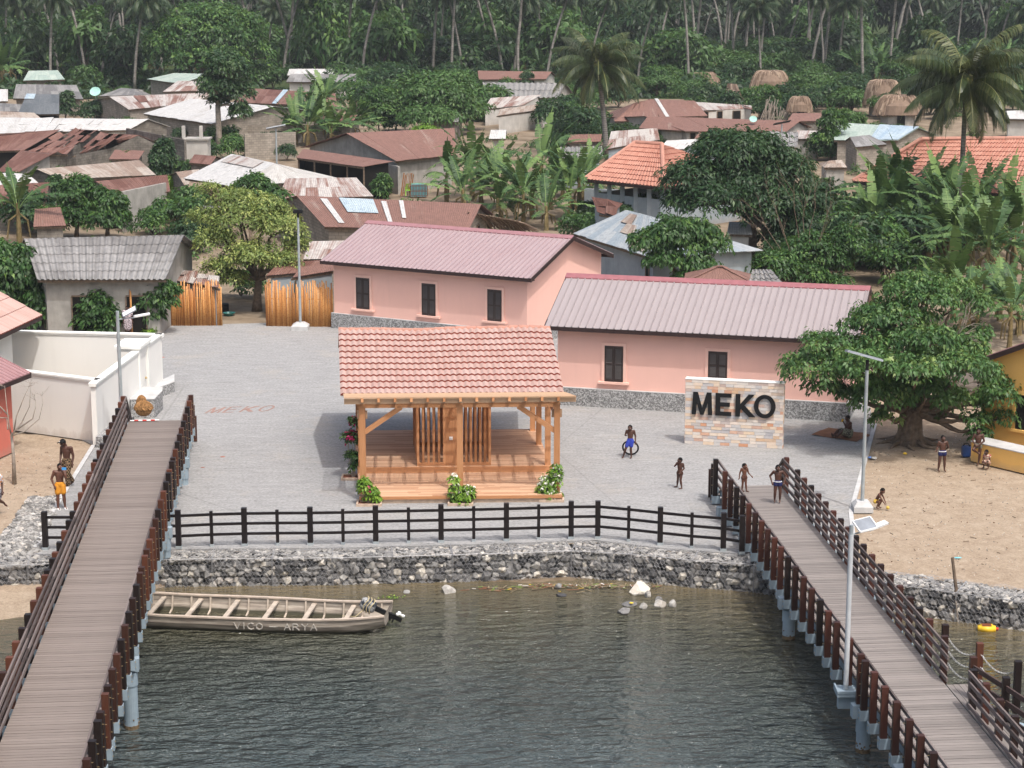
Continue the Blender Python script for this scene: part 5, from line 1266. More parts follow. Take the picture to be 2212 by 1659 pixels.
V_('long brown roofed house with a pale blue roof patch behind the far pink house', (700, 490), (1012, 500), (1040, 441), (640, 423), 'rust2', 'block', 2.5, .24, .4, patches=((.23, .42, .48, .95, 'blue_s'), (.46, .49, .05, .9, 'white_s'), (.56, .585, .35, .95, 'white_s'), (.12, .16, .1, .9, 'white_s')), wins=(('r', .6, .7),))
V_('house with white and rust striped sheets in the middle left', (600, 430), (806, 424), (770, 384), (618, 386), 'mixed', 'block', 2.4, .26, nv=2)
V_('brown sheet roof showing between the yellow green tree and the striped roof', (610, 470), (700, 468), (690, 428), (640, 430), 'rust2', 'block', 2.3, .28)
V_('grey white hipped roof with rust flakes at the top, left of centre', (398, 385), (508, 404), (594, 353), (500, 333), 'white_s', 'block', 2.5, .30, .35, 'hip', nv=2, front='open', patches=((.1, .8, .68, .95, 'mixed'),))
V_('big brown gabled house with an orange brown porch at the centre', (855, 348), (985, 334), (982, 277), (748, 288), 'rust2', 'plast_g', 2.9, .30, .5, patches=(), wins=(('l', .35, .3), ('l', .5, .3)))
V_('porch roof of brown sheets joined to the big gabled house', (640, 341), (783, 361), (850, 349), (655, 322), 'rust2', 'dark', 2.3, .16, .25, 'shed', front='open', cat='porch', name='porch')
V_('large flat white roofed house with a block gable, upper left', (310, 246), (457, 268), (592, 230), (413, 213), 'white_s', 'block', 2.4, .16, .35, nv=3, wins=())
V_('long white roof with a broken front edge, far left', (-30, 289), (277, 281), (322, 258), (-20, 254), 'white_s', 'block_d', 2.3, .18, .2, nv=2, curl=.5)
V_('rust brown roof below the long white roof at the left edge', (-20, 326), (52, 325), (130, 280), (-10, 291), 'rust', 'dark', 2.2, .2, .3, 'shed')
V_('partly collapsed rusty roof with missing sheets, left', (58, 332), (145, 334), (212, 282), (150, 279), 'rust', 'block_d', 2.1, .2, .3, 'gable', nv=4, nu=9, miss=((0, 3), (1, 3), (4, 2), (5, 3), (6, 3), (7, 2), (2, 2), (8, 1), (7, 3)), curl=1.3, back=True)
V_('rust roof running to the lower left of the collapsed one', (-8, 372), (40, 373), (117, 331), (45, 325), 'rust', 'plast_g', 2.2, .2, .3, 'shed', nv=2)
V_('ruined block house with bent roof sheets beside the collapsed roof', (160, 336), (236, 320), (300, 292), (215, 288), 'rust', 'block_d', 2.3, .25, .2, 'gable', nv=3, nu=8, miss=((1, 1), (3, 0), (4, 2), (6, 1), (2, 2), (5, 0), (0, 0), (6, 0), (7, 0), (5, 1)), curl=1.5)
V_('long tan roof crossing the left side', (130, 388), (336, 378), (301, 346), (80, 366), 'tan_s', 'block_d', 2.2, .2, .3, nv=2)
V_('white and blue sheet roof at the left edge below the rust roofs', (-15, 400), (84, 397), (60, 376), (-15, 373), 'white_s', 'block_d', 2.1, .2, .2, 'shed')
V_('dull red brown roof at the left edge', (-10, 440), (100, 447), (106, 394), (-10, 401), 'rust', 'block_d', 2.1, .24, .3)
V_('long rusty roof over an open timber eave, left', (266, 431), (368, 414), (361, 378), (207, 392), 'rust', 'plast_g', 2.4, .24, .3, front='open')
V_('striped brown and pale mat roof behind the dark double tree', (72, 490), (143, 488), (130, 448), (75, 452), 'rust2', 'block_d', 2.0, .2, .2, 'shed')
V_('small thatched lean-to beside the hipped white roof', (405, 412), (450, 422), (470, 400), (410, 392), 'thatch', 'block_d', 1.9, .25, .2, 'shed', cat='hut', name='hut')
V_('slate grey roofed house with a blue ridge stripe, far left', (38, 247), (128, 246), (128, 204), (58, 203), 'slate', 'dark', 2.3, .26, .3, patches=((.0, .28, .72, .97, 'blue_s'),))
V_('grey weathered roof at the left edge in front of the slate roof', (-10, 240), (86, 243), (80, 228), (-10, 222), 'grey_s', 'dark', 2.0, .2, .2)
V_('second grey weathered roof at the left edge, lower', (-10, 258), (90, 257), (74, 244), (-10, 240), 'tan_s', 'dark', 1.9, .18, .2, 'shed')
V_('grey corrugated roof behind the slate house', (28, 213), (180, 214), (165, 184), (35, 182), 'grey_s', 'block', 2.2, .26)
V_('pale green roof at the far left under the trees', (50, 174), (140, 172), (125, 152), (62, 153), 'mint', 'block', 2.3, .26)
V_('pale corrugated roof cut by the left edge', (-12, 219), (17, 219), (17, 193), (-12, 193), 'white_s', 'block', 2.2, .28)
V_('long patched white and brown roof behind the flat white one', (278, 237), (425, 222), (458, 200), (236, 209), 'mixed', 'block', 2.2, .18, .3, nv=2, patches=((.22, .33, .4, .9, 'rust'),))
V_('low grey roof with a crumpled edge beside the satellite dish', (212, 208), (325, 205), (300, 193), (262, 190), 'grey_s', 'block', 2.0, .22, .3)
V_('house with a pale mint roof and a grey block gable, upper left', (318, 171), (392, 181), (452, 160), (376, 158), 'mint', 'block', 2.3, .14, .3)
V_('small white and brown striped roof right behind the mint roof', (352, 198), (440, 196), (456, 176), (384, 175), 'mixed', 'block', 2.2, .24)
V_('rusty brown roof crossed by a blue sheet, upper left of centre', (505, 221), (665, 228), (700, 200), (520, 190), 'rust', 'block', 2.3, .2, .3, patches=((.52, .58, 0, 1, 'blue_s'),))
V_('brown roof right of the blue sheeted one', (640, 232), (730, 236), (724, 202), (660, 198), 'rust2', 'block', 2.3, .26)
V_('whitish corrugated roof under the forest edge, centre left', (618, 177), (775, 178), (770, 160), (628, 160), 'asb', 'plast_w', 2.3, .24)
V_('longer dirty white roof behind the whitish corrugated one', (620, 163), (778, 164), (772, 149), (625, 149), 'white_s', 'plast_w', 2.6, .22)
V_('small grey roof between the trees, centre', (850, 183), (898, 186), (884, 170), (856, 168), 'asb', 'plast_g', 2.2, .25)
V_('long reddish roofed house with white walls under the palms', (1034, 172), (1180, 171), (1192, 155), (1032, 153), 'rust2', 'plast_w', 2.4, .2, .3, wins=(('f', .8, .6),))
V_('grey corrugated roof behind the tall banana clump', (1050, 212), (1205, 211), (1222, 180), (1042, 178), 'grey_s', 'plast_g', 2.3, .3, .3, wave=(.5, .06, 2, .05))
V_('long grey wing with a dirty white base, right of the corrugated roof', (1045, 236), (1130, 228), (1170, 205), (1060, 212), 'mixed', 'plast_w', 2.0, .2, .2)
V_('white walled house almost hidden by banana leaves', (1075, 250), (1200, 233), (1208, 220), (1080, 236), 'tan_s', 'plast_w', 2.2, .12, .2)
V_('brown hipped roof right of the tall coconut palm', (1328, 262), (1425, 262), (1410, 214), (1372, 222), 'rust2', 'plast_g', 2.3, .30, .35, 'hip')
V_('long brown roof with a white stripe beside the hipped one', (1425, 254), (1528, 250), (1500, 218), (1402, 214), 'rust2', 'plast_g', 2.3, .24, .3, patches=((.12, .2, 0, 1, 'white_s'),))
V_('long rust brown roof across the right middle', (1480, 284), (1700, 284), (1728, 262), (1392, 251), 'rust2', 'plast_g', 2.3, .16, .3, wins=(('f', .06, .5), ('f', .25, .8)))
V_('brown roof in front of the hipped one, below the coconut palm', (1380, 277), (1480, 283), (1470, 253), (1398, 253), 'rust2', 'plast_g', 2.3, .24, .3)
V_('grey and white sheet roof behind the orange hipped roof', (1310, 322), (1425, 302), (1420, 277), (1320, 284), 'mixed', 'plast_b', 2.3, .24)
V_('blue walled house with a white roof right of the orange hipped roof', (1420, 325), (1480, 322), (1520, 300), (1440, 304), 'white_s', 'plast_b', 2.2, .24)
V_('grey corrugated roof left of the orange hipped roof', (1206, 343), (1302, 338), (1300, 316), (1210, 318), 'grey_s', 'plast_b', 2.4, .26, .3, wave=(.4, .05, 2, .04))
V_('small white roof peeping from the banana leaves left', (1056, 300), (1092, 300), (1094, 281), (1060, 281), 'white_s', 'plast_w', 2.3, .28)
V_('brown and white sheeted shed with windows, right of centre', (1510, 239), (1620, 235), (1623, 228), (1475, 219), 'mixed', 'plast_w', 2.4, .12, .2, 'gable', wins=(('f', .1, .7), ('f', .4, .6), ('f', .75, .9)))
V_('grey corrugated roof among the dark trees, right', (1650, 318), (1722, 318), (1724, 286), (1648, 284), 'asb', 'plast_g', 2.3, .3, .3, wave=(.5, .06, 3, .05))
V_('pale green roof right of the tall shrub', (1802, 303), (1940, 304), (1985, 276), (1800, 264), 'mint', 'block', 2.3, .17, .3, nv=2, wins=(('f', .62, .5),), patches=((.55, 1, 0, 1, 'blue_s'),))
V_('small grey corrugated shed in front of the pale green roof', (1848, 318), (1916, 312), (1878, 292), (1836, 296), 'asb', 'block', 2.1, .28, .25, cat='shed', name='shed')
V_('white roof at the right edge behind the palm', (2170, 257), (2225, 258), (2225, 238), (2172, 240), 'white_s', 'plast_w', 2.3, .25)
V_('low reddish roof behind the bamboo poles, right', (1700, 262), (1800, 262), (1795, 244), (1712, 245), 'rust2', 'block_d', 2.0, .2, .2)
V_('brown conical roof behind the near pink ridge', (1480, 609), (1625, 611), (1562, 577), (1548, 577), 'rust2', 'plast_b', 2.5, .42, .3, 'hip', ridge='rust2')
V_('grey corrugated roof piece behind the near pink ridge, right', (1617, 612), (1690, 613), (1664, 583), (1626, 583), 'asb', 'plast_b', 2.4, .35, .3, wave=(.3, .05, 3, .04))
V_('house with a pale blue and tan chequered roof behind the far pink house', (1240, 505), (1404, 556), (1400, 466), (1352, 454), 'blue_w', 'plast_b', 2.7, .24, .4, 'hip', nv=3, patches=((.5, .72, .35, .62, 'tan_s'), (.72, .95, .05, .35, 'tan_s'), (.35, .6, .62, .9, 'tan_s')), wins=(('f', .93, .4),))
V_('crumpled brown sheet shed below the orange hipped roof', (1292, 462), (1330, 468), (1345, 440), (1280, 430), 'rust', 'plast_b', 2.0, .4, .2, 'shed', curl=1, cat='shed', name='shed')
V_('white plastered house glimpsed under the dark tree', (1570, 505), (1625, 507), (1620, 480), (1575, 480), 'white_s', 'plast_w', 2.6, .2, .2)
V_('pink washed low house under the right tiled roof', (1862, 441), (1960, 446), (1955, 426), (1868, 425), 'white_s', 'pink', 2.2, .2, .25, wave=(.3, .05, 1, .0))
V_('round topped tan roof peeping over the dark tree', (1780, 362), (1830, 362), (1818, 346), (1792, 347), 'tan_s', 'plast_g', 2.2, .3, .2, 'hip')
V_('low rusty lean-to roof between the tan roof and the ruin wall', (235, 344), (300, 345), (312, 326), (248, 324), 'rust2', 'block_d', 1.9, .2, .2, 'shed')
V_('pale patched roof at the foot of the dark tank', (440, 392), (398, 400), (380, 372), (430, 366), 'tan_s', 'block_d', 1.8, .2, .2, 'gable')
V_('small rust roof behind the hipped white roof, left', (408, 352), (455, 356), (468, 338), (420, 334), 'rust', 'block_d', 1.9, .22, .2)
V_('grey sheet roof right of the passage behind the thorn tree', (430, 470), (505, 474), (500, 448), (440, 444), 'grey_s', 'block_d', 2.0, .22, .2)
V_('low white roof behind the flat white one, right', (560, 224), (610, 228), (620, 214), (572, 210), 'white_s', 'block', 2.0, .2, .2)
V_('rust roof glimpsed above the big gabled house', (690, 268), (760, 270), (770, 250), (700, 250), 'rust', 'block_d', 2.0, .22, .2)
V_('grey brown roof above the banana clump at the centre', (905, 262), (990, 264), (996, 246), (915, 246), 'grey_s', 'block_d', 2.0, .22, .2)
V_('low brown roof behind the orange hipped roof, left', (1225, 308), (1298, 306), (1300, 290), (1232, 291), 'rust2', 'block_d', 2.0, .24, .2)
V_('narrow rust roof under the pair of round dark bushes', (1500, 300), (1600, 303), (1606, 288), (1510, 286), 'rust2', 'plast_g', 2.0, .24, .2)
V_('white sheeted roof left of the tall bright shrub', (1715, 300), (1770, 300), (1775, 283), (1722, 282), 'mixed', 'plast_g', 2.0, .24, .2)
# block walls between the houses
def blockwall(lab, p, q, h, mat='block', t=.2):
    a, b = at(*p), at(*q); f = Fr(a, b); mb = MB(); f.off = a.copy(); L = f.L
    vs = [f.P(u, w, z) for z in (-.1, h) for u, w in ((0, 0), (L, 0), (L, t), (0, t))]; rc = [(u, z, .5) for z in (0, h) for u in (0, L, L+t, -t)]
    mb.add(vs, [(4, 5, 6, 7), (0, 1, 5, 4), (1, 2, 6, 5), (2, 3, 7, 6), (3, 0, 4, 7)], rc); o = mb.build('yard_wall', M[mat]); o.location = a; return tag(o, lab, 'wall')
blockwall('stained yard wall in front of the big gabled house porch', (668, 376), (765, 392), 1.8, 'plast_g')
blockwall('beige yard wall right of the big gabled house porch', (765, 394), (860, 418), 2.1, 'plast_g')
blockwall('low block wall in front of the flat white roofed house', (480, 305), (700, 306), 1.6)
blockwall('ruined cracked wall left of the dark tank', (275, 350), (400, 380), 3.0, 'block_d')
blockwall('ruin wall with an empty doorway below the flat white roof', (530, 345), (640, 340), 2.3)
blockwall('grey wall under the long rusty roof', (270, 500), (362, 478), 2.7, 'plast_g')
blockwall('beige wall between the big tree and the yellow house', (2040, 862), (2113, 880), 1.6, 'plast_w')
blockwall('grey wall of the columned house below the orange roof', (1262, 455), (1440, 462), 1.6, 'plast_b')
blockwall('pale wall fragment below the collapsed roof', (140, 365), (230, 362), 2.0, 'plast_w')
# concrete water tank
a = at(402, 366); mb = MB(); s = 1.9
mb.box((0, 0, 0), (s, s, 2.5)); root = empty('water_tank', tuple(a), 'stained concrete tank tower in the left middle', 'tank'); o = mb.build('tank_body', M['plast_w'], root); mb = MB(); mb.box((-.15, -.15, 2.5), (s+.15, s+.15, 2.63)); mb.build('slab', M['plast_g'], root)
for u in (.1, s-.3): mb = MB(); mb.box((u-.4, .2, 2.63), (u-.12, .48, 3.7)); mb.build('column', M['plast_w'], root)
# orange tiled hipped roofs
def tiled_hip(lab, eL, eR, rR, rL, ze, slope, wall, colu=True):
    A_, B_ = at(*eL, ze), at(*eR, ze); rm = ((rR[0]+rL[0])/2, (rR[1]+rL[1])/2); Em = (A_+B_)/2; lo, hi = ze, ze+8
    for _ in range(40):
        m = (lo+hi)/2; R_ = at(*rm, m)
        if m-ze < slope*((R_-Em).xy).length*(1 if R_.y > Em.y-.5 else -1): lo = m
        else: hi = m
    zr = lo; D_, C_ = at(*rL, zr), at(*rR, zr); c0 = Vector((Em.x, Em.y, 0)); root = empty('tiled_house', tuple(c0), lab, 'house')
    A_, B_, C_, D_ = [p-c0 for p in (A_, B_, C_, D_)]; d = (B_-A_).normalized(); n = Vector((-d.y, d.x, 0)); wh = ((C_+D_)/2-(A_+B_)/2).dot(n); bR, bL = B_+n*2*wh, A_+n*2*wh
    mb, me = MB(), MB()
    def slope_(a, b, c, e, tw=.30):
        nr_ = (b-a).cross(e-a if (e-a).length > .1 else c-a).normalized(); nr_ = nr_ if nr_.z > 0 else -nr_; L = ((c+e)/2-(a+b)/2).length; W = (b-a).length
        tileroof(mb, me, lambda u, v, h: lerp(lerp(a, b, u/W), lerp(e, c, u/W), max(0, v/L))+nr_*h, W, L, tw, .62, .06, .05, random.Random(2))
    slope_(A_, B_, C_, D_); slope_(B_, bR, C_, C_+Vector((0, .01, 0))); slope_(bL, A_, D_, D_-Vector((0, .01, 0))); slope_(bR, bL, D_, C_)
    rf = mb.build('roof', M['tile_or'], root); me.build('tile_edges', M['tile_edge'], rf)
    mb = MB(); mb.tint = .5
    for p, q in ((D_, C_), (A_, D_), (B_, C_)): mb.tube([p+Vector((0, 0, .05)), q+Vector((0, 0, .06))], .15, 8)
    mb.build('ridge_tiles', M['tile_ridge'], rf)
    mb = MB(); i = .6
    q = [A_+(d+n)*i, B_+(n-d)*i, bR-(d+n)*i, bL+(d-n)*i]
    mb.add([(p.x, p.y, z) for z in (-.1, ze-.9 if colu else ze-.05) for p in q], [(0, 1, 5, 4), (1, 2, 6, 5), (2, 3, 7, 6), (3, 0, 4, 7)]); mb.build('wall', M[wall], root)
    if colu:
        mb = MB()
        for j in range(6): p = lerp(q[0], q[1], j/5); mb.box((p.x-.15, p.y-.15, 0), (p.x+.15, p.y+.15, ze-.05))
        mb.build('columns', M[wall], root)
    mb = MB(); mb.bar(A_+Vector((0, 0, -.08)), B_+Vector((0, 0, -.08)), .05, .2); mb.bar(B_+Vector((0, 0, -.08)), bR+Vector((0, 0, -.08)), .05, .2); mb.build('fascia', M['fascia'], root)
tiled_hip('house with a bright orange tiled hipped roof and grey columns, right of centre', (1262, 388), (1434, 406), (1430, 313), (1372, 309), 3.0, .42, 'plast_b')
tiled_hip('large orange tiled house behind the banana plants and the right palm', (1842, 392), (2220, 425), (2260, 300), (1990, 302), 3.2, .42, 'plast_w', False)
# thatched huts
def thatch_hut(lab, px0, px1, ytop, ybase, seed=1, flat=.5, z0=1.2):
    r = random.Random(seed); c = at((px0+px1)/2, ybase, z0); rx = (px1-px0)/2*c.y/FPX; h = (ybase-ytop)*c.y/FPX*.92; root = empty('thatched_hut', (c.x, c.y, 0), lab, 'hut', 'thatched huts at the forest edge')
    ry = rx*.75; mb = MB(); n = 90
    def prof(t): return (1-t)**.75 if t < 1 else 0
    for layer in range(3):
        for i in range(n):
            an = 2*math.pi*(i+r.random())/n; pts = []; o = layer*.06
            for t in np.linspace(0, 1, 7):
                rr = 1-(1-flat)*t**1.3 if t < .92 else flat*.6
                pts.append((math.cos(an)*rx*(rr+.04)+r.uniform(-.05, .05), math.sin(an)*ry*(rr+.04)*(1 if abs(math.sin(an)) < .9 else .9), z0+h*math.sin(t*1.5)-o+r.uniform(-.03, .03)))
            mb.tint = r.random(); mb.tube(pts, [.10+.06*r.random()]*7, 4)
    mb.tint = .4; mb.lathe([(rx*.95, z0+.02), (rx*.85, z0+h*.5), (rx*flat*.9, z0+h*.95), (.05, z0+h*.97)], n=20); o = mb.build('thatch_roof', M['thatch'], root)
    mb = MB(); mb.lathe([(rx*.75, 0), (rx*.75, z0+.3)], n=16); mb.build('wall', M['plast_g'], root); mb = MB(); mb.box((-.4, -rx*.80, 0), (.4, -rx*.72, 1.7)); mb.build('doorway', M['dark'], root)
thatch_hut('large grey brown thatched hut below the forest, right', 1622, 1704, 151, 194, 1, .55)
thatch_hut('tall round thatched hut left of the right palm', 1868, 1944, 170, 226, 2, .6)
thatch_hut('ragged thatched hut half hidden beside the round one', 1890, 1990, 204, 246, 3, .5)
thatch_hut('dark little thatched hut behind the standing poles', 1702, 1752, 208, 240, 4, .5)
thatch_hut('orange brown thatched hut at the forest edge, above the white gable hut', 1490, 1552, 156, 180, 5, .5)
V_('white walled hut with a thatched gable, below the big thatched hut', (1566, 205), (1604, 212), (1592, 182), (1572, 180), 'thatch', 'plast_w', 2.1, .5, .2, 'gable', cat='hut', name='hut')
# palm leaf lean-to beside the long brown roof
mb = MB(); r = random.Random(3); a, b = at(1010, 500, 2.3), at(1120, 500, .6); c0 = Vector((a.x, a.y, 0))
for i in range(160):
    t = r.random(); p = lerp(at(1010, 458, 3.0), at(1120, 478, 1.6), t)-c0; q = lerp(at(1035, 490, 1.2), at(1150, 500, .3), t)-c0; q += Vector((r.gauss(0, .5), r.gauss(0, .5), r.gauss(0, .1))); mb.tint = r.random(); mb.tube([p, lerp(p, q, .5)+Vector((0, 0, .1)), q], .03, 4)
o = mb.build('palm_leaf_screen', M['thatch']); o.location = c0; tag(o, 'slumping screen of dry palm leaves at the right end of the long brown roof', 'screen')
# small yard things
def dish(px, py, z, lab, sc=1):
    p = at(px, py, z); root = empty('satellite_dish', tuple(p), lab, 'satellite dish'); root.scale = (sc, sc, sc); mb = MB(); R_ = Matrix.Rotation(math.radians(50), 3, 'X'); vs = [Vector((0, 0, 0))]; fs = []
    for j in (1, 2, 3):
        for k_ in range(20): a_ = 2*math.pi*k_/20; rr = .6*j/3; vs.append(Vector((rr*math.cos(a_), rr*math.sin(a_), rr*rr*.4)))
    for k_ in range(20): k2 = (k_+1) % 20; fs.append((0, 1+k_, 1+k2)); [fs.append((1+j*20+k_, 21+j*20+k_, 21+j*20+k2, 1+j*20+k2)) for j in (0, 1)]
    mb.add([R_ @ v for v in vs], fs); mb.build('dish', plain('dish_mint', (.30, .52, .46, 1)), root); mb = MB(); mb.tube([(0, .05, -.0), (0, .2, -.9)], .03, 6); mb.tube([(0, 0, -.02), (0, -.35, .35)], .015, 5); mb.build('mast', M['steel'], root)
dish(206, 199, 3.0, 'round mint green satellite dish above the grey roofs, left')
dish(1627, 258, 2.9, 'small mint satellite dish on the long rust brown roof', .6)
def crate(lab, px, py, w, d, h, mat, name='crate', z=0):
    p = at(px, py, z); mb = MB(); mb.box((-w/2, -d/2, 0), (w/2, d/2, h)); 
    for zz in (0.04, h-.06): mb.box((-w/2-.02, -d/2-.02, zz), (w/2+.02, d/2+.02, zz+.05))
    for sx in (-1, 1):
        for sy in (-1, 1): mb.box((sx*w/2-.03, sy*d/2-.03, 0), (sx*w/2+.03, sy*d/2+.03, h+.004))
    o = mb.build(name, mat); o.location = p; return tag(o, lab, name.replace('_', ' '))
crate('turquoise painted market stand with dark front in the yard at the centre', 905, 424, 1.1, .8, .95, plain('turquoise', (.06, .30, .34, 1)), 'market_stand')
p = at(905, 424, .95); root = empty('bird_cage', tuple(p), 'rusty wire cage standing on the turquoise market stand', 'cage'); mb = MB()
for i in range(12):
    for sy in (-.4, .4): mb.tube([(-.6+i*.11, sy, 0), (-.6+i*.11, sy, .8)], .015, 4)
for z in (0, .4, .8): mb.tube([(-.6, -.4, z), (.6, -.4, z), (.6, .4, z), (-.6, .4, z), (-.6, -.4, z)], .02, 4)
mb.build('bars', plain('rusty_iron', (.14, .05, .03, 1)), root)
def chair(lab, px, py, col):
    p = at(px, py); root = empty('plastic_chair', tuple(p), lab, 'chair'); m = plain('chair_plastic', col, .4, .5, .05)
    mb = MB(); mb.box((-.24, -.22, .42), (.24, .24, .46)); mb.build('seat', m, root); mb = MB()
    for i in range(5): mb.box((-.22+i*.1, .2, .46), (-.16+i*.1, .24, .88))
    mb.box((-.24, .195, .84), (.24, .245, .92)); mb.build('backrest', m, root)
    for sx in (-.21, .21):
        for sy in (-.19, .21): mb = MB(); mb.bar((sx*1.1, sy*1.1, 0), (sx, sy, .43), .05, .05, (0, 1, 0)); mb.build('leg', m, root)
        mb = MB(); mb.bar((sx, -.2, .66), (sx, .22, .66), .05, .03); mb.bar((sx, -.18, .44), (sx, -.18, .66), .04, .04, (0, 1, 0)); mb.build('armrest', m, root)
chair('lime green plastic chair in the yard of the big gabled house', 883, 423, (.25, .62, .05, 1))
p = at(866, 424); mb = MB(); r = random.Random(6)
for i in range(7): mb.tint = r.random(); mb.bar(p-p+Vector((i*.12, .1*i, 0)), Vector((i*.12+.25, .3, 1.7+r.uniform(-.15, .1))), .1, .03)
o = mb.build('leaning_planks', plain('orange_planks', (.30, .13, .05, 1))); o.location = p; tag(o, 'bundle of orange brown planks leaning beside the lime green chair', 'planks')
mb = MB(); mb.box((0, 0, 0), (1.1, .08, 2.2)); mb.box((.05, -.03, .1), (1.05, 0, 1.05)); mb.box((.05, -.03, 1.15), (1.05, 0, 2.1)); o = mb.build('gate', plain('red_gate', (.36, .04, .03, 1))); o.location = at(728, 381); tag(o, 'bright red sheet gate in the yard wall of the gabled house', 'gate')
# bleached poles stacked upright
for (px, lab) in ((1655, 'bundle of pale upright poles left of the dark thatched hut'), (1683, 'short bundle of leaning pale poles right of the upright bundle')):
    mb = MB(); r = random.Random(px); hh = 2.7 if px < 1670 else 1.8
    for i in range(16): b_ = Vector((r.uniform(-.8, .8), r.uniform(-.3, .3), 0)); mb.tint = r.random(); mb.tube([b_, b_+Vector((r.uniform(-.2, .9), 0, hh*r.uniform(.6, 1)))], .045, 5)
    o = mb.build('pole_bundle', M['bark_pale']); o.location = at(px, 262); tag(o, lab, 'poles')
# ================================================================== VEGETATION
RNG = np.random.default_rng(5)
def unit(v): return v/np.maximum(1e-6, np.linalg.norm(v, axis=-1, keepdims=True))
def leafcloud(lobes, nclump, k, size, rc=.30, droop=.45, asp=.45, rng=RNG, upbias=.35, flat=.6, fill=.72, tbase=.35):
    """leaves in drooping clumps over ellipsoid lobes -> (V, F, tint)"""
    lobes = np.array(lobes, float); area = (lobes[:, 3]*lobes[:, 4]+lobes[:, 3]*lobes[:, 5]+lobes[:, 4]*lobes[:, 5]); pr = area/area.sum()
    n = nclump; li = rng.choice(len(lobes), n, p=pr); d = unit(rng.normal(size=(n, 3))); low = d[:, 2] < -.35
    d[low, 2] *= -rng.uniform(.2, 1, low.sum()); d[:, 2] += upbias*rng.random(n); d = unit(d); rad = fill+(1-fill)*rng.random(n)**.6
    wob = 1+.16*np.sin(d[:, 0]*5+lobes[li, 0]*3)*np.cos(d[:, 1]*6+lobes[li, 2]*2)+.10*rng.normal(size=n)
    C = lobes[li, :3]+d*lobes[li, 3:6]*(rad*wob)[:, None]
    ct = rng.random(n)**1.3; cs = rc*(.7+.7*rng.random(n))
    N = n*k; ci = np.repeat(np.arange(n), k); ax = unit(d*[.55, .55, .55]+[0, 0, .75])[ci]
    q = unit(rng.normal(size=(N, 3))); q = q-ax*(q*ax).sum(1, keepdims=True); q = unit(q); rr = np.sqrt(rng.random(N))
    pos = C[ci]+q*(rr*cs[ci])[:, None]-ax*((rr**2)*cs[ci]*flat)[:, None]+ax*(rng.normal(size=N)*cs[ci]*.18)[:, None]
    ld = unit(q*.9+ax*.15+rng.normal(size=(N, 3))*.35-np.array([0, 0, droop])*(.4+rr[:, None])); up = unit(ax+rng.normal(size=(N, 3))*.45); sd = unit(np.cross(ld, up)); up = np.cross(sd, ld)
    s = size*(.6+.8*rng.random(N)); w = s*asp*.5
    V = np.empty((N, 4, 3)); V[:, 0] = pos; V[:, 1] = pos+ld*(s*.45)[:, None]+sd*w[:, None]+up*(w*.35)[:, None]; V[:, 3] = pos+ld*(s*.45)[:, None]-sd*w[:, None]+up*(w*.35)[:, None]; V[:, 2] = pos+ld*s[:, None]-np.array([0, 0, .12])*s[:, None]
    t = np.clip(tbase+(ct[ci]-.4)*.55+rng.normal(size=N)*.13, 0, 1)
    return V.reshape(-1, 3), np.arange(N*4).reshape(-1, 4), np.repeat(t, 4)
def foliage_obj(name, parts, mat, parent): 
    V = np.concatenate([p[0] for p in parts]); off = np.cumsum([0]+[len(p[0]) for p in parts[:-1]]); F = np.concatenate([p[1]+o for p, o in zip(parts, off)]); t = np.concatenate([p[2] for p in parts])
    return np_mesh(name, V, F, t, mat, parent)
def limbs(mb, base, tips, r0, rnd, n=7, sag=.0, split=None):
    for t in tips:
        b = Vector(base); t = Vector(t); pts = []; L = (t-b).length
        for s in np.linspace(0, 1, n): p = lerp(b, t, s); p += Vector((rnd.uniform(-1, 1), rnd.uniform(-1, 1), rnd.uniform(-1, 1)))*.05*L*math.sin(math.pi*s); p.z -= sag*math.sin(math.pi*s); pts.append(p)
        mb.tube(pts, [r0*(1-.8*s) for s in np.linspace(0, 1, n)], 6)
def tree_px(lab, base, lobes_px, mat, trunk_r=.15, nclump=200, k=30, size=.2, rc=.3, barkm='bark', cat='tree', name='tree', z0=0.0, depth_k=.8, trunk=True, seed=1, tk=None, group=None, **kw):
    """base = photo point where it stands; lobes_px = (x, y, rx, ry, dy) crown lobes in the photo, dy = metres behind the trunk"""
    B_ = at(*base, z0); root = empty(name, tuple(B_), lab, cat, group); rnd = random.Random(seed); rng = np.random.default_rng(seed); L = []
    for lo in lobes_px:
        x, y, rx, ry, dy = lo; c = atY(x, y, B_.y+dy)-B_; sc = (B_.y+dy)/FPX; L.append((c.x, c.y, c.z, rx*sc, max(rx, ry)*sc*depth_k, ry*sc))
    tot = max(l[2] for l in L)
    fo = foliage_obj('crown', [leafcloud(L, nclump, k, size, rc, rng=rng, **kw)], mat, root)
    if trunk:
        mb = MB(); mb.tint = .5; fz = min(l[2] for l in L)*.55+.2 if tk is None else tk; fork = Vector((rnd.uniform(-.15, .15), 0, max(.4, fz)))
        mb.tube([(0, 0, -.1), (fork.x*.3, 0, fork.z*.4), tuple(fork)], [trunk_r*1.35, trunk_r, trunk_r*.85], 10); limbs(mb, fork, [(l[0], l[1], l[2]+l[5]*.2) for l in L], trunk_r*.65, rnd)
        for l in L:
            for _ in range(5):
                a = rnd.uniform(0, 6.28); limbs(mb, (l[0]*.7+fork.x*.3, l[1]*.7, l[2]*.85+fork.z*.1), [(l[0]+math.cos(a)*l[3]*.8, l[1]+math.sin(a)*l[4]*.8, l[2]+rnd.uniform(-.2, .5)*l[5])], trunk_r*.25, rnd, 5)
        mb.build('trunk', M[barkm], root, smooth=True)
    return root
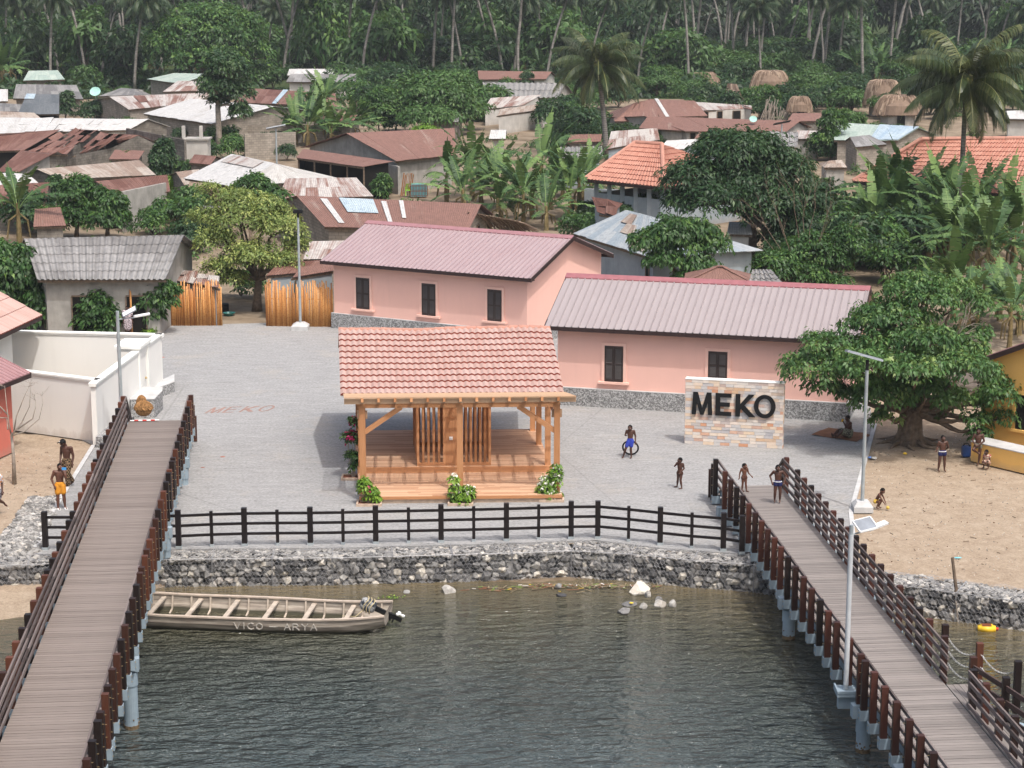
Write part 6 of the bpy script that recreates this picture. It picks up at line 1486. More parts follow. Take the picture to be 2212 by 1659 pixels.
# ---- the big fig tree by the yellow house
B_ = at(1965, 955); root = empty('fig_tree', tuple(B_), 'big spreading fig tree with a twisted trunk in the sand yard on the right', 'tree'); rnd = random.Random(2)
LB = []
for x, y, rx, ry, dy in ((1985, 640, 95, 60, .3), (2060, 650, 75, 58, 1.0), (1930, 690, 95, 50, -.2), (1870, 700, 60, 34, 0), (1800, 735, 85, 22, -.3), (1775, 795, 90, 48, -.6), (1850, 800, 95, 62, -1.2), (1950, 770, 110, 75, -1.0), (2050, 760, 95, 60, 0), (2000, 850, 85, 50, -1.5), (1905, 850, 85, 42, -1.4), (1790, 838, 50, 32, -.6), (2075, 870, 55, 34, -.8), (2165, 850, 66, 42, -1.2), (2180, 895, 40, 20, -1.2), (2112, 905, 34, 22, -1.4), (2120, 930, 22, 12, -1.5), (1915, 900, 40, 20, -1.6), (1980, 790, 100, 36, -3), (2085, 795, 85, 36, -3.2), (1880, 785, 80, 36, -2.8), (2010, 730, 70, 30, -2.4), (2110, 720, 40, 26, .5), (2160, 815, 36, 16, -1)):
    c = atY(x, y, B_.y+dy)-B_; sc = (B_.y+dy)/FPX; LB.append((c.x, c.y, c.z, rx*sc, max(rx, ry)*sc*.9, ry*sc))
foliage_obj('crown', [leafcloud(LB, 1250, 36, .165, .27, rng=np.random.default_rng(3), droop=.8, asp=.5, flat=.7, fill=.66), leafcloud([LB[i] for i in (5, 6, 8, 17, 18, 10)], 60, 30, .19, .32, rng=np.random.default_rng(4), droop=.8, asp=.5, tbase=.75)], M['fol'], root)
mb = MB(); H0 = 1.5
for i in range(16):          # fused, twisting stems
    a = 2*math.pi*i/16; rr = .30+.05*(i % 3); tw = .6+.2*(i % 2)
    mb.tube([(math.cos(a)*rr*1.55, math.sin(a)*rr*1.4, -.1), (math.cos(a+tw*.2)*rr*1.02, math.sin(a+tw*.2)*rr*.95, .35), (math.cos(a+tw*.5)*rr*.9, math.sin(a+tw*.5)*rr*.85, .9), (math.cos(a+tw)*rr*.98, math.sin(a+tw)*rr*.9, H0)], [.17, .13, .11, .15], 7)
for i in range(9):           # surface roots
    a = 2*math.pi*i/9+.3; mb.tube([(math.cos(a)*.4, math.sin(a)*.4, .12), (math.cos(a)*.9, math.sin(a)*.9, .02), (math.cos(a+.2)*1.4, math.sin(a+.2)*1.3, -.06)], [.13, .08, .03], 6)
limbs(mb, (0, 0, H0-.15), [(l[0], l[1], l[2]-l[5]*.2) for l in LB], .17, rnd, 8, .25)
for l in LB:
    for _ in range(4): a = rnd.uniform(0, 6.28); limbs(mb, (l[0]*.75, l[1]*.75, l[2]*.9), [(l[0]+math.cos(a)*l[3]*.85, l[1]+math.sin(a)*l[4]*.8, l[2]+rnd.uniform(-.5, .3)*l[5])], .035, rnd, 5)
mb.build('trunk', M['bark'], root, smooth=True)
# bare grey twigs in the right side of the crown
def twigs(mb, base, tip, r, depth, rnd, spread=.6):
    b, t = Vector(base), Vector(tip); mid = lerp(b, t, .5)+Vector((rnd.uniform(-1, 1), rnd.uniform(-1, 1), rnd.uniform(-1, 1)))*.06*(t-b).length; mb.tube([b, mid, t], [r, r*.8, r*.6], 5)
    if depth > 0:
        d = (t-b)
        for s in (.55, .8, 1.0):
            p = lerp(b, t, s); q = d*rnd.uniform(.45, .7); q.rotate(Matrix.Rotation(rnd.uniform(-spread, spread), 3, 'Y')); q.rotate(Matrix.Rotation(rnd.uniform(-spread, spread), 3, 'X')); twigs(mb, p, p+q, r*.55, depth-1, rnd, spread)
mb = MB(); c = atY(2060, 735, B_.y-.6)-B_
for i in range(5): twigs(mb, c, c+Vector((rnd.uniform(.2, 1.1), rnd.uniform(-.3, .1), rnd.uniform(.1, .8))), .025, 2, rnd)
c = atY(2070, 835, B_.y-.6)-B_
for i in range(5): twigs(mb, c, c+Vector((rnd.uniform(.1, 1.4), rnd.uniform(-.3, .1), rnd.uniform(-.1, .35))), .025, 2, rnd)
mb.build('bare_twigs', M['bark_pale'], root)

# ---- near trees and shrubs
T = tree_px
T('broad leafed tree with shiny drooping leaves over the white house', (45, 712), ((35, 590, 62, 62, 0), (90, 650, 52, 50, -.3), (20, 650, 60, 60, .2), (125, 680, 22, 22, -.5), (-20, 560, 50, 60, .5), (60, 690, 45, 25, -.6)), M['fol_mid'], .2, 330, 40, .26, .36, seed=11, droop=.9, asp=.5)
T('round dark shrub in front of the grey house, behind the yard wall', (215, 724), ((212, 668, 42, 36, 0), (195, 690, 30, 26, -.2), (232, 690, 34, 30, -.1), (214, 640, 24, 18, 0), (215, 712, 30, 14, -.2)), M['fol_mid'], .07, 190, 30, .24, .26, cat='shrub', name='shrub', seed=12, asp=.42)
T('shrub with grey green leaves on thin pale stems beside the left bamboo fence', (343, 720), ((322, 640, 38, 26, 0), (345, 622, 34, 20, 0), (300, 655, 24, 24, -.1), (350, 650, 30, 24, -.2), (330, 675, 26, 16, -.2), (368, 625, 18, 12, 0)), M['fol_mid'], .07, 210, 30, .23, .24, 'bark_pale', cat='shrub', name='shrub', seed=13, asp=.42, tk=.5)
T('tiny lime green shrub at the lower end of the left bamboo fence', (322, 724), ((322, 712, 12, 9, 0),), M['fol_lime'], .03, 14, 24, .2, .16, cat='shrub', name='shrub', seed=14)
T('tree with dense hanging foliage behind the near pink roof', (1468, 655), ((1470, 500, 80, 34, 0), (1400, 520, 45, 28, -.3), (1540, 530, 40, 30, -.3), (1440, 560, 50, 26, -.8), (1510, 575, 45, 24, -1), (1470, 530, 80, 40, .2), (1480, 595, 30, 14, -1)), M['fol_mid'], .16, 420, 34, .24, .34, seed=15, droop=.9, fill=.62)
T('huge dark evergreen tree with bare hanging stems, right of centre', (1622, 575), ((1600, 330, 105, 52, 0), (1500, 390, 72, 55, -1), (1680, 375, 80, 60, 0), (1560, 430, 90, 45, -2), (1660, 450, 80, 55, -2), (1740, 440, 50, 50, -1), (1480, 430, 48, 25, -1), (1620, 310, 60, 26, 1), (1720, 490, 55, 50, -2), (1560, 300, 50, 22, .5), (1700, 545, 60, 40, -3), (1600, 390, 110, 60, 0)), M['fol_dark'], .35, 1250, 34, .30, .5, seed=16, fill=.6, asp=.36, tk=3.0)
T('leafy creeper covered thicket in front of the huge dark tree', (1690, 625), ((1680, 575, 60, 36, 0), (1735, 590, 60, 34, .5), (1640, 600, 25, 20, 0), (1790, 560, 50, 45, 1), (1830, 520, 40, 40, 1), (1800, 610, 40, 22, .3), (1750, 540, 60, 40, 1)), M['fol_mid'], .1, 520, 30, .22, .32, cat='thicket', name='thicket', seed=17)
T('bright lime bush peeking over the near pink ridge', (1608, 608), ((1606, 580, 20, 17, 0),), M['fol_lime'], .05, 34, 26, .24, .22, cat='bush', name='bush', seed=18)
T('yellowish low bush behind the near pink ridge', (1740, 612), ((1765, 598, 26, 12, 0), (1710, 602, 20, 8, 0)), M['fol_lime'], .05, 34, 26, .22, .22, cat='bush', name='bush', seed=19)
T('airy yellow green thorn tree left of the far pink house', (555, 668), ((520, 470, 90, 50, 0), (600, 490, 66, 46, 0), (640, 530, 30, 34, 0), (440, 470, 34, 30, 0), (450, 410, 30, 22, 0), (470, 520, 55, 45, -.5), (610, 570, 50, 40, -1), (540, 560, 70, 45, -1), (500, 430, 60, 30, .5), (470, 580, 40, 30, -1), (570, 450, 60, 35, .3), (620, 600, 26, 20, -1), (500, 600, 40, 22, -1)), M['fol_yel'], .22, 1000, 26, .18, .32, seed=20, fill=.3, asp=.4, tk=1.6, droop=.3, tbase=.5)
T('bright green bushy crown above the thorn tree', (545, 560), ((545, 400, 42, 26, 0), (590, 420, 30, 20, 0), (530, 430, 30, 22, 0)), M['fol_mid'], .12, 130, 30, .25, .34, seed=21)
T('dark leaved bush against the left end of the long brown roof', (740, 512), ((745, 470, 55, 22, 0), (710, 485, 36, 22, -.3), (785, 478, 30, 14, 0), (745, 492, 50, 16, -.6)), M['fol_dark'], .12, 190, 32, .26, .34, cat='bush', name='bush', seed=22, tbase=.5)
T('left tree of the dark leafed pair among the left roofs', (165, 512), ((165, 425, 34, 40, 0), (150, 470, 28, 34, -.4), (185, 460, 30, 40, -.2), (170, 395, 30, 18, 0)), M['fol_mid'], .14, 260, 32, .26, .34, seed=23)
T('right tree of the dark leafed pair among the left roofs', (232, 512), ((235, 440, 38, 32, 0), (230, 475, 42, 32, -.4), (250, 470, 26, 36, -.2), (215, 420, 20, 20, 0)), M['fol_mid'], .14, 290, 32, .26, .34, seed=24)
T('small leafed tree with bare lower trunk, upper left of centre', (474, 322), ((488, 150, 50, 34, 0), (470, 190, 40, 28, -.5), (515, 200, 30, 26, 0), (480, 125, 36, 18, .3), (455, 170, 24, 22, 0), (520, 235, 20, 18, -.4), (470, 215, 16, 14, 0)), M['fol_dark'], .28, 330, 30, .36, .5, 'bark_pale', seed=25, tk=4.2, tbase=.5)
T('lone pale green tree top rising from the gabled house roof', (925, 360), ((920, 285, 30, 16, 0), (905, 295, 20, 12, 0), (945, 305, 20, 14, 0)), M['fol_lime'], .1, 70, 28, .3, .4, seed=26, tk=2.4)
T('fine leafed sapling before the orange hipped roof', (1400, 470), ((1400, 345, 26, 22, 0), (1385, 375, 20, 20, 0), (1420, 360, 18, 16, 0), (1395, 430, 22, 20, 0)), M['fol_soft'], .06, 90, 26, .24, .3, seed=27, tk=2.2, fill=.4)
T('tall bright shrub between the grey and green roofs, right', (1795, 345), ((1795, 270, 30, 24, 0), (1785, 300, 30, 26, 0), (1810, 320, 28, 22, 0), (1795, 245, 18, 14, 0)), M['fol_mid'], .12, 230, 30, .28, .36, seed=28)
T('feathery green tree beside the tall bright shrub', (1835, 330), ((1835, 262, 34, 28, 0), (1850, 290, 26, 24, 0), (1820, 245, 20, 14, 0)), M['fol_soft'], .12, 170, 30, .26, .42, seed=29, fill=.45)
T('soft bright green tree between the thatched huts', (1745, 225), ((1745, 180, 42, 26, 0), (1725, 190, 26, 18, 0), (1768, 195, 26, 20, 0)), M['fol_soft'], .2, 200, 30, .36, .5, seed=30)
T('round green bush in front of the large thatched hut', (1645, 255), ((1655, 205, 30, 22, 0), (1640, 222, 22, 20, 0), (1672, 232, 20, 20, 0)), M['fol_mid'], .14, 150, 30, .32, .4, seed=31, cat='bush', name='bush')
T('grey green thicket left of the rust brown roof', (1420, 208), ((1420, 180, 46, 20, 0), (1390, 190, 26, 14, 0), (1450, 185, 30, 16, 0)), M['fol_soft'], .2, 180, 30, .3, .45, seed=32, cat='thicket', name='thicket', fill=.4)
T('big dark green tree at the forest edge, upper left of centre', (440, 193), ((440, 70, 110, 55, 0), (380, 95, 60, 40, -2), (500, 90, 70, 50, 0), (440, 120, 90, 35, -3), (460, 40, 70, 36, 2), (530, 50, 36, 28, 1), (560, 120, 30, 30, 0)), M['fol_mid'], .5, 1300, 26, .50, .8, seed=33, tbase=.42)
T('wide airy green tree at the centre behind the gabled house', (940, 290), ((950, 215, 80, 40, 0), (900, 190, 50, 30, 2), (1000, 235, 40, 30, 0), (930, 250, 70, 26, -3), (870, 230, 40, 30, 0), (960, 175, 60, 26, 3)), M['fol_soft'], .3, 800, 26, .40, .62, seed=34, fill=.5)
# narrow bushes hanging with dark clumps among the roofs
COLS = ((825, 427, 400, 372, 17, 'cone shaped dark bush beside the yard wall at the centre'), (118, 447, 402, 380, 13, 'narrow dark bush at the left in front of the brown roof'), (374, 424, 398, 378, 17, 'small lime green bush on the rusty roof end'), (272, 380, 352, 322, 24, 'green bush rising from the long tan roof'), (130, 356, 330, 312, 14, 'narrow dark bush before the rust roof, left'),
 (352, 392, 345, 292, 26, 'dark bushy shrub at the ruined wall'), (350, 290, 266, 252, 30, 'dark shrub left of the flat white roof'), (142, 256, 225, 190, 17, 'tall narrow dark shrub beside the slate roof'), (205, 256, 232, 216, 40, 'broad dark shrub mass beside the slate roof'), (298, 250, 232, 216, 15, 'small dark shrub under the patched roof'), (262, 240, 224, 212, 10, 'tiny round shrub under the patched roof'), (505, 292, 272, 256, 12, 'narrow creeper bush on the block gable'), (566, 285, 265, 252, 14, 'leafy bush on the block gable'), (628, 300, 272, 245, 16, 'dark narrow bush beside the banana plants'), (630, 270, 240, 215, 1, ''),
 (820, 290, 235, 180, 42, 'tall dark clumped tree at the centre left'), (855, 280, 255, 228, 24, 'dark bush right of the tall clumped tree'), (1050, 228, 205, 180, 24, 'dark round bush in front of the corrugated roof'), (1090, 225, 196, 164, 24, 'tall dark bush in front of the corrugated roof'), (1135, 205, 175, 150, 18, 'narrow dark pillar bush at the corrugated roof'), (1105, 255, 238, 222, 18, 'dark bush on the white base wall'), (1430, 310, 292, 276, 16, 'left one of the two round dark bushes on the brown roof edge'), (1473, 312, 292, 273, 20, 'right one of the two round dark bushes on the brown roof edge'),
 (1880, 345, 328, 308, 20, 'climbing bush on the small corrugated shed'), (1910, 240, 222, 208, 18, 'bush before the round thatched hut'), (1860, 215, 188, 160, 18, 'dark bush left of the round thatched hut'), (1540, 190, 165, 145, 26, 'round dark bush left of the white gable hut'), (1575, 178, 160, 140, 22, 'leafy bush above the white gable hut'))
for i, (x, yb, yc, yt, rx, lab) in enumerate(COLS):
    if not lab: continue
    ry = (yb-yt)/2; T(lab, (x, yb), ((x, yc, rx, ry*.62, 0), (x+rx*.15, (yc+yt)/2, rx*.7, ry*.4, 0), (x-rx*.2, (yc+yb)/2, rx*.85, ry*.45, -.2)), M['fol_dark' if i not in (2, 3) else 'fol_lime'] if i % 3 else M['fol_mid'], .07, int(50+rx*ry*.16), 26, .27, .32, cat='bush', name='bush', seed=40+i, tbase=.42)
# planted bushes at the pavilion
def planter(px, py, lobes, lab, mats, n, flower, fn, seed, box=True):
    B_ = at(px, py); root = empty('planter_bush', tuple(B_), lab, 'bush'); rng = np.random.default_rng(seed); L = []
    for x, y, rx, ry in lobes: c = atY(x, y, B_.y)-B_; sc = B_.y/FPX; L.append((c.x, c.y, c.z, rx*sc, rx*sc*.8, ry*sc))
    foliage_obj('leaves', [leafcloud(L, n, 16, .12, .12, rng=rng, asp=.6, fill=.4)], M[mats], root)
    if flower: foliage_obj('flowers', [leafcloud([L[i] for i in fn[0]], fn[1], 9, .085, .07, rng=rng, asp=.8, fill=.75)], M[flower], root)
    mb = MB(); rnd = random.Random(seed)
    for _ in range(9): l = rnd.choice(L); mb.tube([(rnd.uniform(-.08, .08), 0, 0), (l[0]*.4+rnd.uniform(-.1, .1), l[1]*.4, l[2]*.5), (l[0], l[1], l[2]+l[5]*.6)], [.018, .014, .006], 5)
    mb.build('stems', M['bark_pale'], root)
    if box:
        mb = MB(); w, d = .44, .3; mb.bar((-w, -d, .04), (w, -d, .04), .06, .1); mb.bar((-w, d, .04), (w, d, .04), .06, .1); mb.bar((-w+.03, -d+.03, .04), (-w+.03, d-.03, .04), .06, .1); mb.bar((w-.03, -d+.03, .04), (w-.03, d-.03, .04), .06, .1); o = mb.build('planter_edge', M['brick_p'], root)
        mb = MB(); mb.box((-w+.05, -d+.05, 0), (w-.05, d-.05, .05)); mb.build('soil', M['soil'], root)
planter(798, 1089, ((790, 1055, 16, 22), (805, 1070, 14, 16), (786, 1040, 9, 12)), 'bright green bougainvillea in a brick planter at the left front post of the pavilion', 'fol_lime', 70, 'magenta', ((0,), 3), 1)
planter(995, 1088, ((985, 1060, 14, 20), (1012, 1065, 13, 18), (997, 1075, 22, 12), (981, 1036, 7, 14)), 'white flowered bougainvillea at the middle front post of the pavilion', 'fol_lime', 80, 'white_fl', ((0, 1, 3), 26), 2)
planter(1191, 1080, ((1180, 1050, 18, 24), (1198, 1035, 14, 24), (1190, 1065, 22, 14), (1203, 1012, 8, 12), (1168, 1060, 10, 12)), 'tall white flowered bougainvillea at the right front post of the pavilion', 'fol_lime', 110, 'white_fl', ((0, 1, 2, 3), 60), 3)
planter(764, 1033, ((760, 950, 13, 26), (765, 915, 8, 18), (762, 985, 14, 16), (750, 940, 10, 10), (768, 1005, 12, 16)), 'magenta bougainvillea climbing at the left side of the pavilion', 'fol_mid', 90, 'magenta', ((0, 1, 3), 46), 4)
# bare sapling on the left sand yard
B_ = at(31, 1042); root = empty('bare_sapling', tuple(B_), 'leafless pale sapling on the left sand yard', 'tree'); rnd = random.Random(9); mb = MB()
q = lambda x, y: atY(x, y, B_.y)-B_
mb.tube([(0, 0, -.05), q(29, 985), q(25, 940)], [.085, .06, .05], 8)
for pts in (((25, 940), (20, 915), (16, 870), (8, 835)), ((25, 940), (45, 915), (62, 880), (66, 840), (66, 828)), ((25, 940), (55, 930), (85, 905), (93, 870), (90, 855)), ((20, 925), (12, 905), (-10, 900)), ((30, 932), (35, 900), (50, 860), (62, 835)), ((40, 925), (70, 905), (78, 880), (76, 865)), ((18, 900), (2, 880), (-12, 872))):
    mb.tube([q(*p)+Vector((0, rnd.uniform(-.2, .2), 0)) for p in pts], [.03, .024, .016, .008, .006][:len(pts)], 6)
    e = q(*pts[-1])
    for _ in range(4): twigs(mb, e, e+Vector((rnd.uniform(-.25, .25), rnd.uniform(-.2, .2), rnd.uniform(0, .25))), .006, 1, rnd)
mb.build('branches', M['bark_pale'], root, smooth=True)
# bare branching shrub in front of the big dark tree
B_ = at(1735, 622); root = empty('bare_shrub', tuple(B_), 'big pale leafless shrub in front of the thicket, right', 'shrub'); mb = MB(); rnd = random.Random(19)
for x, y in ((1640, 460), (1670, 440), (1715, 400), (1760, 395), (1790, 470), (1830, 500), (1690, 500), (1740, 430), (1625, 480), (1800, 430)):
    e = atY(x, y, B_.y+rnd.uniform(-1, 1))-B_; twigs(mb, (0, 0, 0), e*.55, .04, 0, rnd); twigs(mb, e*.55, e, .02, 2, rnd, .5)
mb.build('branches', M['bark'], root)

# ---- banana plants
def banana_mesh(rng, nl=9, L=2.3, W=.55, lean=0, tears=10, h=2.2, name='banana_plant', mat='banana', lab=None, seg=9):
    root = empty(name, (0, 0, -50), lab, 'banana plant'); VS, FS, TS = [], [], []; off = 0
    for i in range(nl):
        a = rng.uniform(0, 6.28); el = rng.uniform(.8, 1.5) if i < nl*.65 else rng.uniform(.2, .8); ll = L*rng.uniform(.75, 1.15); dirh = np.array([math.cos(a), math.sin(a), 0]); p = np.array([0, 0, h])+dirh*.08; pts = [p]; e = el; curve = rng.uniform(.6, 1.9)*(.55 if el > 1.2 else 1)
        for s in range(seg+2): p = p+(dirh*math.cos(e)+np.array([0, 0, 1])*math.sin(e))*ll/(seg+2); pts.append(p); e -= curve/(seg+2)
        pts = np.array(pts); sdv = np.array([-math.sin(a), math.cos(a), 0]); tt = rng.uniform(.25, .8); dry = rng.random() < .12; tt = .95 if rng.random() < .12 else tt
        for s in range(2, seg+2):
            f = (s-1.5)/(seg); w = W*.5*math.sin(min(1, f*1.05+.12)*math.pi)**.55; dn = -w*rng.uniform(.05, .65)
            p0, p1 = pts[s], pts[s+1]
            for sg in (-1, 1):
                for half in (0, 1):
                    g = rng.uniform(0.0, .12); a0 = p0+(p1-p0)*(half*.5+.02); a1 = p0+(p1-p0)*(half*.5+.5-g*.5); dz = np.array([0, 0, dn*rng.uniform(.5, 1.3)]); sh = (p1-p0)*.25
                    VS += [a0, a1, a1+sdv*sg*w+dz+sh, a0+sdv*sg*w+dz+sh]; TS += [tt+.15]*2+[np.clip(tt+rng.normal()*.12, 0, 1)]*2
        for s in range(seg+2):  # midrib
            r_ = .022*(1-s/(seg+3)); VS += [pts[s]-sdv*r_+[0, 0, .012], pts[s+1]-sdv*r_+[0, 0, .012], pts[s+1]+sdv*r_+[0, 0, .012], pts[s]+sdv*r_+[0, 0, .012]]; TS += [1.0]*4
    V = np.array(VS); F = np.arange(len(V)).reshape(-1, 4); np_mesh('leaves', V, F, np.clip(np.array(TS), 0, 1), M[mat], root)
    mb = MB(); mb.tint = .5; mb.tube([(0, 0, -.1), (.03, 0, h*.5), (0, 0, h+.25)], [.14, .11, .06], 8); 
    for i in range(4): a = rng.uniform(0, 6.28); mb.tube([(.05, 0, h*.9), (math.cos(a)*.4, math.sin(a)*.4, h*.7), (math.cos(a)*.5, math.sin(a)*.5, h*.25)], [.03, .05, .03], 5)
    mb.build('stem', plain('banana_stem_'+mat, (.17, .13, .06, 1), .8, .2, .4, 5), root); return root
rg = np.random.default_rng(21)
BAN = [banana_mesh(rg, 15, 2.7, .44, h=hh) for hh in (.9, 1.3, 1.7, .6)]
BANF = [banana_mesh(rg, 12, 2.7, .48, h=hh, mat='banana_far', seg=6) for hh in (1.0, 1.5)]
def banana_clump(lab, spots, sc, group, protos=BAN, seed=1):
    r = random.Random(seed)
    for (x, y, k) in spots: copy_thing(r.choice(protos), at(x, y), r.uniform(0, 6.28), sc*k*r.uniform(.92, 1.08), lab, group)
banana_clump('tall ragged banana plant in the big clump at the centre of the photo', ((965, 440, 1.0), (1000, 460, 1.05), (1040, 440, 1.15), (1075, 455, 1.0), (1110, 440, 1.2), (1150, 470, 1.1), (1190, 450, 1.1), (1130, 490, 1.0), (1080, 480, .9), (1230, 475, .95), (1170, 420, 1.15), (1020, 420, 1.1), (1070, 410, 1.2), (1215, 425, 1.0), (1180, 495, .9), (1250, 470, 1.05)), 1.42, 'banana plants of the central clump')
banana_clump('tall banana plant in the right hand clump above the fig tree', ((2060, 690, 1.3), (2110, 720, 1.25), (2160, 690, 1.3), (2200, 720, 1.2), (2130, 640, 1.45), (2185, 620, 1.5), (2090, 630, 1.35), (2050, 610, 1.3), (2210, 560, 1.4), (2150, 580, 1.4), (2100, 560, 1.3), (2180, 750, 1.0), (2090, 745, 1.0), (2230, 640, 1.4), (2020, 640, 1.0)), 1.05, 'banana plants of the right clump', seed=4)
banana_clump('dark banana plant before the large orange tiled house', ((1900, 530, 1.2), (1940, 540, 1.25), (1985, 540, 1.3), (2020, 530, 1.2), (1930, 555, 1.0), (2060, 535, 1.2), (2110, 530, 1.2), (2170, 530, 1.3), (1965, 560, 1.2), (2005, 565, 1.1), (1885, 545, 1.1), (1925, 515, 1.3), (1960, 520, 1.3), (2040, 555, 1.3), (2085, 560, 1.2)), 1.32, 'banana plants before the tiled house', seed=5)
banana_clump('banana plant in the group beside the flat white roofed house', ((640, 310, 1.1), (665, 315, 1.2), (690, 305, 1.1), (715, 312, 1.2), (740, 305, 1.1), (655, 290, 1.2), (700, 285, 1.2), (765, 300, 1.0)), 1.45, 'banana plants beside the flat white roof', seed=6)
banana_clump('lone broad leafed banana plant above the corrugated roof at the left edge', ((42, 535, 1.3),), 1.15, None, seed=7)
for o in list(COL.objects):
    if o.name.startswith('banana_plant') and 'lone broad' in o.get('label', ''): 
        if 'group' in o: del o['group']
banana_clump('banana plant at the left edge beside the grey roofs', ((5, 200, 1.3), (25, 190, 1.2), (12, 170, 1.3), (-8, 180, 1.3)), 1.7, 'banana plants at the left edge', seed=8)
banana_clump('banana plant right of the orange hipped roof house end', ((1262, 430, 1.1), (1275, 415, 1.0)), 1.25, 'banana plants by the orange hipped roof', seed=9)

# ---- coconut palms
def palm_crown(rng, nf, L, nl, ll, h, droopk=1.0, mat='palm', parent=None, wl=.055, lowskirt=5, ttint=.4):
    VS, TS = [], []
    for i in range(nf):
        a = 2.399963*i+rng.uniform(-.2, .2); f = i/(nf-1); el = 1.35-f*2.15+rng.uniform(-.12, .12); Lf = L*rng.uniform(.85, 1.1)*(1 if f < .85 else .85); cur = (1.15+.5*rng.random())*droopk*(1 if f < .6 else .75)
        dh = np.array([math.cos(a), math.sin(a), 0]); sdv = np.array([-math.sin(a), math.cos(a), 0]); n = 16; p = np.array([0, 0, h])+dh*.12; e = el; pts = [p]
        for s in range(n): p = p+(dh*math.cos(e)+np.array([0, 0, 1.])*math.sin(e))*Lf/n; pts.append(p); e -= cur/n*(0.5+1.1*s/n)
        pts = np.array(pts); base_t = np.clip(ttint+rng.normal()*.12+(.15 if f > .85 else 0), 0, 1); tw = rng.uniform(-.5, .5)
        for s in range(n):
            d = unit(pts[s+1]-pts[s]); r_ = .035*(1-s/(n+1))+.006; VS += [pts[s]-sdv*r_, pts[s+1]-sdv*r_, pts[s+1]+sdv*r_, pts[s]+sdv*r_]; TS += [.95]*4
        for j in range(nl):
            q = .10+.9*(j+.5)/nl; x = q*n; s = min(n-1, int(x)); b = pts[s]+(pts[s+1]-pts[s])*(x-s); d = unit(pts[s+1]-pts[s]); upv = unit(np.cross(d, -sdv)) if False else unit(np.cross(sdv, d)); upv = upv if upv[2] > 0 else -upv
            l = ll*(math.sin(min(1, q*1.0+.12)*math.pi)**.6)*rng.uniform(.85, 1.1)+.05
            for sg in (-1, 1):
                dirl = unit(sdv*sg*.75+d*.55-np.array([0, 0, .55+.35*rng.random()])+upv*.15+sdv*tw*.2); mid = b+dirl*l*.5; tip = b+unit(dirl-np.array([0, 0, .55]))*l*.98; wv = d*wl*.5; t = np.clip(base_t+rng.normal()*.10, 0, 1)
                VS += [b-wv*.6, mid-wv, mid+wv, b+wv*.6, mid-wv, tip-wv*.1, tip+wv*.1, mid+wv]; TS += [t]*8
    V = np.array(VS); F = np.arange(len(V)).reshape(-1, 4); return np_mesh('crown', V, F, np.array(TS), M[mat], parent)
def palm(lab, base_px, head_px, L, dbase, r=.2, seed=1, nf=34, nl=52):
    B_ = at(*base_px); B_.z = 0; Hd = atY(*head_px, B_.y)-B_; root = empty('coconut_palm', tuple(B_), lab, 'palm tree'); rng = np.random.default_rng(seed)
    cr = palm_crown(rng, nf, L, nl, L*.25, 0, 1.25, 'palm', root, .07); cr.location = Hd
    mb = MB(); mb.tint = .5; pts = [Vector((Hd.x*t**1.3, .3*math.sin(t*2), Hd.z*t)) for t in np.linspace(0, 1, 10)]; mb.tube(pts, [r*1.5]+[r*(1-.35*t) for t in np.linspace(0, 1, 9)], 12); mb.build('trunk', M['palm_bark'], root, smooth=True)
    mb = MB(); rnd = random.Random(seed)
    for _ in range(14): a = rnd.uniform(0, 6.28); mb.ball(Hd+Vector((math.cos(a)*.3, math.sin(a)*.3, rnd.uniform(-.35, .0))), .13, 8, (1, 1, 1.25))
    mb.build('coconuts', plain('coconut_husk', (.26, .20, .05, 1), .6, .3, .3), root, smooth=True)
    mb = MB()
    for i in range(26): a = 6.28*i/26; mb.tube([Hd+Vector((0, 0, -.5)), Hd+Vector((math.cos(a)*.16, math.sin(a)*.16, -.1)), Hd+Vector((math.cos(a)*.3, math.sin(a)*.3, .25))], [.05, .05, .02], 5)
    mb.build('fibre_sheath', M['bark'], root)
palm('tall coconut palm standing in the village right of centre', (1310, 335), (1292, 138), 5.6, 0, .26, 1, 36, 70)
palm('largest coconut palm with a wide drooping crown at the upper right', (2072, 530), (2090, 172), 5.5, 0, .2, 2, 40, 76)
# forest palms: five kinds of the same grove, copied
PF = []
for i in range(5):
    rng = np.random.default_rng(60+i); rnd = random.Random(i); root = empty('grove_palm', (0, 0, -80), 'coconut palm with a pale bare trunk in the dense grove behind the village', 'palm tree', 'coconut palms of the grove')
    h = (12, 13.5, 15, 13, 11)[i]; lean = (.8, 3.5, -1.2, -3.2, 1.6)[i]
    cr = palm_crown(rng, 30, 4.4, 18, 1.35, 0, 1.25, 'palm_far', root, .20, ttint=.36); cr.location = (lean, 0, h)
    mb = MB(); mb.tint = .6; mb.tube([Vector((lean*t**1.6, rnd.uniform(-.1, .1), h*t)) for t in np.linspace(0, 1, 9)], [.24]+[.19*(1-.3*t) for t in np.linspace(0, 1, 8)], 8); mb.build('trunk', M['palm_bark'], root, smooth=True); PF.append(root)
rnd = random.Random(33); spots = []
rows = [(282, 10, 0), (296, 13, 0), (310, 16, 0), (326, 19, 0), (342, 22, 0), (360, 25, 0), (380, 28, 0), (402, 30, 0)]
for Y, n, _ in rows:
    hw = Y*.262
    for i in range(n):
        x = -hw+2*hw*(i+.5+rnd.gauss(0, 1.1))/n; spots.append((x, Y+rnd.uniform(-8, 8)))
for (x, y) in spots:
    k = rnd.randrange(5); copy_thing(PF[k], (x, y, 0), rnd.choice((0, 0, math.pi))+rnd.uniform(-.7, .7), rnd.uniform(.8, 1.22))
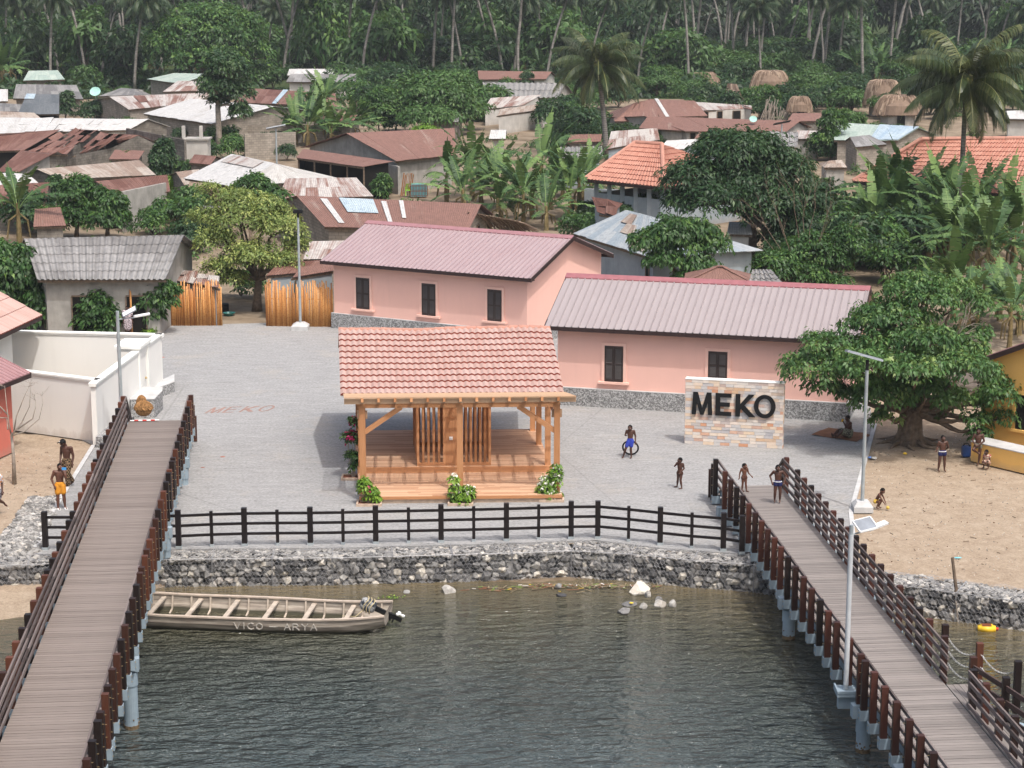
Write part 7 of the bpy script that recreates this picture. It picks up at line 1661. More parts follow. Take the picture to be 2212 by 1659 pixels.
# characteristic single trunks of the grove
for (xb, yb, hx, lean, lab) in ((127, 118, 0, -1, 'slim leaning grove palm at the upper left whose trunk bends to the left'), (187, 132, 0, 1, 'straight pale grove palm standing forward at the upper left'), (670, 105, 0, 0, 'tall grey palm trunk left of the upper centre'), (1000, 128, 0, 1, 'steeply leaning pale trunk in the pair at the upper centre'), (975, 133, 0, 0, 'slightly curved pale trunk in the pair at the upper centre'), (1060, 118, 0, 1, 'trunk leaning left, right of the pair at the upper centre'), (1781, 118, 0, 0, 'straight pale palm trunk in front of the dark grove, right'), (1920, 130, 0, 0, 'tall trunk left of the largest palm, reaching the top edge')):
    B_ = at(xb, yb+52, 0); rr = random.Random(xb); k = PF[1 if lean > 0 else (3 if lean < 0 else 0)]
    q = copy_thing(k, B_, math.pi if lean > 0 else 0, (1.0, 1.0, 1.25), lab, None)
    if 'group' in q: del q['group']
for p in PF+BAN+BANF: pass
# understory at the forest edge: bushes and bananas copied
BU = []
for i in range(5):
    root = empty('forest_bush', (0, 0, -60), 'leafy bush in the green belt between village and palm grove', 'bush', 'bushes of the green belt'); rng = np.random.default_rng(80+i)
    L = [(rng.normal()*.9, rng.normal()*.6, 1.2+rng.random()*1.4, 1.2+rng.random(), 1.2+rng.random()*.6, .9+rng.random()*.8) for _ in range(5)]
    foliage_obj('leaves', [leafcloud(L, 105, 20, .42, .5, rng=rng, fill=.55)], M[('fol_far', 'fol_dark', 'fol_mid', 'fol_soft', 'fol_far')[i]], root)
    mb = MB(); limbs(mb, (0, 0, 0), [(l[0], l[1], l[2]) for l in L], .07, random.Random(i)); mb.build('stems', M['bark'], root); BU.append(root)
rnd = random.Random(44); cnt = 0
for y, n, k in ((148, 30, 1.25), (157, 32, 1.25), (166, 34, 1.15), (176, 34, 1.05), (187, 26, .9), (135, 24, 1.3)):
    for i in range(n):
        x = -20+2250*(i+.5+rnd.uniform(-.45, .45))/n; yy = y+rnd.uniform(-6, 6)
        if yy > 168 and (585 < x < 810 or 1010 < x < 1220 or 10 < x < 180 or 290 < x < 560): continue
        copy_thing(BU[rnd.randrange(5)], at(x, yy), rnd.uniform(0, 6.28), k*rnd.uniform(.7, 1.25)); cnt += 1
for x, y, k in [(rnd.uniform(0, 2212), rnd.uniform(140, 172), rnd.uniform(1.2, 1.7)) for _ in range(75)]+[(x, y+30, 1.6) for x, y in ((560, 140), (590, 126), (620, 132), (1090, 132), (1110, 126), (1130, 135), (1870, 148), (1890, 142), (1850, 150), (1900, 152), (2010, 150), (60, 120), (90, 125), (1490, 140), (1515, 135), (240, 140), (270, 145), (300, 138), (700, 140), (1310, 120), (1340, 128))]:
    copy_thing(BANF[rnd.randrange(2)], at(x, y), rnd.uniform(0, 6.28), k, 'banana plant in the green belt between village and palm grove', 'banana plants of the green belt')
# bushes between the houses
for (x, y, k, i, lab) in ((560, 290, .5, 2, 'bush at the foot of the block gable'), (480, 318, .6, 2, 'bush at the foot of the bare trunked tree'), (430, 300, .6, 1, 'bush before the flat white roof'), (700, 215, .8, 0, 'bush behind the blue sheeted roof'), (770, 235, 1.0, 2, 'bush right of the banana group'), (760, 205, 1.1, 3, 'broad bush above the banana group'), (790, 180, 1.0, 1, 'bush below the whitish corrugated roof'), (1010, 280, 1.0, 3, 'bush left of the central banana clump'), (1220, 262, .8, 1, 'bush left of the tall coconut palm trunk'), (1260, 300, .9, 1, 'bush at the foot of the tall coconut palm'), (1190, 280, .9, 1, 'dark bush behind the central banana clump'), (1340, 215, .9, 0, 'bush right of the tall coconut palm crown'), (1300, 235, .9, 1, 'bush behind the tall coconut palm'),
   (1500, 205, .9, 3, 'bush before the orange brown hut'), (1590, 235, .6, 2, 'bush right of the white gable hut'), (1700, 250, .7, 1, 'bush at the pole bundles'), (1790, 230, .9, 3, 'bush right of the dark hut'), (1830, 215, 1.0, 0, 'bush in the row before the forest, right'), (1980, 225, 1.0, 1, 'bush behind the ragged hut'), (2150, 240, 1.1, 0, 'bush under the largest palm, right'), (2060, 230, 1.2, 2, 'bush under the largest palm, left'), (1930, 262, .6, 3, 'bush before the ragged hut'), (30, 430, .6, 3, 'feathery bush on the left brown roof'), (60, 500, .8, 1, 'bush behind the lone banana plant'), (110, 512, .6, 2, 'bush right of the lone banana plant'), (390, 500, .7, 2, 'bush left of the thorn tree'), (430, 480, .8, 3, 'bush behind the thorn tree, left'), (410, 545, .6, 1, 'bush right of the asbestos cement roof'), (330, 505, .5, 2, 'bush below the grey wall'),
   (180, 300, .4, 2, 'small bush behind the collapsed roof'), (500, 340, .6, 2, 'bush by the dark tank, right'), (445, 352, .5, 1, 'bush left of the ruined doorway'), (620, 345, .4, 1, 'small bush by the lamp pole'), (1440, 480, .5, 2, 'bush before the grey columned house'), (1350, 490, .5, 0, 'bush beside the crumpled shed'), (1780, 500, 1.0, 1, 'dark bush inside the thicket'), (1840, 580, .9, 1, 'dark bush right of the thicket'), (1900, 570, .8, 2, 'bush above the fig tree, left'), (1960, 560, .9, 1, 'bush above the fig tree, centre'), (1930, 520, 1.0, 1, 'bush below the dark banana plants'), (2010, 540, 1.0, 2, 'bush left of the right banana clump'), (520, 640, .45, 2, 'bush in the passage'), (230, 178, .9, 0, 'bush left of the mint roof'), (270, 185, .8, 2, 'bush nearest the mint roof'), (180, 170, 1.0, 1, 'bush right of the pale green roof'), (100, 190, .6, 3, 'feathery bush on the far left corrugated roof'), (560, 180, .9, 1, 'dark bush right of the bare trunked tree'), (590, 190, .9, 0, 'bush left of the whitish corrugated roof')):
    q = copy_thing(BU[i], at(x, y), x*.7, k*1.0, lab+', among the houses' if 'house' not in lab else lab); del q['group']; q.name = 'bush'
rb = random.Random(71)
for i in range(46):
    Y = rb.uniform(285, 400); q = copy_thing(BU[rb.choice((0, 2, 3, 3, 4))], (rb.uniform(-.26, .26)*Y, Y, 0), rb.uniform(0, 6), (rb.uniform(1.6, 2.4), rb.uniform(1.6, 2.2), rb.uniform(2.0, 3.6)), 'tall leafy undergrowth tree standing among the grove palms', 'broad leafed trees inside the palm grove'); q.name = 'forest_tree'; q['category'] = 'tree'
for x0, x1, y0, y1, n, k0, k1 in ((760, 1060, 190, 262, 34, .7, 1.25), (200, 640, 190, 300, 22, .3, .5), (0, 600, 300, 500, 30, .28, .45), (1200, 1340, 215, 330, 14, .5, .8), (1480, 2212, 215, 262, 40, .6, 1.0), (1760, 2000, 300, 350, 12, .4, .6), (1240, 1480, 440, 520, 10, .35, .5), (1700, 1960, 480, 620, 22, .5, .8), (1180, 1420, 290, 340, 8, .4, .6)):
    for _ in range(n):
        q = copy_thing(BU[rb.randrange(5)], at(rb.uniform(x0, x1), rb.uniform(y0, y1)), rb.uniform(0, 6), rb.uniform(k0, k1), 'leafy bush in a gap between the village houses', 'bushes in the gaps between houses'); q.name = 'bush'
# a dense mass of palms and undergrowth that closes the view
rng = np.random.default_rng(9); L = []
for i in range(150): Y = rng.uniform(405, 450); L.append((rng.uniform(-.28, .28)*Y, Y, rng.uniform(0, 15), 8, 5, 5))
V_f, F_f, T_f = leafcloud(L, 5200, 10, 2.2, 2.4, rng=rng, fill=.5, asp=.3)
tag(np_mesh('forest_mass', V_f, F_f, T_f*.7, M['palm_far']), kind='stuff')
L = []
for i in range(380): Y = rng.uniform(262, 430); L.append((rng.uniform(-.27, .27)*Y, Y, rng.uniform(.3, 1.2), 3.2, 3.0, rng.uniform(.8, 1.8)))
V_f, F_f, T_f = leafcloud(L, 7600, 12, .8, 1.0, rng=rng, fill=.5)
tag(np_mesh('undergrowth', V_f, F_f, T_f, M['fol_far']), kind='stuff')
L = []
for x, y in [(rng.uniform(-20, 2230), rng.uniform(175, 560)) for _ in range(210)]:
    p = at(x, y); 
    if p.y < 128 and p.x > -12 and p.x < 15: continue
    L.append((p.x, p.y, .1, rng.uniform(.6, 1.6), rng.uniform(.5, 1.2), rng.uniform(.3, .8)))
V_f, F_f, T_f = leafcloud(L, 1900, 12, .28, .35, rng=rng, fill=.5)
tag(np_mesh('weeds', V_f, F_f, T_f, M['fol_mid']), kind='stuff')
# water weed by the boat
mb = MB(); r = random.Random(2); p = at(843, 1290, ZW+.02)
for _ in range(40): a = r.uniform(0, 6.28); q = p+Vector((r.gauss(0, .16), r.gauss(0, .12), 0)); d = Vector((math.cos(a), math.sin(a), .3))*.06; mb.quad([q, q+Vector((d.y, -d.x, 0))*.5+d*.5, q+d, q-Vector((d.y, -d.x, 0))*.5+d*.5])
tag(mb.build('water_weed', M['fol_lime']), 'small tuft of green water weed floating right of the boat', 'water weed')
for p in PF+BAN+BANF+BU:      # remove the patterns everything was copied from
    for ch in list(p.children): bpy.data.objects.remove(ch)
    bpy.data.objects.remove(p)
# ================================================================== BOAT
a = at(323, 1352, ZW); b = at(797, 1366, ZW); bd = Vector((b.x-a.x, b.y-a.y+.25, 0)); bang = math.atan2(bd.y, bd.x)-math.radians(3.5)
root = empty('wooden_boat', (-8.25, 59.45, ZW), 'long grey plank boat with the chalked words VICO - ARYA moored beside the left boardwalk', 'boat', rz=bang)
Lb = 9.2; xs_ = np.linspace(-Lb/2, Lb/2, 30)
def hull(t):       # t 0 bow (left) .. 1 stern (right): half width top, half width bottom, sheer height, keel height
    wt = 1.05*min(1, (t/.22))**.65*(1-.30*max(0, (t-.55)/.45)**1.6) if t > 0 else .02
    wb = wt*.72; sh = .44+.30*max(0, (.30-t)/.30)**1.8+.12*max(0, (t-.75)/.25)**2; ke = -.14+.34*max(0, (.18-t)/.18)**1.5+.36*max(0, (t-.86)/.14)**1.2
    return max(.03, wt), max(.02, wb), sh, ke
mb = MB(); V = []; RC = []; prof = 7
def ring(t, x, inset):
    wt, wb, sh, ke = hull(t); wt -= inset; wb = max(.01, wb-inset); ke += inset*.8; pts = []
    for s in (-1, 1):
        row = [(s*wt, sh), (s*(wt*.96+wb*.04), sh*.66+ke*.34), (s*(wt*.6+wb*.4), sh*.3+ke*.7), (s*wb, ke)]; pts += row if s < 0 else row[::-1]
    return [Vector((x, y, z)) for y, z in pts]
for inset, flip in ((0, False), (.045, True)):
    V = []; RC = []
    for x in xs_:
        t = (x+Lb/2)/Lb; R_ = ring(t, x, inset)
        for i, p in enumerate(R_): V.append(p); RC.append((x, p.z*1.0+i*.001, .5))
    n = 8; F = []
    for i in range(len(xs_)-1):
        for j in range(n-1):
            q = (i*n+j, i*n+j+1, (i+1)*n+j+1, (i+1)*n+j); F.append(q if flip else q[::-1])
    mb.add(V, F, RC)
    if not flip: mb.add([V[(len(xs_)-1)*n+j]+Vector((0, 0, 0)) for j in range(n)], [tuple(range(n))])
    else: mb.add([V[(len(xs_)-1)*n+j]-Vector((.03, 0, 0)) for j in range(n)], [tuple(range(n))[::-1]])
hm = NM('boat_planks', .85, .2); v = hm.rc((.6, 9, 1)); f_ = hm.noise(v, 1.5, 5, .65, .3); zz = hm.n('TexCoord'); sx = hm.n('SeparateXYZ'); hm.l(zz.outputs['Object'], sx.inputs[0])
base = hm.ramp(f_, [(.3, (.15, .125, .105, 1)), (.5, (.29, .25, .21, 1)), (.72, (.46, .41, .35, 1))])
wet = hm.ramp(hm.math('ADD', sx.outputs[2], hm.math('MULTIPLY', f_, .1)), [(.12, G(1)), (.19, G(0))]); hm.col(hm.mix(wet, base, (.045, .042, .028, 1))); hm.bump(f_, .3, .01)
mb.build('hull', hm.m, root, smooth=False)
mb = MB()
for s in (-1, 1):
    pts = [Vector((x, s*(hull((x+Lb/2)/Lb)[0]-.02), hull((x+Lb/2)/Lb)[2]+.02)) for x in xs_]
    for p, q in zip(pts, pts[1:]): mb.tint = .75+.2*random.random(); mb.bar(p, q, .12, .045)
mb.build('gunwale', M['teak_pale'].copy() if False else plain('boat_rail_wood', (.42, .35, .29, 1), .8, .2, .2, 4), root)
rail_m = plain('boat_thwart_wood', (.40, .34, .28, 1), .8, .2, .25, 4)
for t in (.10, .225, .35, .475, .605, .735, .87):
    x = -Lb/2+Lb*t; w = hull(t)[0]-.04; mb = MB(); mb.bar((x, -w, hull(t)[2]-.10), (x, w, hull(t)[2]-.10), .14, .05); mb.build('thwart', rail_m, root)
mb = MB()
for t in np.linspace(.06, .965, 15):
    x = -Lb/2+Lb*t; wt, wb, sh, ke = hull(t)
    for s in (-1, 1): mb.bar((x, s*(wt-.075), sh-.02), (x, s*(wt*.6+wb*.4-.07), sh*.3+ke*.7), .05, .04); mb.bar((x, s*(wt*.6+wb*.4-.07), sh*.3+ke*.7), (x, s*(wb*.5), ke+.08), .05, .04)
mb.build('ribs', rail_m, root)
mb = MB(); mb.bar((-Lb/2+.5, 0, -.02), (Lb/2-.7, 0, -.02), .7, .03); mb.build('floor_boards', rail_m, root)
# chalk lettering on the near side
GL = {'V': [[(0, 1), (.5, 0), (1, 1)]], 'I': [[(.5, 0), (.5, 1)]], 'C': [[(1, .85), (.6, 1), (.15, .8), (0, .5), (.15, .15), (.6, 0), (1, .15)]], 'O': [[(.5, 1), (.05, .75), (.05, .25), (.5, 0), (.95, .25), (.95, .75), (.5, 1)]], '-': [[(0, .5), (.3, .5), (.6, .5), (1, .5)]],
      'A': [[(0, 0), (.5, 1), (1, 0)], [(.2, .4), (.8, .4)]], 'R': [[(0, 0), (0, 1), (.7, .95), (.85, .72), (.6, .5), (0, .5)], [(.4, .5), (1, 0)]], 'Y': [[(0, 1), (.5, .5), (1, 1)], [(.5, .5), (.5, 0)]]}
mb = MB()
def side_pt(x, h):
    wt, wb, sh, ke = hull((x+Lb/2)/Lb); z = sh-.10-.20*(1-h); k_ = (sh-z)/(sh-(sh*.66+ke*.34)); y = -(wt*(1-min(1, k_)*.04)+.012)
    return Vector((x, y-.018, z))
x = at(515, 1345, -.65).x+8.25
for ch in 'VICO - ARYA':
    if ch == ' ': x += .13; continue
    w = .185 if ch not in 'I-' else (.07 if ch == 'I' else .24)
    for st in GL[ch]:
        P_ = [side_pt(x+u*w, h) for u, h in st]
        for p, q in zip(P_, P_[1:]): mb.bar(p, q, .03, .026)
    x += w+.075
mb.build('chalk_lettering', plain('faded_chalk', (.42, .39, .35, 1), .9, .1, .3, 20), root)
# outboard motor, tilted up
mo = empty('outboard_motor', tuple(root.location), 'dark outboard motor tilted up on the stern of the plank boat', 'motor', rz=bang)
xs2 = Lb/2
c = Vector((xs2-.62, .05, .66)); Rm = Matrix.Rotation(math.radians(-66), 3, 'Y')
def rb(mb, lo, hi, c=c, R_=Rm): mb.box(lo, hi, lambda v: c+R_ @ v)
mb = MB(); bmv = bmesh.new(); bmesh.ops.create_icosphere(bmv, subdivisions=3, radius=1)
mb.add([c+Rm @ Vector((max(-.78, min(.78, v.co.x))*.23, max(-.8, min(.8, v.co.y))*.19, max(-.8, min(.8, v.co.z))*.30)) for v in bmv.verts], [tuple(v.index for v in f.verts) for f in bmv.faces]); bmv.free()
cw = NM('motor_cowl', .5, .4); cw.col(cw.ramp(cw.noise(cw.local(), 5, 3), [(.5, (.03, .035, .045, 1)), (.56, (.30, .30, .30, 1))])); mb.build('cowling', cw.m, mo, smooth=False)
mb = MB(); rb(mb, (-.07, -.05, -.86), (.07, .05, -.2)); rb(mb, (-.16, -.10, -.88), (.16, .10, -.84)); rb(mb, (-.06, -.035, -1.1), (.06, .035, -.86)); mb.build('leg', M['black'], mo)
mb = MB(); mb.box((-.12, -.12, -.12), (.12, .12, .06), lambda v: Vector((xs2-.06, .12, .34))+v); mb.build('clamp', M['black'], mo)
mb = MB(); pc = c+Rm @ Vector((.16, 0, -.98))
for i in range(3):
    a = 2*math.pi*i/3+.4; 
    mb.add([pc+Rm @ Vector((.02*sx_, math.cos(a)*r_+math.sin(a)*w_, math.sin(a)*r_-math.cos(a)*w_)) for sx_ in (-1, 1) for r_, w_ in ((.02, -.02), (.10, -.055), (.155, -.03), (.155, .03), (.10, .055), (.02, .02))], [(0, 1, 2, 3, 4, 5), (11, 10, 9, 8, 7, 6)]+[(i_, i_+6, (i_+1) % 6+6, (i_+1) % 6) for i_ in range(6)])
mb.ball(pc, .04, 8); mb.build('propeller', M['white_p'], mo)
mb = MB(); rp = c+Vector((0, 0, 0)); 
for k_ in range(3): mb.tube([c+Rm @ Vector((math.cos(t)*.24, math.sin(t)*.2, -.12+.1*k_+.03*math.sin(t*3))) for t in np.linspace(0, 6.28, 18)], .014, 5)
mb.tube([c+Vector((-.1, -.1, -.1)), c+Vector((-.35, -.25, -.3)), c+Vector((-.8, .1, -.4))], .014, 5); mb.build('rope', plain('yellow_rope', (.5, .42, .25, 1)), mo)
# jerrycan float
p = at(2131, 1362, ZW); root = empty('jerrycan', tuple(p), 'cut open yellow jerrycan floating by the right gabion wall', 'jerrycan', rz=-.06)
mb = MB(); bmv = bmesh.new(); bmesh.ops.create_cube(bmv, size=1); bmesh.ops.bevel(bmv, geom=bmv.edges[:], offset=.16, segments=3, affect='EDGES')
mb.add([Vector((v.co.x*.52, v.co.y*.30, v.co.z*.24+.06)) for v in bmv.verts], [tuple(v.index for v in f.verts) for f in bmv.faces]); bmv.free(); mb.build('body', plain('yellow_plastic', (.72, .46, .03, 1), .45, .4, .06), root, smooth=True)
mb = MB(); mb.box((-.15, -.11, .17), (.13, .11, .185)); mb.build('opening', plain('jerrycan_inside', (.16, .05, .02, 1)), root); mb = MB(); mb.tube([(.25, 0, .06), (.34, 0, .06)], .045, 8); mb.build('cap', M['red_p'], root)
p = at(1745+ .0, 0, 0) if False else None
# blue water drum at the yellow bench
p = at(2087, 986, 0); root = empty('water_can', tuple(p), 'dark blue square water container beside the yellow bench wall', 'container'); mb = MB(); bmv = bmesh.new(); bmesh.ops.create_cube(bmv, size=1); bmesh.ops.bevel(bmv, geom=bmv.edges[:], offset=.1, segments=2, affect='EDGES')
mb.add([Vector((v.co.x*.34, v.co.y*.30, v.co.z*.42+.21)) for v in bmv.verts], [tuple(v.index for v in f.verts) for f in bmv.faces]); bmv.free(); mb.build('body', plain('dark_blue_plastic', (.02, .05, .16, 1), .45, .4, .08), root)
mb = MB(); mb.tube([(-.12, 0, .42), (-.08, 0, .50), (.06, 0, .50), (.1, 0, .42)], .022, 6); mb.build('handle', M['black'], root); mb = MB(); mb.tube([(.1, -.08, .41), (.1, -.08, .47)], .04, 8); mb.build('cap', M['black'], root)
# basin in the passage
p = at(495, 682, -.09); mb = MB(); mb.lathe([(.2, 0), (.32, .16), (.34, .17), (.31, .16), (.19, .02)], n=18); o = mb.build('basin', plain('teal_plastic', (.02, .12, .11, 1), .4, .5)); o.location = p; tag(o, 'teal plastic basin on the ground in the bamboo fence passage', 'basin')
p = at(484, 673, -.09); mb = MB(); mb.tube([(0, .0, 0), (0, 0, .42)], .26, 14); mb.tube([(0, 0, .421), (0, 0, .43)], .2, 14); o = mb.build('tyre_stack', M['black']); o.location = p; tag(o, 'black round drum at the right end of the left bamboo fence', 'drum')
# driftwood stake at the right gabion
b = at(2057, 1336, ZW); t_ = atY(2054, 1200, b.y)-b; mb = MB(); mb.tube([(0, 0, -.3), (.03, 0, t_.z*.5), (t_.x, 0, t_.z)], [.06, .055, .045], 7); o = mb.build('wooden_stake', M['bark']); o.location = b+Vector((0, -.2, 0)); tag(o, 'tall thin wooden stake standing against the right gabion wall', 'stake')
b = at(2066, 1338, ZW); mb = MB(); mb.tube([(0, 0, -.2), (-.04, 0, .3), (-.10, 0, .65)], [.03, .025, .02], 6); o = mb.build('wooden_stake', M['bark_pale']); o.location = b+Vector((0, -.25, 0)); tag(o, 'short broken stick leaning next to the tall stake', 'stake')
# woven mat
c = at(1808, 938, 0); pm = [at(1752, 940), at(1790, 924), at(1884, 940), at(1850, 955)]; mb = MB(); nn_ = 14
V = []; 
for i in range(nn_+1):
    for j in range(nn_+1): q = lerp(lerp(pm[0], pm[3], i/nn_), lerp(pm[1], pm[2], i/nn_), j/nn_)-c; q.z = .015+.025*max(0, math.sin(i*.9+j*.3)); V.append(q)
mb.add(V, [(i*(nn_+1)+j, (i+1)*(nn_+1)+j, (i+1)*(nn_+1)+j+1, i*(nn_+1)+j+1) for i in range(nn_) for j in range(nn_)]); o = mb.build('woven_mat', plain('brown_mat', (.20, .10, .06, 1), .95, .1, .3, 3)); o.location = c; tag(o, 'brown woven mat spread in the fig tree shade', 'mat')

# ================================================================== PEOPLE
def capsule(mb, p0, r0, p1, r1, n=12):
    p0, p1 = Vector(p0), Vector(p1); d = p1-p0; L = d.length
    if L < 1e-5: mb.ball(p0, r0, n); return
    d.normalize(); ref = Vector((0, 0, 1)) if abs(d.z) < .9 else Vector((1, 0, 0)); a = d.cross(ref).normalized(); b = d.cross(a); rows = []
    for th in np.linspace(-math.pi/2+.15, 0, 4): rows.append((p0+d*math.sin(th)*r0, math.cos(th)*r0))
    for th in np.linspace(0, math.pi/2-.15, 4): rows.append((p1+d*math.sin(th)*r1, math.cos(th)*r1))
    vs = [c+(a*math.cos(2*math.pi*k_/n)+b*math.sin(2*math.pi*k_/n))*r for c, r in rows for k_ in range(n)]; m = len(rows)
    mb.add(vs, [(i*n+k_, i*n+(k_+1) % n, (i+1)*n+(k_+1) % n, (i+1)*n+k_) for i in range(m-1) for k_ in range(n)]+[tuple(range(n))[::-1], tuple((m-1)*n+k_ for k_ in range(n))])
def remeshed(mb, name, mat, parent, vox, smooth_it=2):
    o = mb.build(name, mat, None); r = o.modifiers.new('r', 'REMESH'); r.mode = 'VOXEL'; r.voxel_size = vox
    s = o.modifiers.new('s', 'SMOOTH'); s.iterations = smooth_it; s.factor = .6
    dg = bpy.context.evaluated_depsgraph_get(); me = bpy.data.meshes.new_from_object(o.evaluated_get(dg)); old = o.data; o.modifiers.clear(); o.data = me; bpy.data.meshes.remove(old); me.name = name
    me.polygons.foreach_set('use_smooth', [True]*len(me.polygons)); o.parent = parent; return o
DEF = dict(head=(0, -.01, .925), neck=(0, .005, .855), chest=(0, 0, .74), belly=(0, -.005, .62), pelvis=(0, 0, .53),
           shL=(.105, .005, .815), elL=(.135, .01, .64), wrL=(.14, -.03, .50), shR=(-.105, .005, .815), elR=(-.135, .01, .64), wrR=(-.14, -.03, .50),
           hiL=(.05, 0, .51), knL=(.055, -.01, .28), anL=(.055, .01, .045), hiR=(-.05, 0, .51), knR=(-.055, -.01, .28), anR=(-.055, .01, .045), toeL=None, toeR=None, face=(0, -1, 0))
def person(px, py, H, rz, lab, pose={}, clothes=(), skinm='skin1', z0=0.0, hs=1.0, slim=1.10, hair=True, pos=None, cat='person', child=False):
    """clothes: list of (name, material, kind, params)"""
    base = Vector(pos) if pos is not None else at(px, py, z0); root = empty('person', tuple(base), lab, cat, rz=math.radians(rz)); J = dict(DEF); J.update(pose)
    for k_ in J: 
        if J[k_] is not None and k_ != 'face': J[k_] = Vector(J[k_])*H
    s = H*slim; mb = MB(); C = lambda a, ra, b, rb_: capsule(mb, J[a] if isinstance(a, str) else a, ra*s, J[b] if isinstance(b, str) else b, rb_*s)
    fw = Vector(J['face']).normalized(); hr = .064*hs*H; hc = J['head']; side = fw.cross(Vector((0, 0, 1))).normalized(); up = side.cross(fw)
    RM = Matrix((side, -fw, up)).transposed()
    mb.ball(hc, hr, 14, (.82, .98, 1.12), RM); mb.ball(hc+fw*hr*.25-up*hr*.55, hr*.62, 10, (.85, .85, .9), RM)
    mb.ball(hc+fw*hr*.98-up*hr*.12, hr*.17, 8, (1, 1, 1.5), RM); mb.ball(hc+fw*hr*.86-up*hr*.52, hr*.20, 8, (1.5, .8, .7), RM)
    for q in (-1, 1): mb.ball(hc+side*q*hr*.84-fw*hr*.02-up*hr*.08, hr*.22, 8, (.5, .9, 1.4), RM)
    C(hc-up*hr*.5, .034, 'neck', .033); C('neck', .033, J['chest']+(J['neck']-J['chest'])*.7, .04)
    for S in 'LR': C(J['chest']+(J['neck']-J['chest'])*.35, .048, 'sh'+S, .036)
    # torso as flattened masses
    def mass(c, rx, ry, rz_): mb.ball(c, 1, 14, (rx*s, ry*s, rz_*s), Matrix((Vector((1, 0, 0)), Vector((0, 1, 0)), Vector((0, 0, 1)))).transposed())
    shx = (J['shL']-J['shR']); shx.z = 0; xdir = shx.normalized() if shx.length > 1e-3 else Vector((1, 0, 0)); ydir = Vector((0, 0, 1)).cross(xdir)
    Mt = Matrix((xdir, ydir, Vector((0, 0, 1)))).transposed()
    for (a, b, ra, rb_) in (('chest', 'belly', (.088, .056), (.070, .050)), ('belly', 'pelvis', (.070, .050), (.078, .055))):
        for t in np.linspace(0, 1, 6): c = lerp(J[a], J[b], t); mb.ball(c, 1, 14, ((ra[0]+(rb_[0]-ra[0])*t)*s, (ra[1]+(rb_[1]-ra[1])*t)*s, .055*s), Mt)
    mb.ball(lerp(J['chest'], J['neck'], .35), 1, 14, (.092*s, .05*s, .05*s), Mt)
    for S in 'LR':
        C('sh'+S, .035, 'el'+S, .0245); C('el'+S, .0255, 'wr'+S, .0165)
        C('hi'+S, .053, 'kn'+S, .034); C('kn'+S, .033, lerp(J['kn'+S], J['an'+S], .3), .036); C(lerp(J['kn'+S], J['an'+S], .3), .036, 'an'+S, .0195)
        if J['toe'+S] is None: t = J['an'+S]+Vector((fw.x*.085, fw.y*.085, -.03/1))*1; t = J['an'+S]+Vector((fw.x, fw.y, 0)).normalized()*.10*H; t.z = min(J['an'+S].z, .018*H)
        else: t = J['toe'+S]
        J['toe'+S] = t; C(J['an'+S]-Vector((0, 0, .018*H)), .021, lerp(J['an'+S]-Vector((0, 0, .02*H)), t, .75), .020); C(lerp(J['an'+S], t, .7)-Vector((0, 0, .008*H)), .018, t, .013)
        # hand: palm, four fingers, thumb
        d = (J['wr'+S]-J['el'+S]).normalized(); w = d.cross(Vector((0, 1, 0))); w = w.normalized() if w.length > .1 else Vector((1, 0, 0)); nn = w.cross(d); hl = .05*H
        pc_ = J['wr'+S]+d*hl*.5
        for q in np.linspace(-1, 1, 4): capsule(mb, J['wr'+S]+w*q*.008*H, .010*H, J['wr'+S]+d*hl+w*q*.017*H, .0085*H, 8)
        for i_, q in enumerate(np.linspace(-1, 1, 4)): fl = hl*(.78, .95, .9, .68)[i_]; b_ = J['wr'+S]+d*hl+w*q*.017*H; m_ = b_+d*fl*.5+nn*.008*H; capsule(mb, b_, .0068*H, m_, .0062*H, 6); capsule(mb, m_, .0062*H, m_+d*fl*.42+nn*.016*H, .0052*H, 6)
        b_ = J['wr'+S]+d*hl*.3+w*.02*H; capsule(mb, b_, .0075*H, b_+d*hl*.45+w*.018*H+nn*.01*H, .0065*H, 6); capsule(mb, b_+d*hl*.45+w*.018*H+nn*.01*H, .0065*H, b_+d*hl*.9+w*.016*H+nn*.018*H, .0055*H, 6)
    body = remeshed(mb, 'body', M[skinm], root, .0085*max(.8, H)); 
    em = MB()
    for q in (-1, 1): em.ball(hc+fw*hr*.86+side*q*hr*.33+up*hr*.02, hr*.10, 8, (1.3, .5, .8), RM)
    em.build('eyes', M['eye_w'], root); em = MB()
    for q in (-1, 1): em.ball(hc+fw*hr*.91+side*q*hr*.33+up*hr*.02, hr*.055, 6)
    em.build('pupils', M['hair'], root)
    if hair: hm_ = MB(); hm_.ball(hc+up*hr*.12-fw*hr*.08, hr*1.0, 16, (.84, .99, 1.06), RM); 
    if hair:
        o = hm_.build('hair', M['hair'], root, smooth=True); bm_ = bmesh.new(); bm_.from_mesh(o.data); bmesh.ops.bisect_plane(bm_, geom=bm_.verts[:]+bm_.edges[:]+bm_.faces[:], plane_co=hc+up*hr*.30+fw*hr*.35, plane_no=(up*.8-fw*.6).normalized(), clear_inner=True); bm_.to_mesh(o.data); bm_.free()
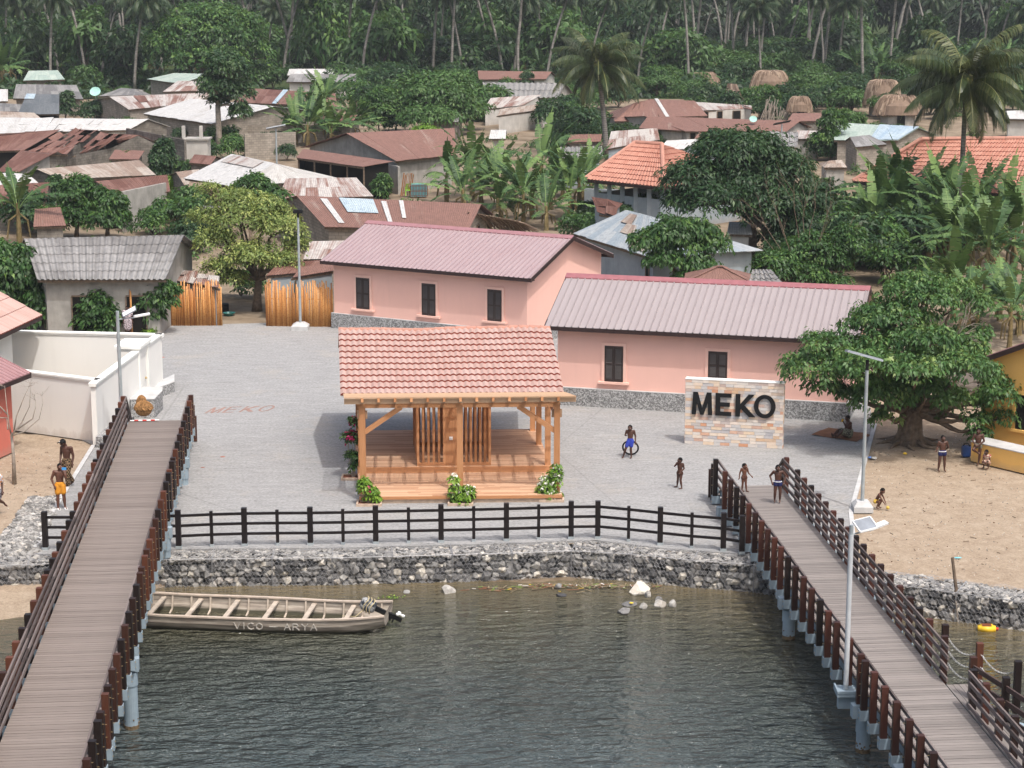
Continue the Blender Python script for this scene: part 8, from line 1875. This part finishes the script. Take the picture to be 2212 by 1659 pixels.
    for nm, mt, kind, pr in clothes:
        cb = MB(); g = pr.get('g', .012)*H; K = lambda a, ra, b, rb_: capsule(cb, J[a] if isinstance(a, str) else a, ra*s+g, J[b] if isinstance(b, str) else b, rb_*s+g)
        if kind in ('briefs', 'shorts', 'trousers', 'skirt'):
            for t in np.linspace(pr.get('waist', .55), 1, 4): cb.ball(lerp(J['belly'], J['pelvis'], t), 1, 14, (.078*s+g, .056*s+g, .045*s), Mt)
            k_ = {'briefs': .12, 'shorts': .62, 'trousers': 1.0, 'skirt': .9}[kind]
            for S in 'LR':
                K('hi'+S, .054, lerp(J['hi'+S], J['kn'+S], k_), .054-.018*k_*(.6 if kind == 'shorts' else 0 if kind == 'skirt' else 1))
                if kind == 'trousers': K('kn'+S, .036, lerp(J['kn'+S], J['an'+S], .9), .030)
            if kind == 'skirt': K(lerp(J['hiL'], J['hiR'], .5), .07, lerp(J['knL'], J['knR'], .5), .06)
        if kind == 'shirt':
            for t in np.linspace(0, 1, 6): cb.ball(lerp(J['chest'], J['pelvis'], t), 1, 14, (.085*s+g, .056*s+g, .06*s), Mt)
            cb.ball(lerp(J['chest'], J['neck'], .35), 1, 14, (.092*s+g, .052*s+g, .05*s+g), Mt)
            for S in 'LR': K('sh'+S, .036, lerp(J['sh'+S], J['el'+S], pr.get('sl', .7)), .030)
        if kind == 'wrap':
            for t in np.linspace(.2, 1, 5): cb.ball(lerp(J['belly'], J['pelvis'], t), 1, 14, (.085*s+g, .065*s+g, .055*s), Mt)
            for S in 'LR': K('hi'+S, .06, lerp(J['hi'+S], J['kn'+S], .7), .058)
        o = remeshed(cb, nm, mt, root, .011*max(.8, H), 3)
        if kind == 'briefs' and pr.get('band'):
            bb = MB(); c = lerp(J['belly'], J['pelvis'], .62); 
            pts = [c+Mt @ Vector((math.cos(t)*(.079*s+g), math.sin(t)*(.057*s+g), 0)) for t in np.linspace(0, 2*math.pi, 20)]; bb.tube(pts, .009*H, 6); bb.build('waistband', M['white_p'], o)
    return root, J
def cloth(name, c1, c2=None, sc=14, kind='plain'):
    k = NM(name, .85, .15)
    if kind == 'check':
        ch = k.n('TexChecker'); k.l(k.local(), ch.inputs[0]); ch.inputs['Scale'].default_value = sc; ch.inputs['Color1'].default_value = c1; ch.inputs['Color2'].default_value = c2; k.col(ch.outputs[0])
    elif kind == 'blotch': k.col(k.ramp(k.noise(k.local(), sc, 2), [(.44, c1), (.5, c2)]))
    else: k.col(c1)
    return k.m
navy = cloth('navy_cloth', (.02, .025, .09, 1)); blue = cloth('royal_blue_cloth', (.03, .05, .32, 1)); orange = cloth('orange_shorts_cloth', (.62, .26, .03, 1)); plaid = cloth('plaid_cloth', (.03, .018, .012, 1), (.22, .15, .09, 1), 16, 'check')
# man with a cap walking by the left boardwalk
rt, J = person(147, 1052, 1.78, -20, 'bare chested man in a black cap and plaid trousers walking beside the left boardwalk', dict(head=(-.05, -.04, .925), neck=(-.02, 0, .86), elR=(-.15, .03, .66), wrR=(-.12, -.05, .54), elL=(.14, .02, .65), wrL=(.15, -.04, .52), knL=(.03, -.06, .29), anL=(.02, -.02, .05), knR=(-.02, .02, .29), anR=(.03, .14, .09), face=(-.8, -.55, -.3)),
   (('trousers', plaid, 'trousers', dict(g=.016)),), 'skin1', hair=True, slim=1.08)
hm_ = MB(); hc = J['head']; R_ = .064*1.78; hm_.ball(hc+Vector((0, 0, .022)), R_, 14, (.88, .98, .92)); fw = Vector((-.8, -.55, -.1)).normalized()
sd_ = fw.cross(Vector((0, 0, 1))).normalized(); hm_.add([hc+fw*R_*.7+sd_*R_*.7+Vector((0, 0, .03)), hc+fw*R_*.7-sd_*R_*.7+Vector((0, 0, .03)), hc+fw*R_*1.75-sd_*R_*.45+Vector((0, 0, .0)), hc+fw*R_*1.75+sd_*R_*.45+Vector((0, 0, .0)), hc+fw*R_*.7+sd_*R_*.7+Vector((0, 0, .045)), hc+fw*R_*.7-sd_*R_*.7+Vector((0, 0, .045)), hc+fw*R_*1.75-sd_*R_*.45+Vector((0, 0, .015)), hc+fw*R_*1.75+sd_*R_*.45+Vector((0, 0, .015))], [(3, 2, 1, 0), (4, 5, 6, 7), (0, 1, 5, 4), (1, 2, 6, 5), (2, 3, 7, 6), (3, 0, 4, 7)])
o = hm_.build('cap', M['black'], rt, smooth=False); mb = MB(); mb.box((-.022, -.004, -.02), (.022, .004, .02), lambda v: hc+fw*R_*.95+Vector((.01, -.012, .055))+v); mb.build('cap_badge', M['white_p'], o)
# boy in orange shorts, hand to face, phone
rt, J = person(132, 1099, 1.62, 10, 'boy in orange shorts and white sandals raising a hand to his face', dict(elR=(-.17, .0, .66), wrR=(-.12, -.05, .52), elL=(.13, -.09, .69), wrL=(.07, -.13, .84), head=(.01, -.02, .925), anL=(.085, .0, .045), knL=(.07, -.01, .28), anR=(-.06, -.02, .045), face=(.35, -.9, 0)), (('shorts', orange, 'shorts', dict(g=.012, waist=.6)),), 'skin2')
for S in 'LR':
    sb = MB(); a = J['an'+S]; t = J['toe'+S]; sb.bar(Vector((a.x, a.y+.03, .012)), Vector((t.x, t.y-.02, .012)), .09, .022); sb.bar(Vector((lerp(a, t, .5).x, lerp(a, t, .55).y, .045)), Vector((lerp(a, t, .5).x, lerp(a, t, .95).y, .035)), .10, .03); sb.build('sandal', M['white_p'], rt)
pp = bpy.data.objects.new('phone', None); bpy.data.objects.remove(pp)
mb = MB(); mb.box((-.075, -.008, -.045), (.075, .008, .045)); o = mb.build('phone', plain('bright_blue', (.05, .28, .62, 1), .3, .5, .03)); q = rt.matrix_basis @ (J['wrL']+Vector((.06, -.06, .12))); o.location = q; o.rotation_euler = (0, 0, .1); tag(o, 'bright blue phone held up by the boy in orange shorts', 'phone')
# person cut by the left edge
rt, J = person(-7, 1110, 1.6, 15, 'person in an orange and white patterned shirt walking out of the left edge', dict(knL=(.06, .0, .29), anL=(.17, .10, .20), toeL=(.22, .10, .13), knR=(-.03, -.05, .28), anR=(.02, -.06, .045), elL=(.14, .06, .66), face=(-.9, -.4, 0)), (('shirt', cloth('orange_print', (.55, .20, .04, 1), (.55, .55, .58, 1), 12, 'blotch'), 'shirt', dict(g=.018)), ('shorts', cloth('dark_print', (.05, .04, .06, 1), (.3, .3, .32, 1), 12, 'blotch'), 'shorts', dict(g=.016))), 'skin1')
# boy with a tyre on the plaza
rt, J = person(1361, 989, 1.28, -6, 'boy in blue shorts standing with a tyre on the plaza', dict(head=(-.01, -.02, .91), elR=(-.15, .03, .68), wrR=(-.13, -.10, .70), elL=(.15, .02, .66), wrL=(.15, -.02, .50), knR=(-.13, -.07, .29), anR=(-.20, .0, .045), knL=(.02, -.04, .28), anL=(.04, -.02, .045), hiR=(-.05, -.02, .50), face=(-.3, -.95, 0)), (('shorts', blue, 'shorts', dict(g=.008)),), 'skin1', hs=1.28)
p = at(1361, 985); mb = MB(); Rr = .27; ry = .30
for k_ in (0,):
    n1, n2 = 36, 10; V = []; c = Vector((0, 0, ry)); tl = Matrix.Rotation(math.radians(-14), 3, 'Z') @ Matrix.Rotation(math.radians(8), 3, 'X')
    for i in range(n1):
        t = 2*math.pi*i/n1
        for j in range(n2): u = 2*math.pi*j/n2; rr = Rr+.03*math.cos(u); V.append(c+tl @ Vector((rr*math.cos(t)*1.1, .035*math.sin(u), rr*math.sin(t))))
    mb.add(V, [(i*n2+j, ((i+1) % n1)*n2+j, ((i+1) % n1)*n2+(j+1) % n2, i*n2+(j+1) % n2) for i in range(n1) for j in range(n2)])
o = mb.build('tyre', M['black'], smooth=True); o.location = p+Vector((.02, .12, 0)); tag(o, 'old thin black tyre held upright by the boy in blue shorts', 'tyre')
# child walking with a hand at the mouth
person(1468, 1055, 1.12, -35, 'small child walking across the plaza with a hand raised to the mouth', dict(elR=(-.16, -.06, .72), wrR=(-.03, -.11, .83), elL=(.13, .04, .66), wrL=(.06, -.06, .55), knL=(.06, -.05, .28), anL=(.10, -.03, .045), knR=(-.08, .02, .28), anR=(-.14, .08, .05), face=(-.6, -.8, 0)), (('briefs', cloth('brown_briefs', (.06, .03, .022, 1)), 'briefs', dict(g=.01)),), 'skin1', hs=1.3)
# toddler at the head of the right boardwalk
p = PR_(.30, LR-1.1, .6); person(0, 0, 1.0, 20, 'toddler behind the left railing at the land end of the right boardwalk', dict(elR=(-.16, .02, .67), wrR=(-.20, -.02, .54), elL=(.15, .0, .66), wrL=(.22, -.08, .56), knL=(.05, -.03, .27), anL=(.07, -.05, .045), knR=(-.05, .01, .27), anR=(-.05, .06, .045), head=(0, -.01, .905), face=(.5, -.8, 0)), (('briefs', cloth('reddish_brown_briefs', (.09, .04, .03, 1)), 'briefs', dict(g=.01)),), 'skin2', hs=1.45, pos=at(1607, 1062, .6))
# boy on the deck, jumping down
rt, J = person(0, 0, 1.32, -4, 'boy in navy briefs with elbows out jumping on the right boardwalk', dict(elR=(-.20, .03, .70), wrR=(-.155, -.05, .56), elL=(.20, .03, .70), wrL=(.155, -.05, .55), knL=(.065, -.04, .29), anL=(.06, -.01, .075), toeL=(.06, -.05, .02), knR=(-.065, -.04, .29), anR=(-.07, -.01, .075), toeR=(-.07, -.05, .02), head=(-.01, -.03, .915), face=(.1, -1, -.05)), (('briefs', navy, 'briefs', dict(g=.012, band=True)),), 'skin1', hs=1.22, pos=at(1679, 1086, .62))
# boys by the yellow house
person(2034, 1018, 1.35, 4, 'boy in dark briefs with a white band standing on the sand', dict(elR=(-.14, .01, .66), wrR=(-.19, -.09, .62), elL=(.16, .03, .66), wrL=(.11, .08, .60), knR=(-.075, -.01, .28), anR=(-.095, .0, .045), knL=(.07, 0, .28), anL=(.08, .01, .045), face=(.1, -1, 0)), (('briefs', navy, 'briefs', dict(g=.012, band=True)),), 'skin1', hs=1.2)
person(2111, 1003, 1.38, -12, 'boy leaning on the yellow bench wall with one leg drawn up', dict(elR=(-.16, -.03, .68), wrR=(-.09, -.10, .58), elL=(.15, -.03, .66), wrL=(.03, -.10, .57), hiR=(-.05, -.01, .51), knR=(-.13, -.15, .44), anR=(-.0, -.06, .34), toeR=(.06, -.09, .31), anL=(.03, -.02, .045), face=(-.4, -.9, 0)), (('briefs', cloth('dark_patterned_briefs', (.03, .025, .03, 1), (.2, .18, .12, 1), 20, 'blotch'), 'briefs', dict(g=.012)),), 'skin1', hs=1.2)
person(2131, 1012, 1.05, -30, 'small child in a red patterned dress crouching by the yellow bench wall', dict(head=(-.02, -.05, .60), neck=(0, -.02, .53), chest=(0, 0, .42), belly=(0, .02, .31), pelvis=(0, .05, .20), shL=(.095, 0, .48), elL=(.12, -.06, .34), wrL=(.06, -.15, .28), shR=(-.095, 0, .48), elR=(-.12, -.06, .34), wrR=(-.06, -.15, .28), hiL=(.05, .05, .19), knL=(.08, -.14, .30), anL=(.07, -.04, .05), hiR=(-.05, .05, .19), knR=(-.09, -.14, .26), anR=(-.09, -.03, .05), face=(-.5, -.8, 0)), (('dress', cloth('red_print', (.28, .05, .04, 1), (.45, .38, .3, 1), 22, 'blotch'), 'wrap', dict(g=.02)), ('dress_top', cloth('red_print_top', (.28, .05, .04, 1), (.45, .38, .3, 1), 22, 'blotch'), 'shirt', dict(g=.016, sl=.3))), 'skin1', hs=1.35)
rt, J = person(1896, 1098, .98, 55, 'toddler in yellow pants squatting over a ball on the sand', dict(head=(.0, -.16, .66), neck=(0, -.10, .58), chest=(0, -.04, .48), belly=(0, .03, .36), pelvis=(0, .08, .25), shL=(.09, -.07, .54), elL=(.10, -.16, .40), wrL=(.06, -.26, .24), shR=(-.09, -.07, .54), elR=(-.10, -.16, .40), wrR=(-.05, -.26, .24), hiL=(.05, .08, .24), knL=(.09, -.10, .30), anL=(.08, .0, .05), hiR=(-.05, .08, .24), knR=(-.10, -.10, .28), anR=(-.09, .0, .05), face=(0, -.85, -.4)), (('pants', cloth('yellow_pants', (.55, .36, .06, 1)), 'briefs', dict(g=.016)),), 'skin2', hs=1.45)
q = rt.matrix_basis @ (J['wrL']+Vector((-.02, -.10, -.12))); mb = MB(); mb.ball((0, 0, 0), .065, 12); o = mb.build('ball', plain('yellow_ball', (.5, .36, .08, 1)), smooth=True); o.location = (q.x, q.y, .07); tag(o, 'small yellow ball on the sand before the squatting toddler', 'ball')
# seated person on the mat, drinking
rt, J = person(1832, 944, 1.66, -70, 'person in a patterned cloth sitting on the brown mat and drinking from a yellow cup', dict(head=(.0, -.03, .46), neck=(0, -.005, .395), chest=(0, .02, .29), belly=(0, .035, .18), pelvis=(0, .03, .075), shL=(.10, .0, .355), elL=(.12, -.12, .27), wrL=(.04, -.15, .37), shR=(-.10, .02, .355), elR=(-.14, .01, .20), wrR=(-.11, -.08, .10), hiL=(.055, .0, .07), knL=(.08, -.20, .19), anL=(.06, -.36, .04), toeL=(.06, -.39, .11), hiR=(-.055, .0, .07), knR=(-.09, -.20, .17), anR=(-.07, -.37, .04), toeR=(-.07, -.40, .11), face=(0, -1, -.05)), (('wrap_cloth', cloth('patterned_wrap', (.05, .045, .05, 1), (.22, .22, .16, 1), 18, 'blotch'), 'wrap', dict(g=.02)),), 'skin1', z0=.03)
q = rt.matrix_basis @ (J['wrL']+Vector((.0, -.07, .09))); mb = MB(); mb.lathe([(.03, -.05), (.045, .05), (.04, .05)], n=12); o = mb.build('cup', plain('yellow_cup', (.65, .36, .02, 1))); o.location = q; o.rotation_euler = (.6, .3, 0); tag(o, 'yellow cup held by the person sitting on the mat', 'cup')
# person in a black and white dress behind the lamp pole
person(277, 727, 1.55, 20, 'person in a black and white patterned dress standing behind the cream yard wall', dict(elR=(-.13, -.02, .66), elL=(.13, -.02, .66), face=(-.6, -.6, 0)), (('dress', cloth('black_white_print', (.02, .02, .025, 1), (.5, .42, .45, 1), 26, 'blotch'), 'skirt', dict(g=.03)), ('dress_top', cloth('black_white_print_top', (.02, .02, .025, 1), (.5, .42, .45, 1), 26, 'blotch'), 'shirt', dict(g=.02))), 'skin1')

# ================================================================== HAZE
HAZE = 0.00015
bmz = bmesh.new(); bmesh.ops.create_cube(bmz, size=1); me = bpy.data.meshes.new('haze'); bmz.to_mesh(me); bmz.free(); hz = bpy.data.objects.new('haze', me); COL.objects.link(hz); hz.scale = (1900, 1620, 36); hz.location = (0, 740, 11.5); tag(hz, kind='stuff')
hmn = bpy.data.materials.new('haze_air'); hmn.use_nodes = True; t_ = hmn.node_tree; t_.nodes.remove(t_.nodes['Principled BSDF']); pv = t_.nodes.new('ShaderNodeVolumePrincipled'); pv.inputs['Color'].default_value = (.86, .92, 1, 1); pv.inputs['Density'].default_value = HAZE; t_.links.new(pv.outputs[0], t_.nodes['Material Output'].inputs['Volume']); me.materials.append(hmn)
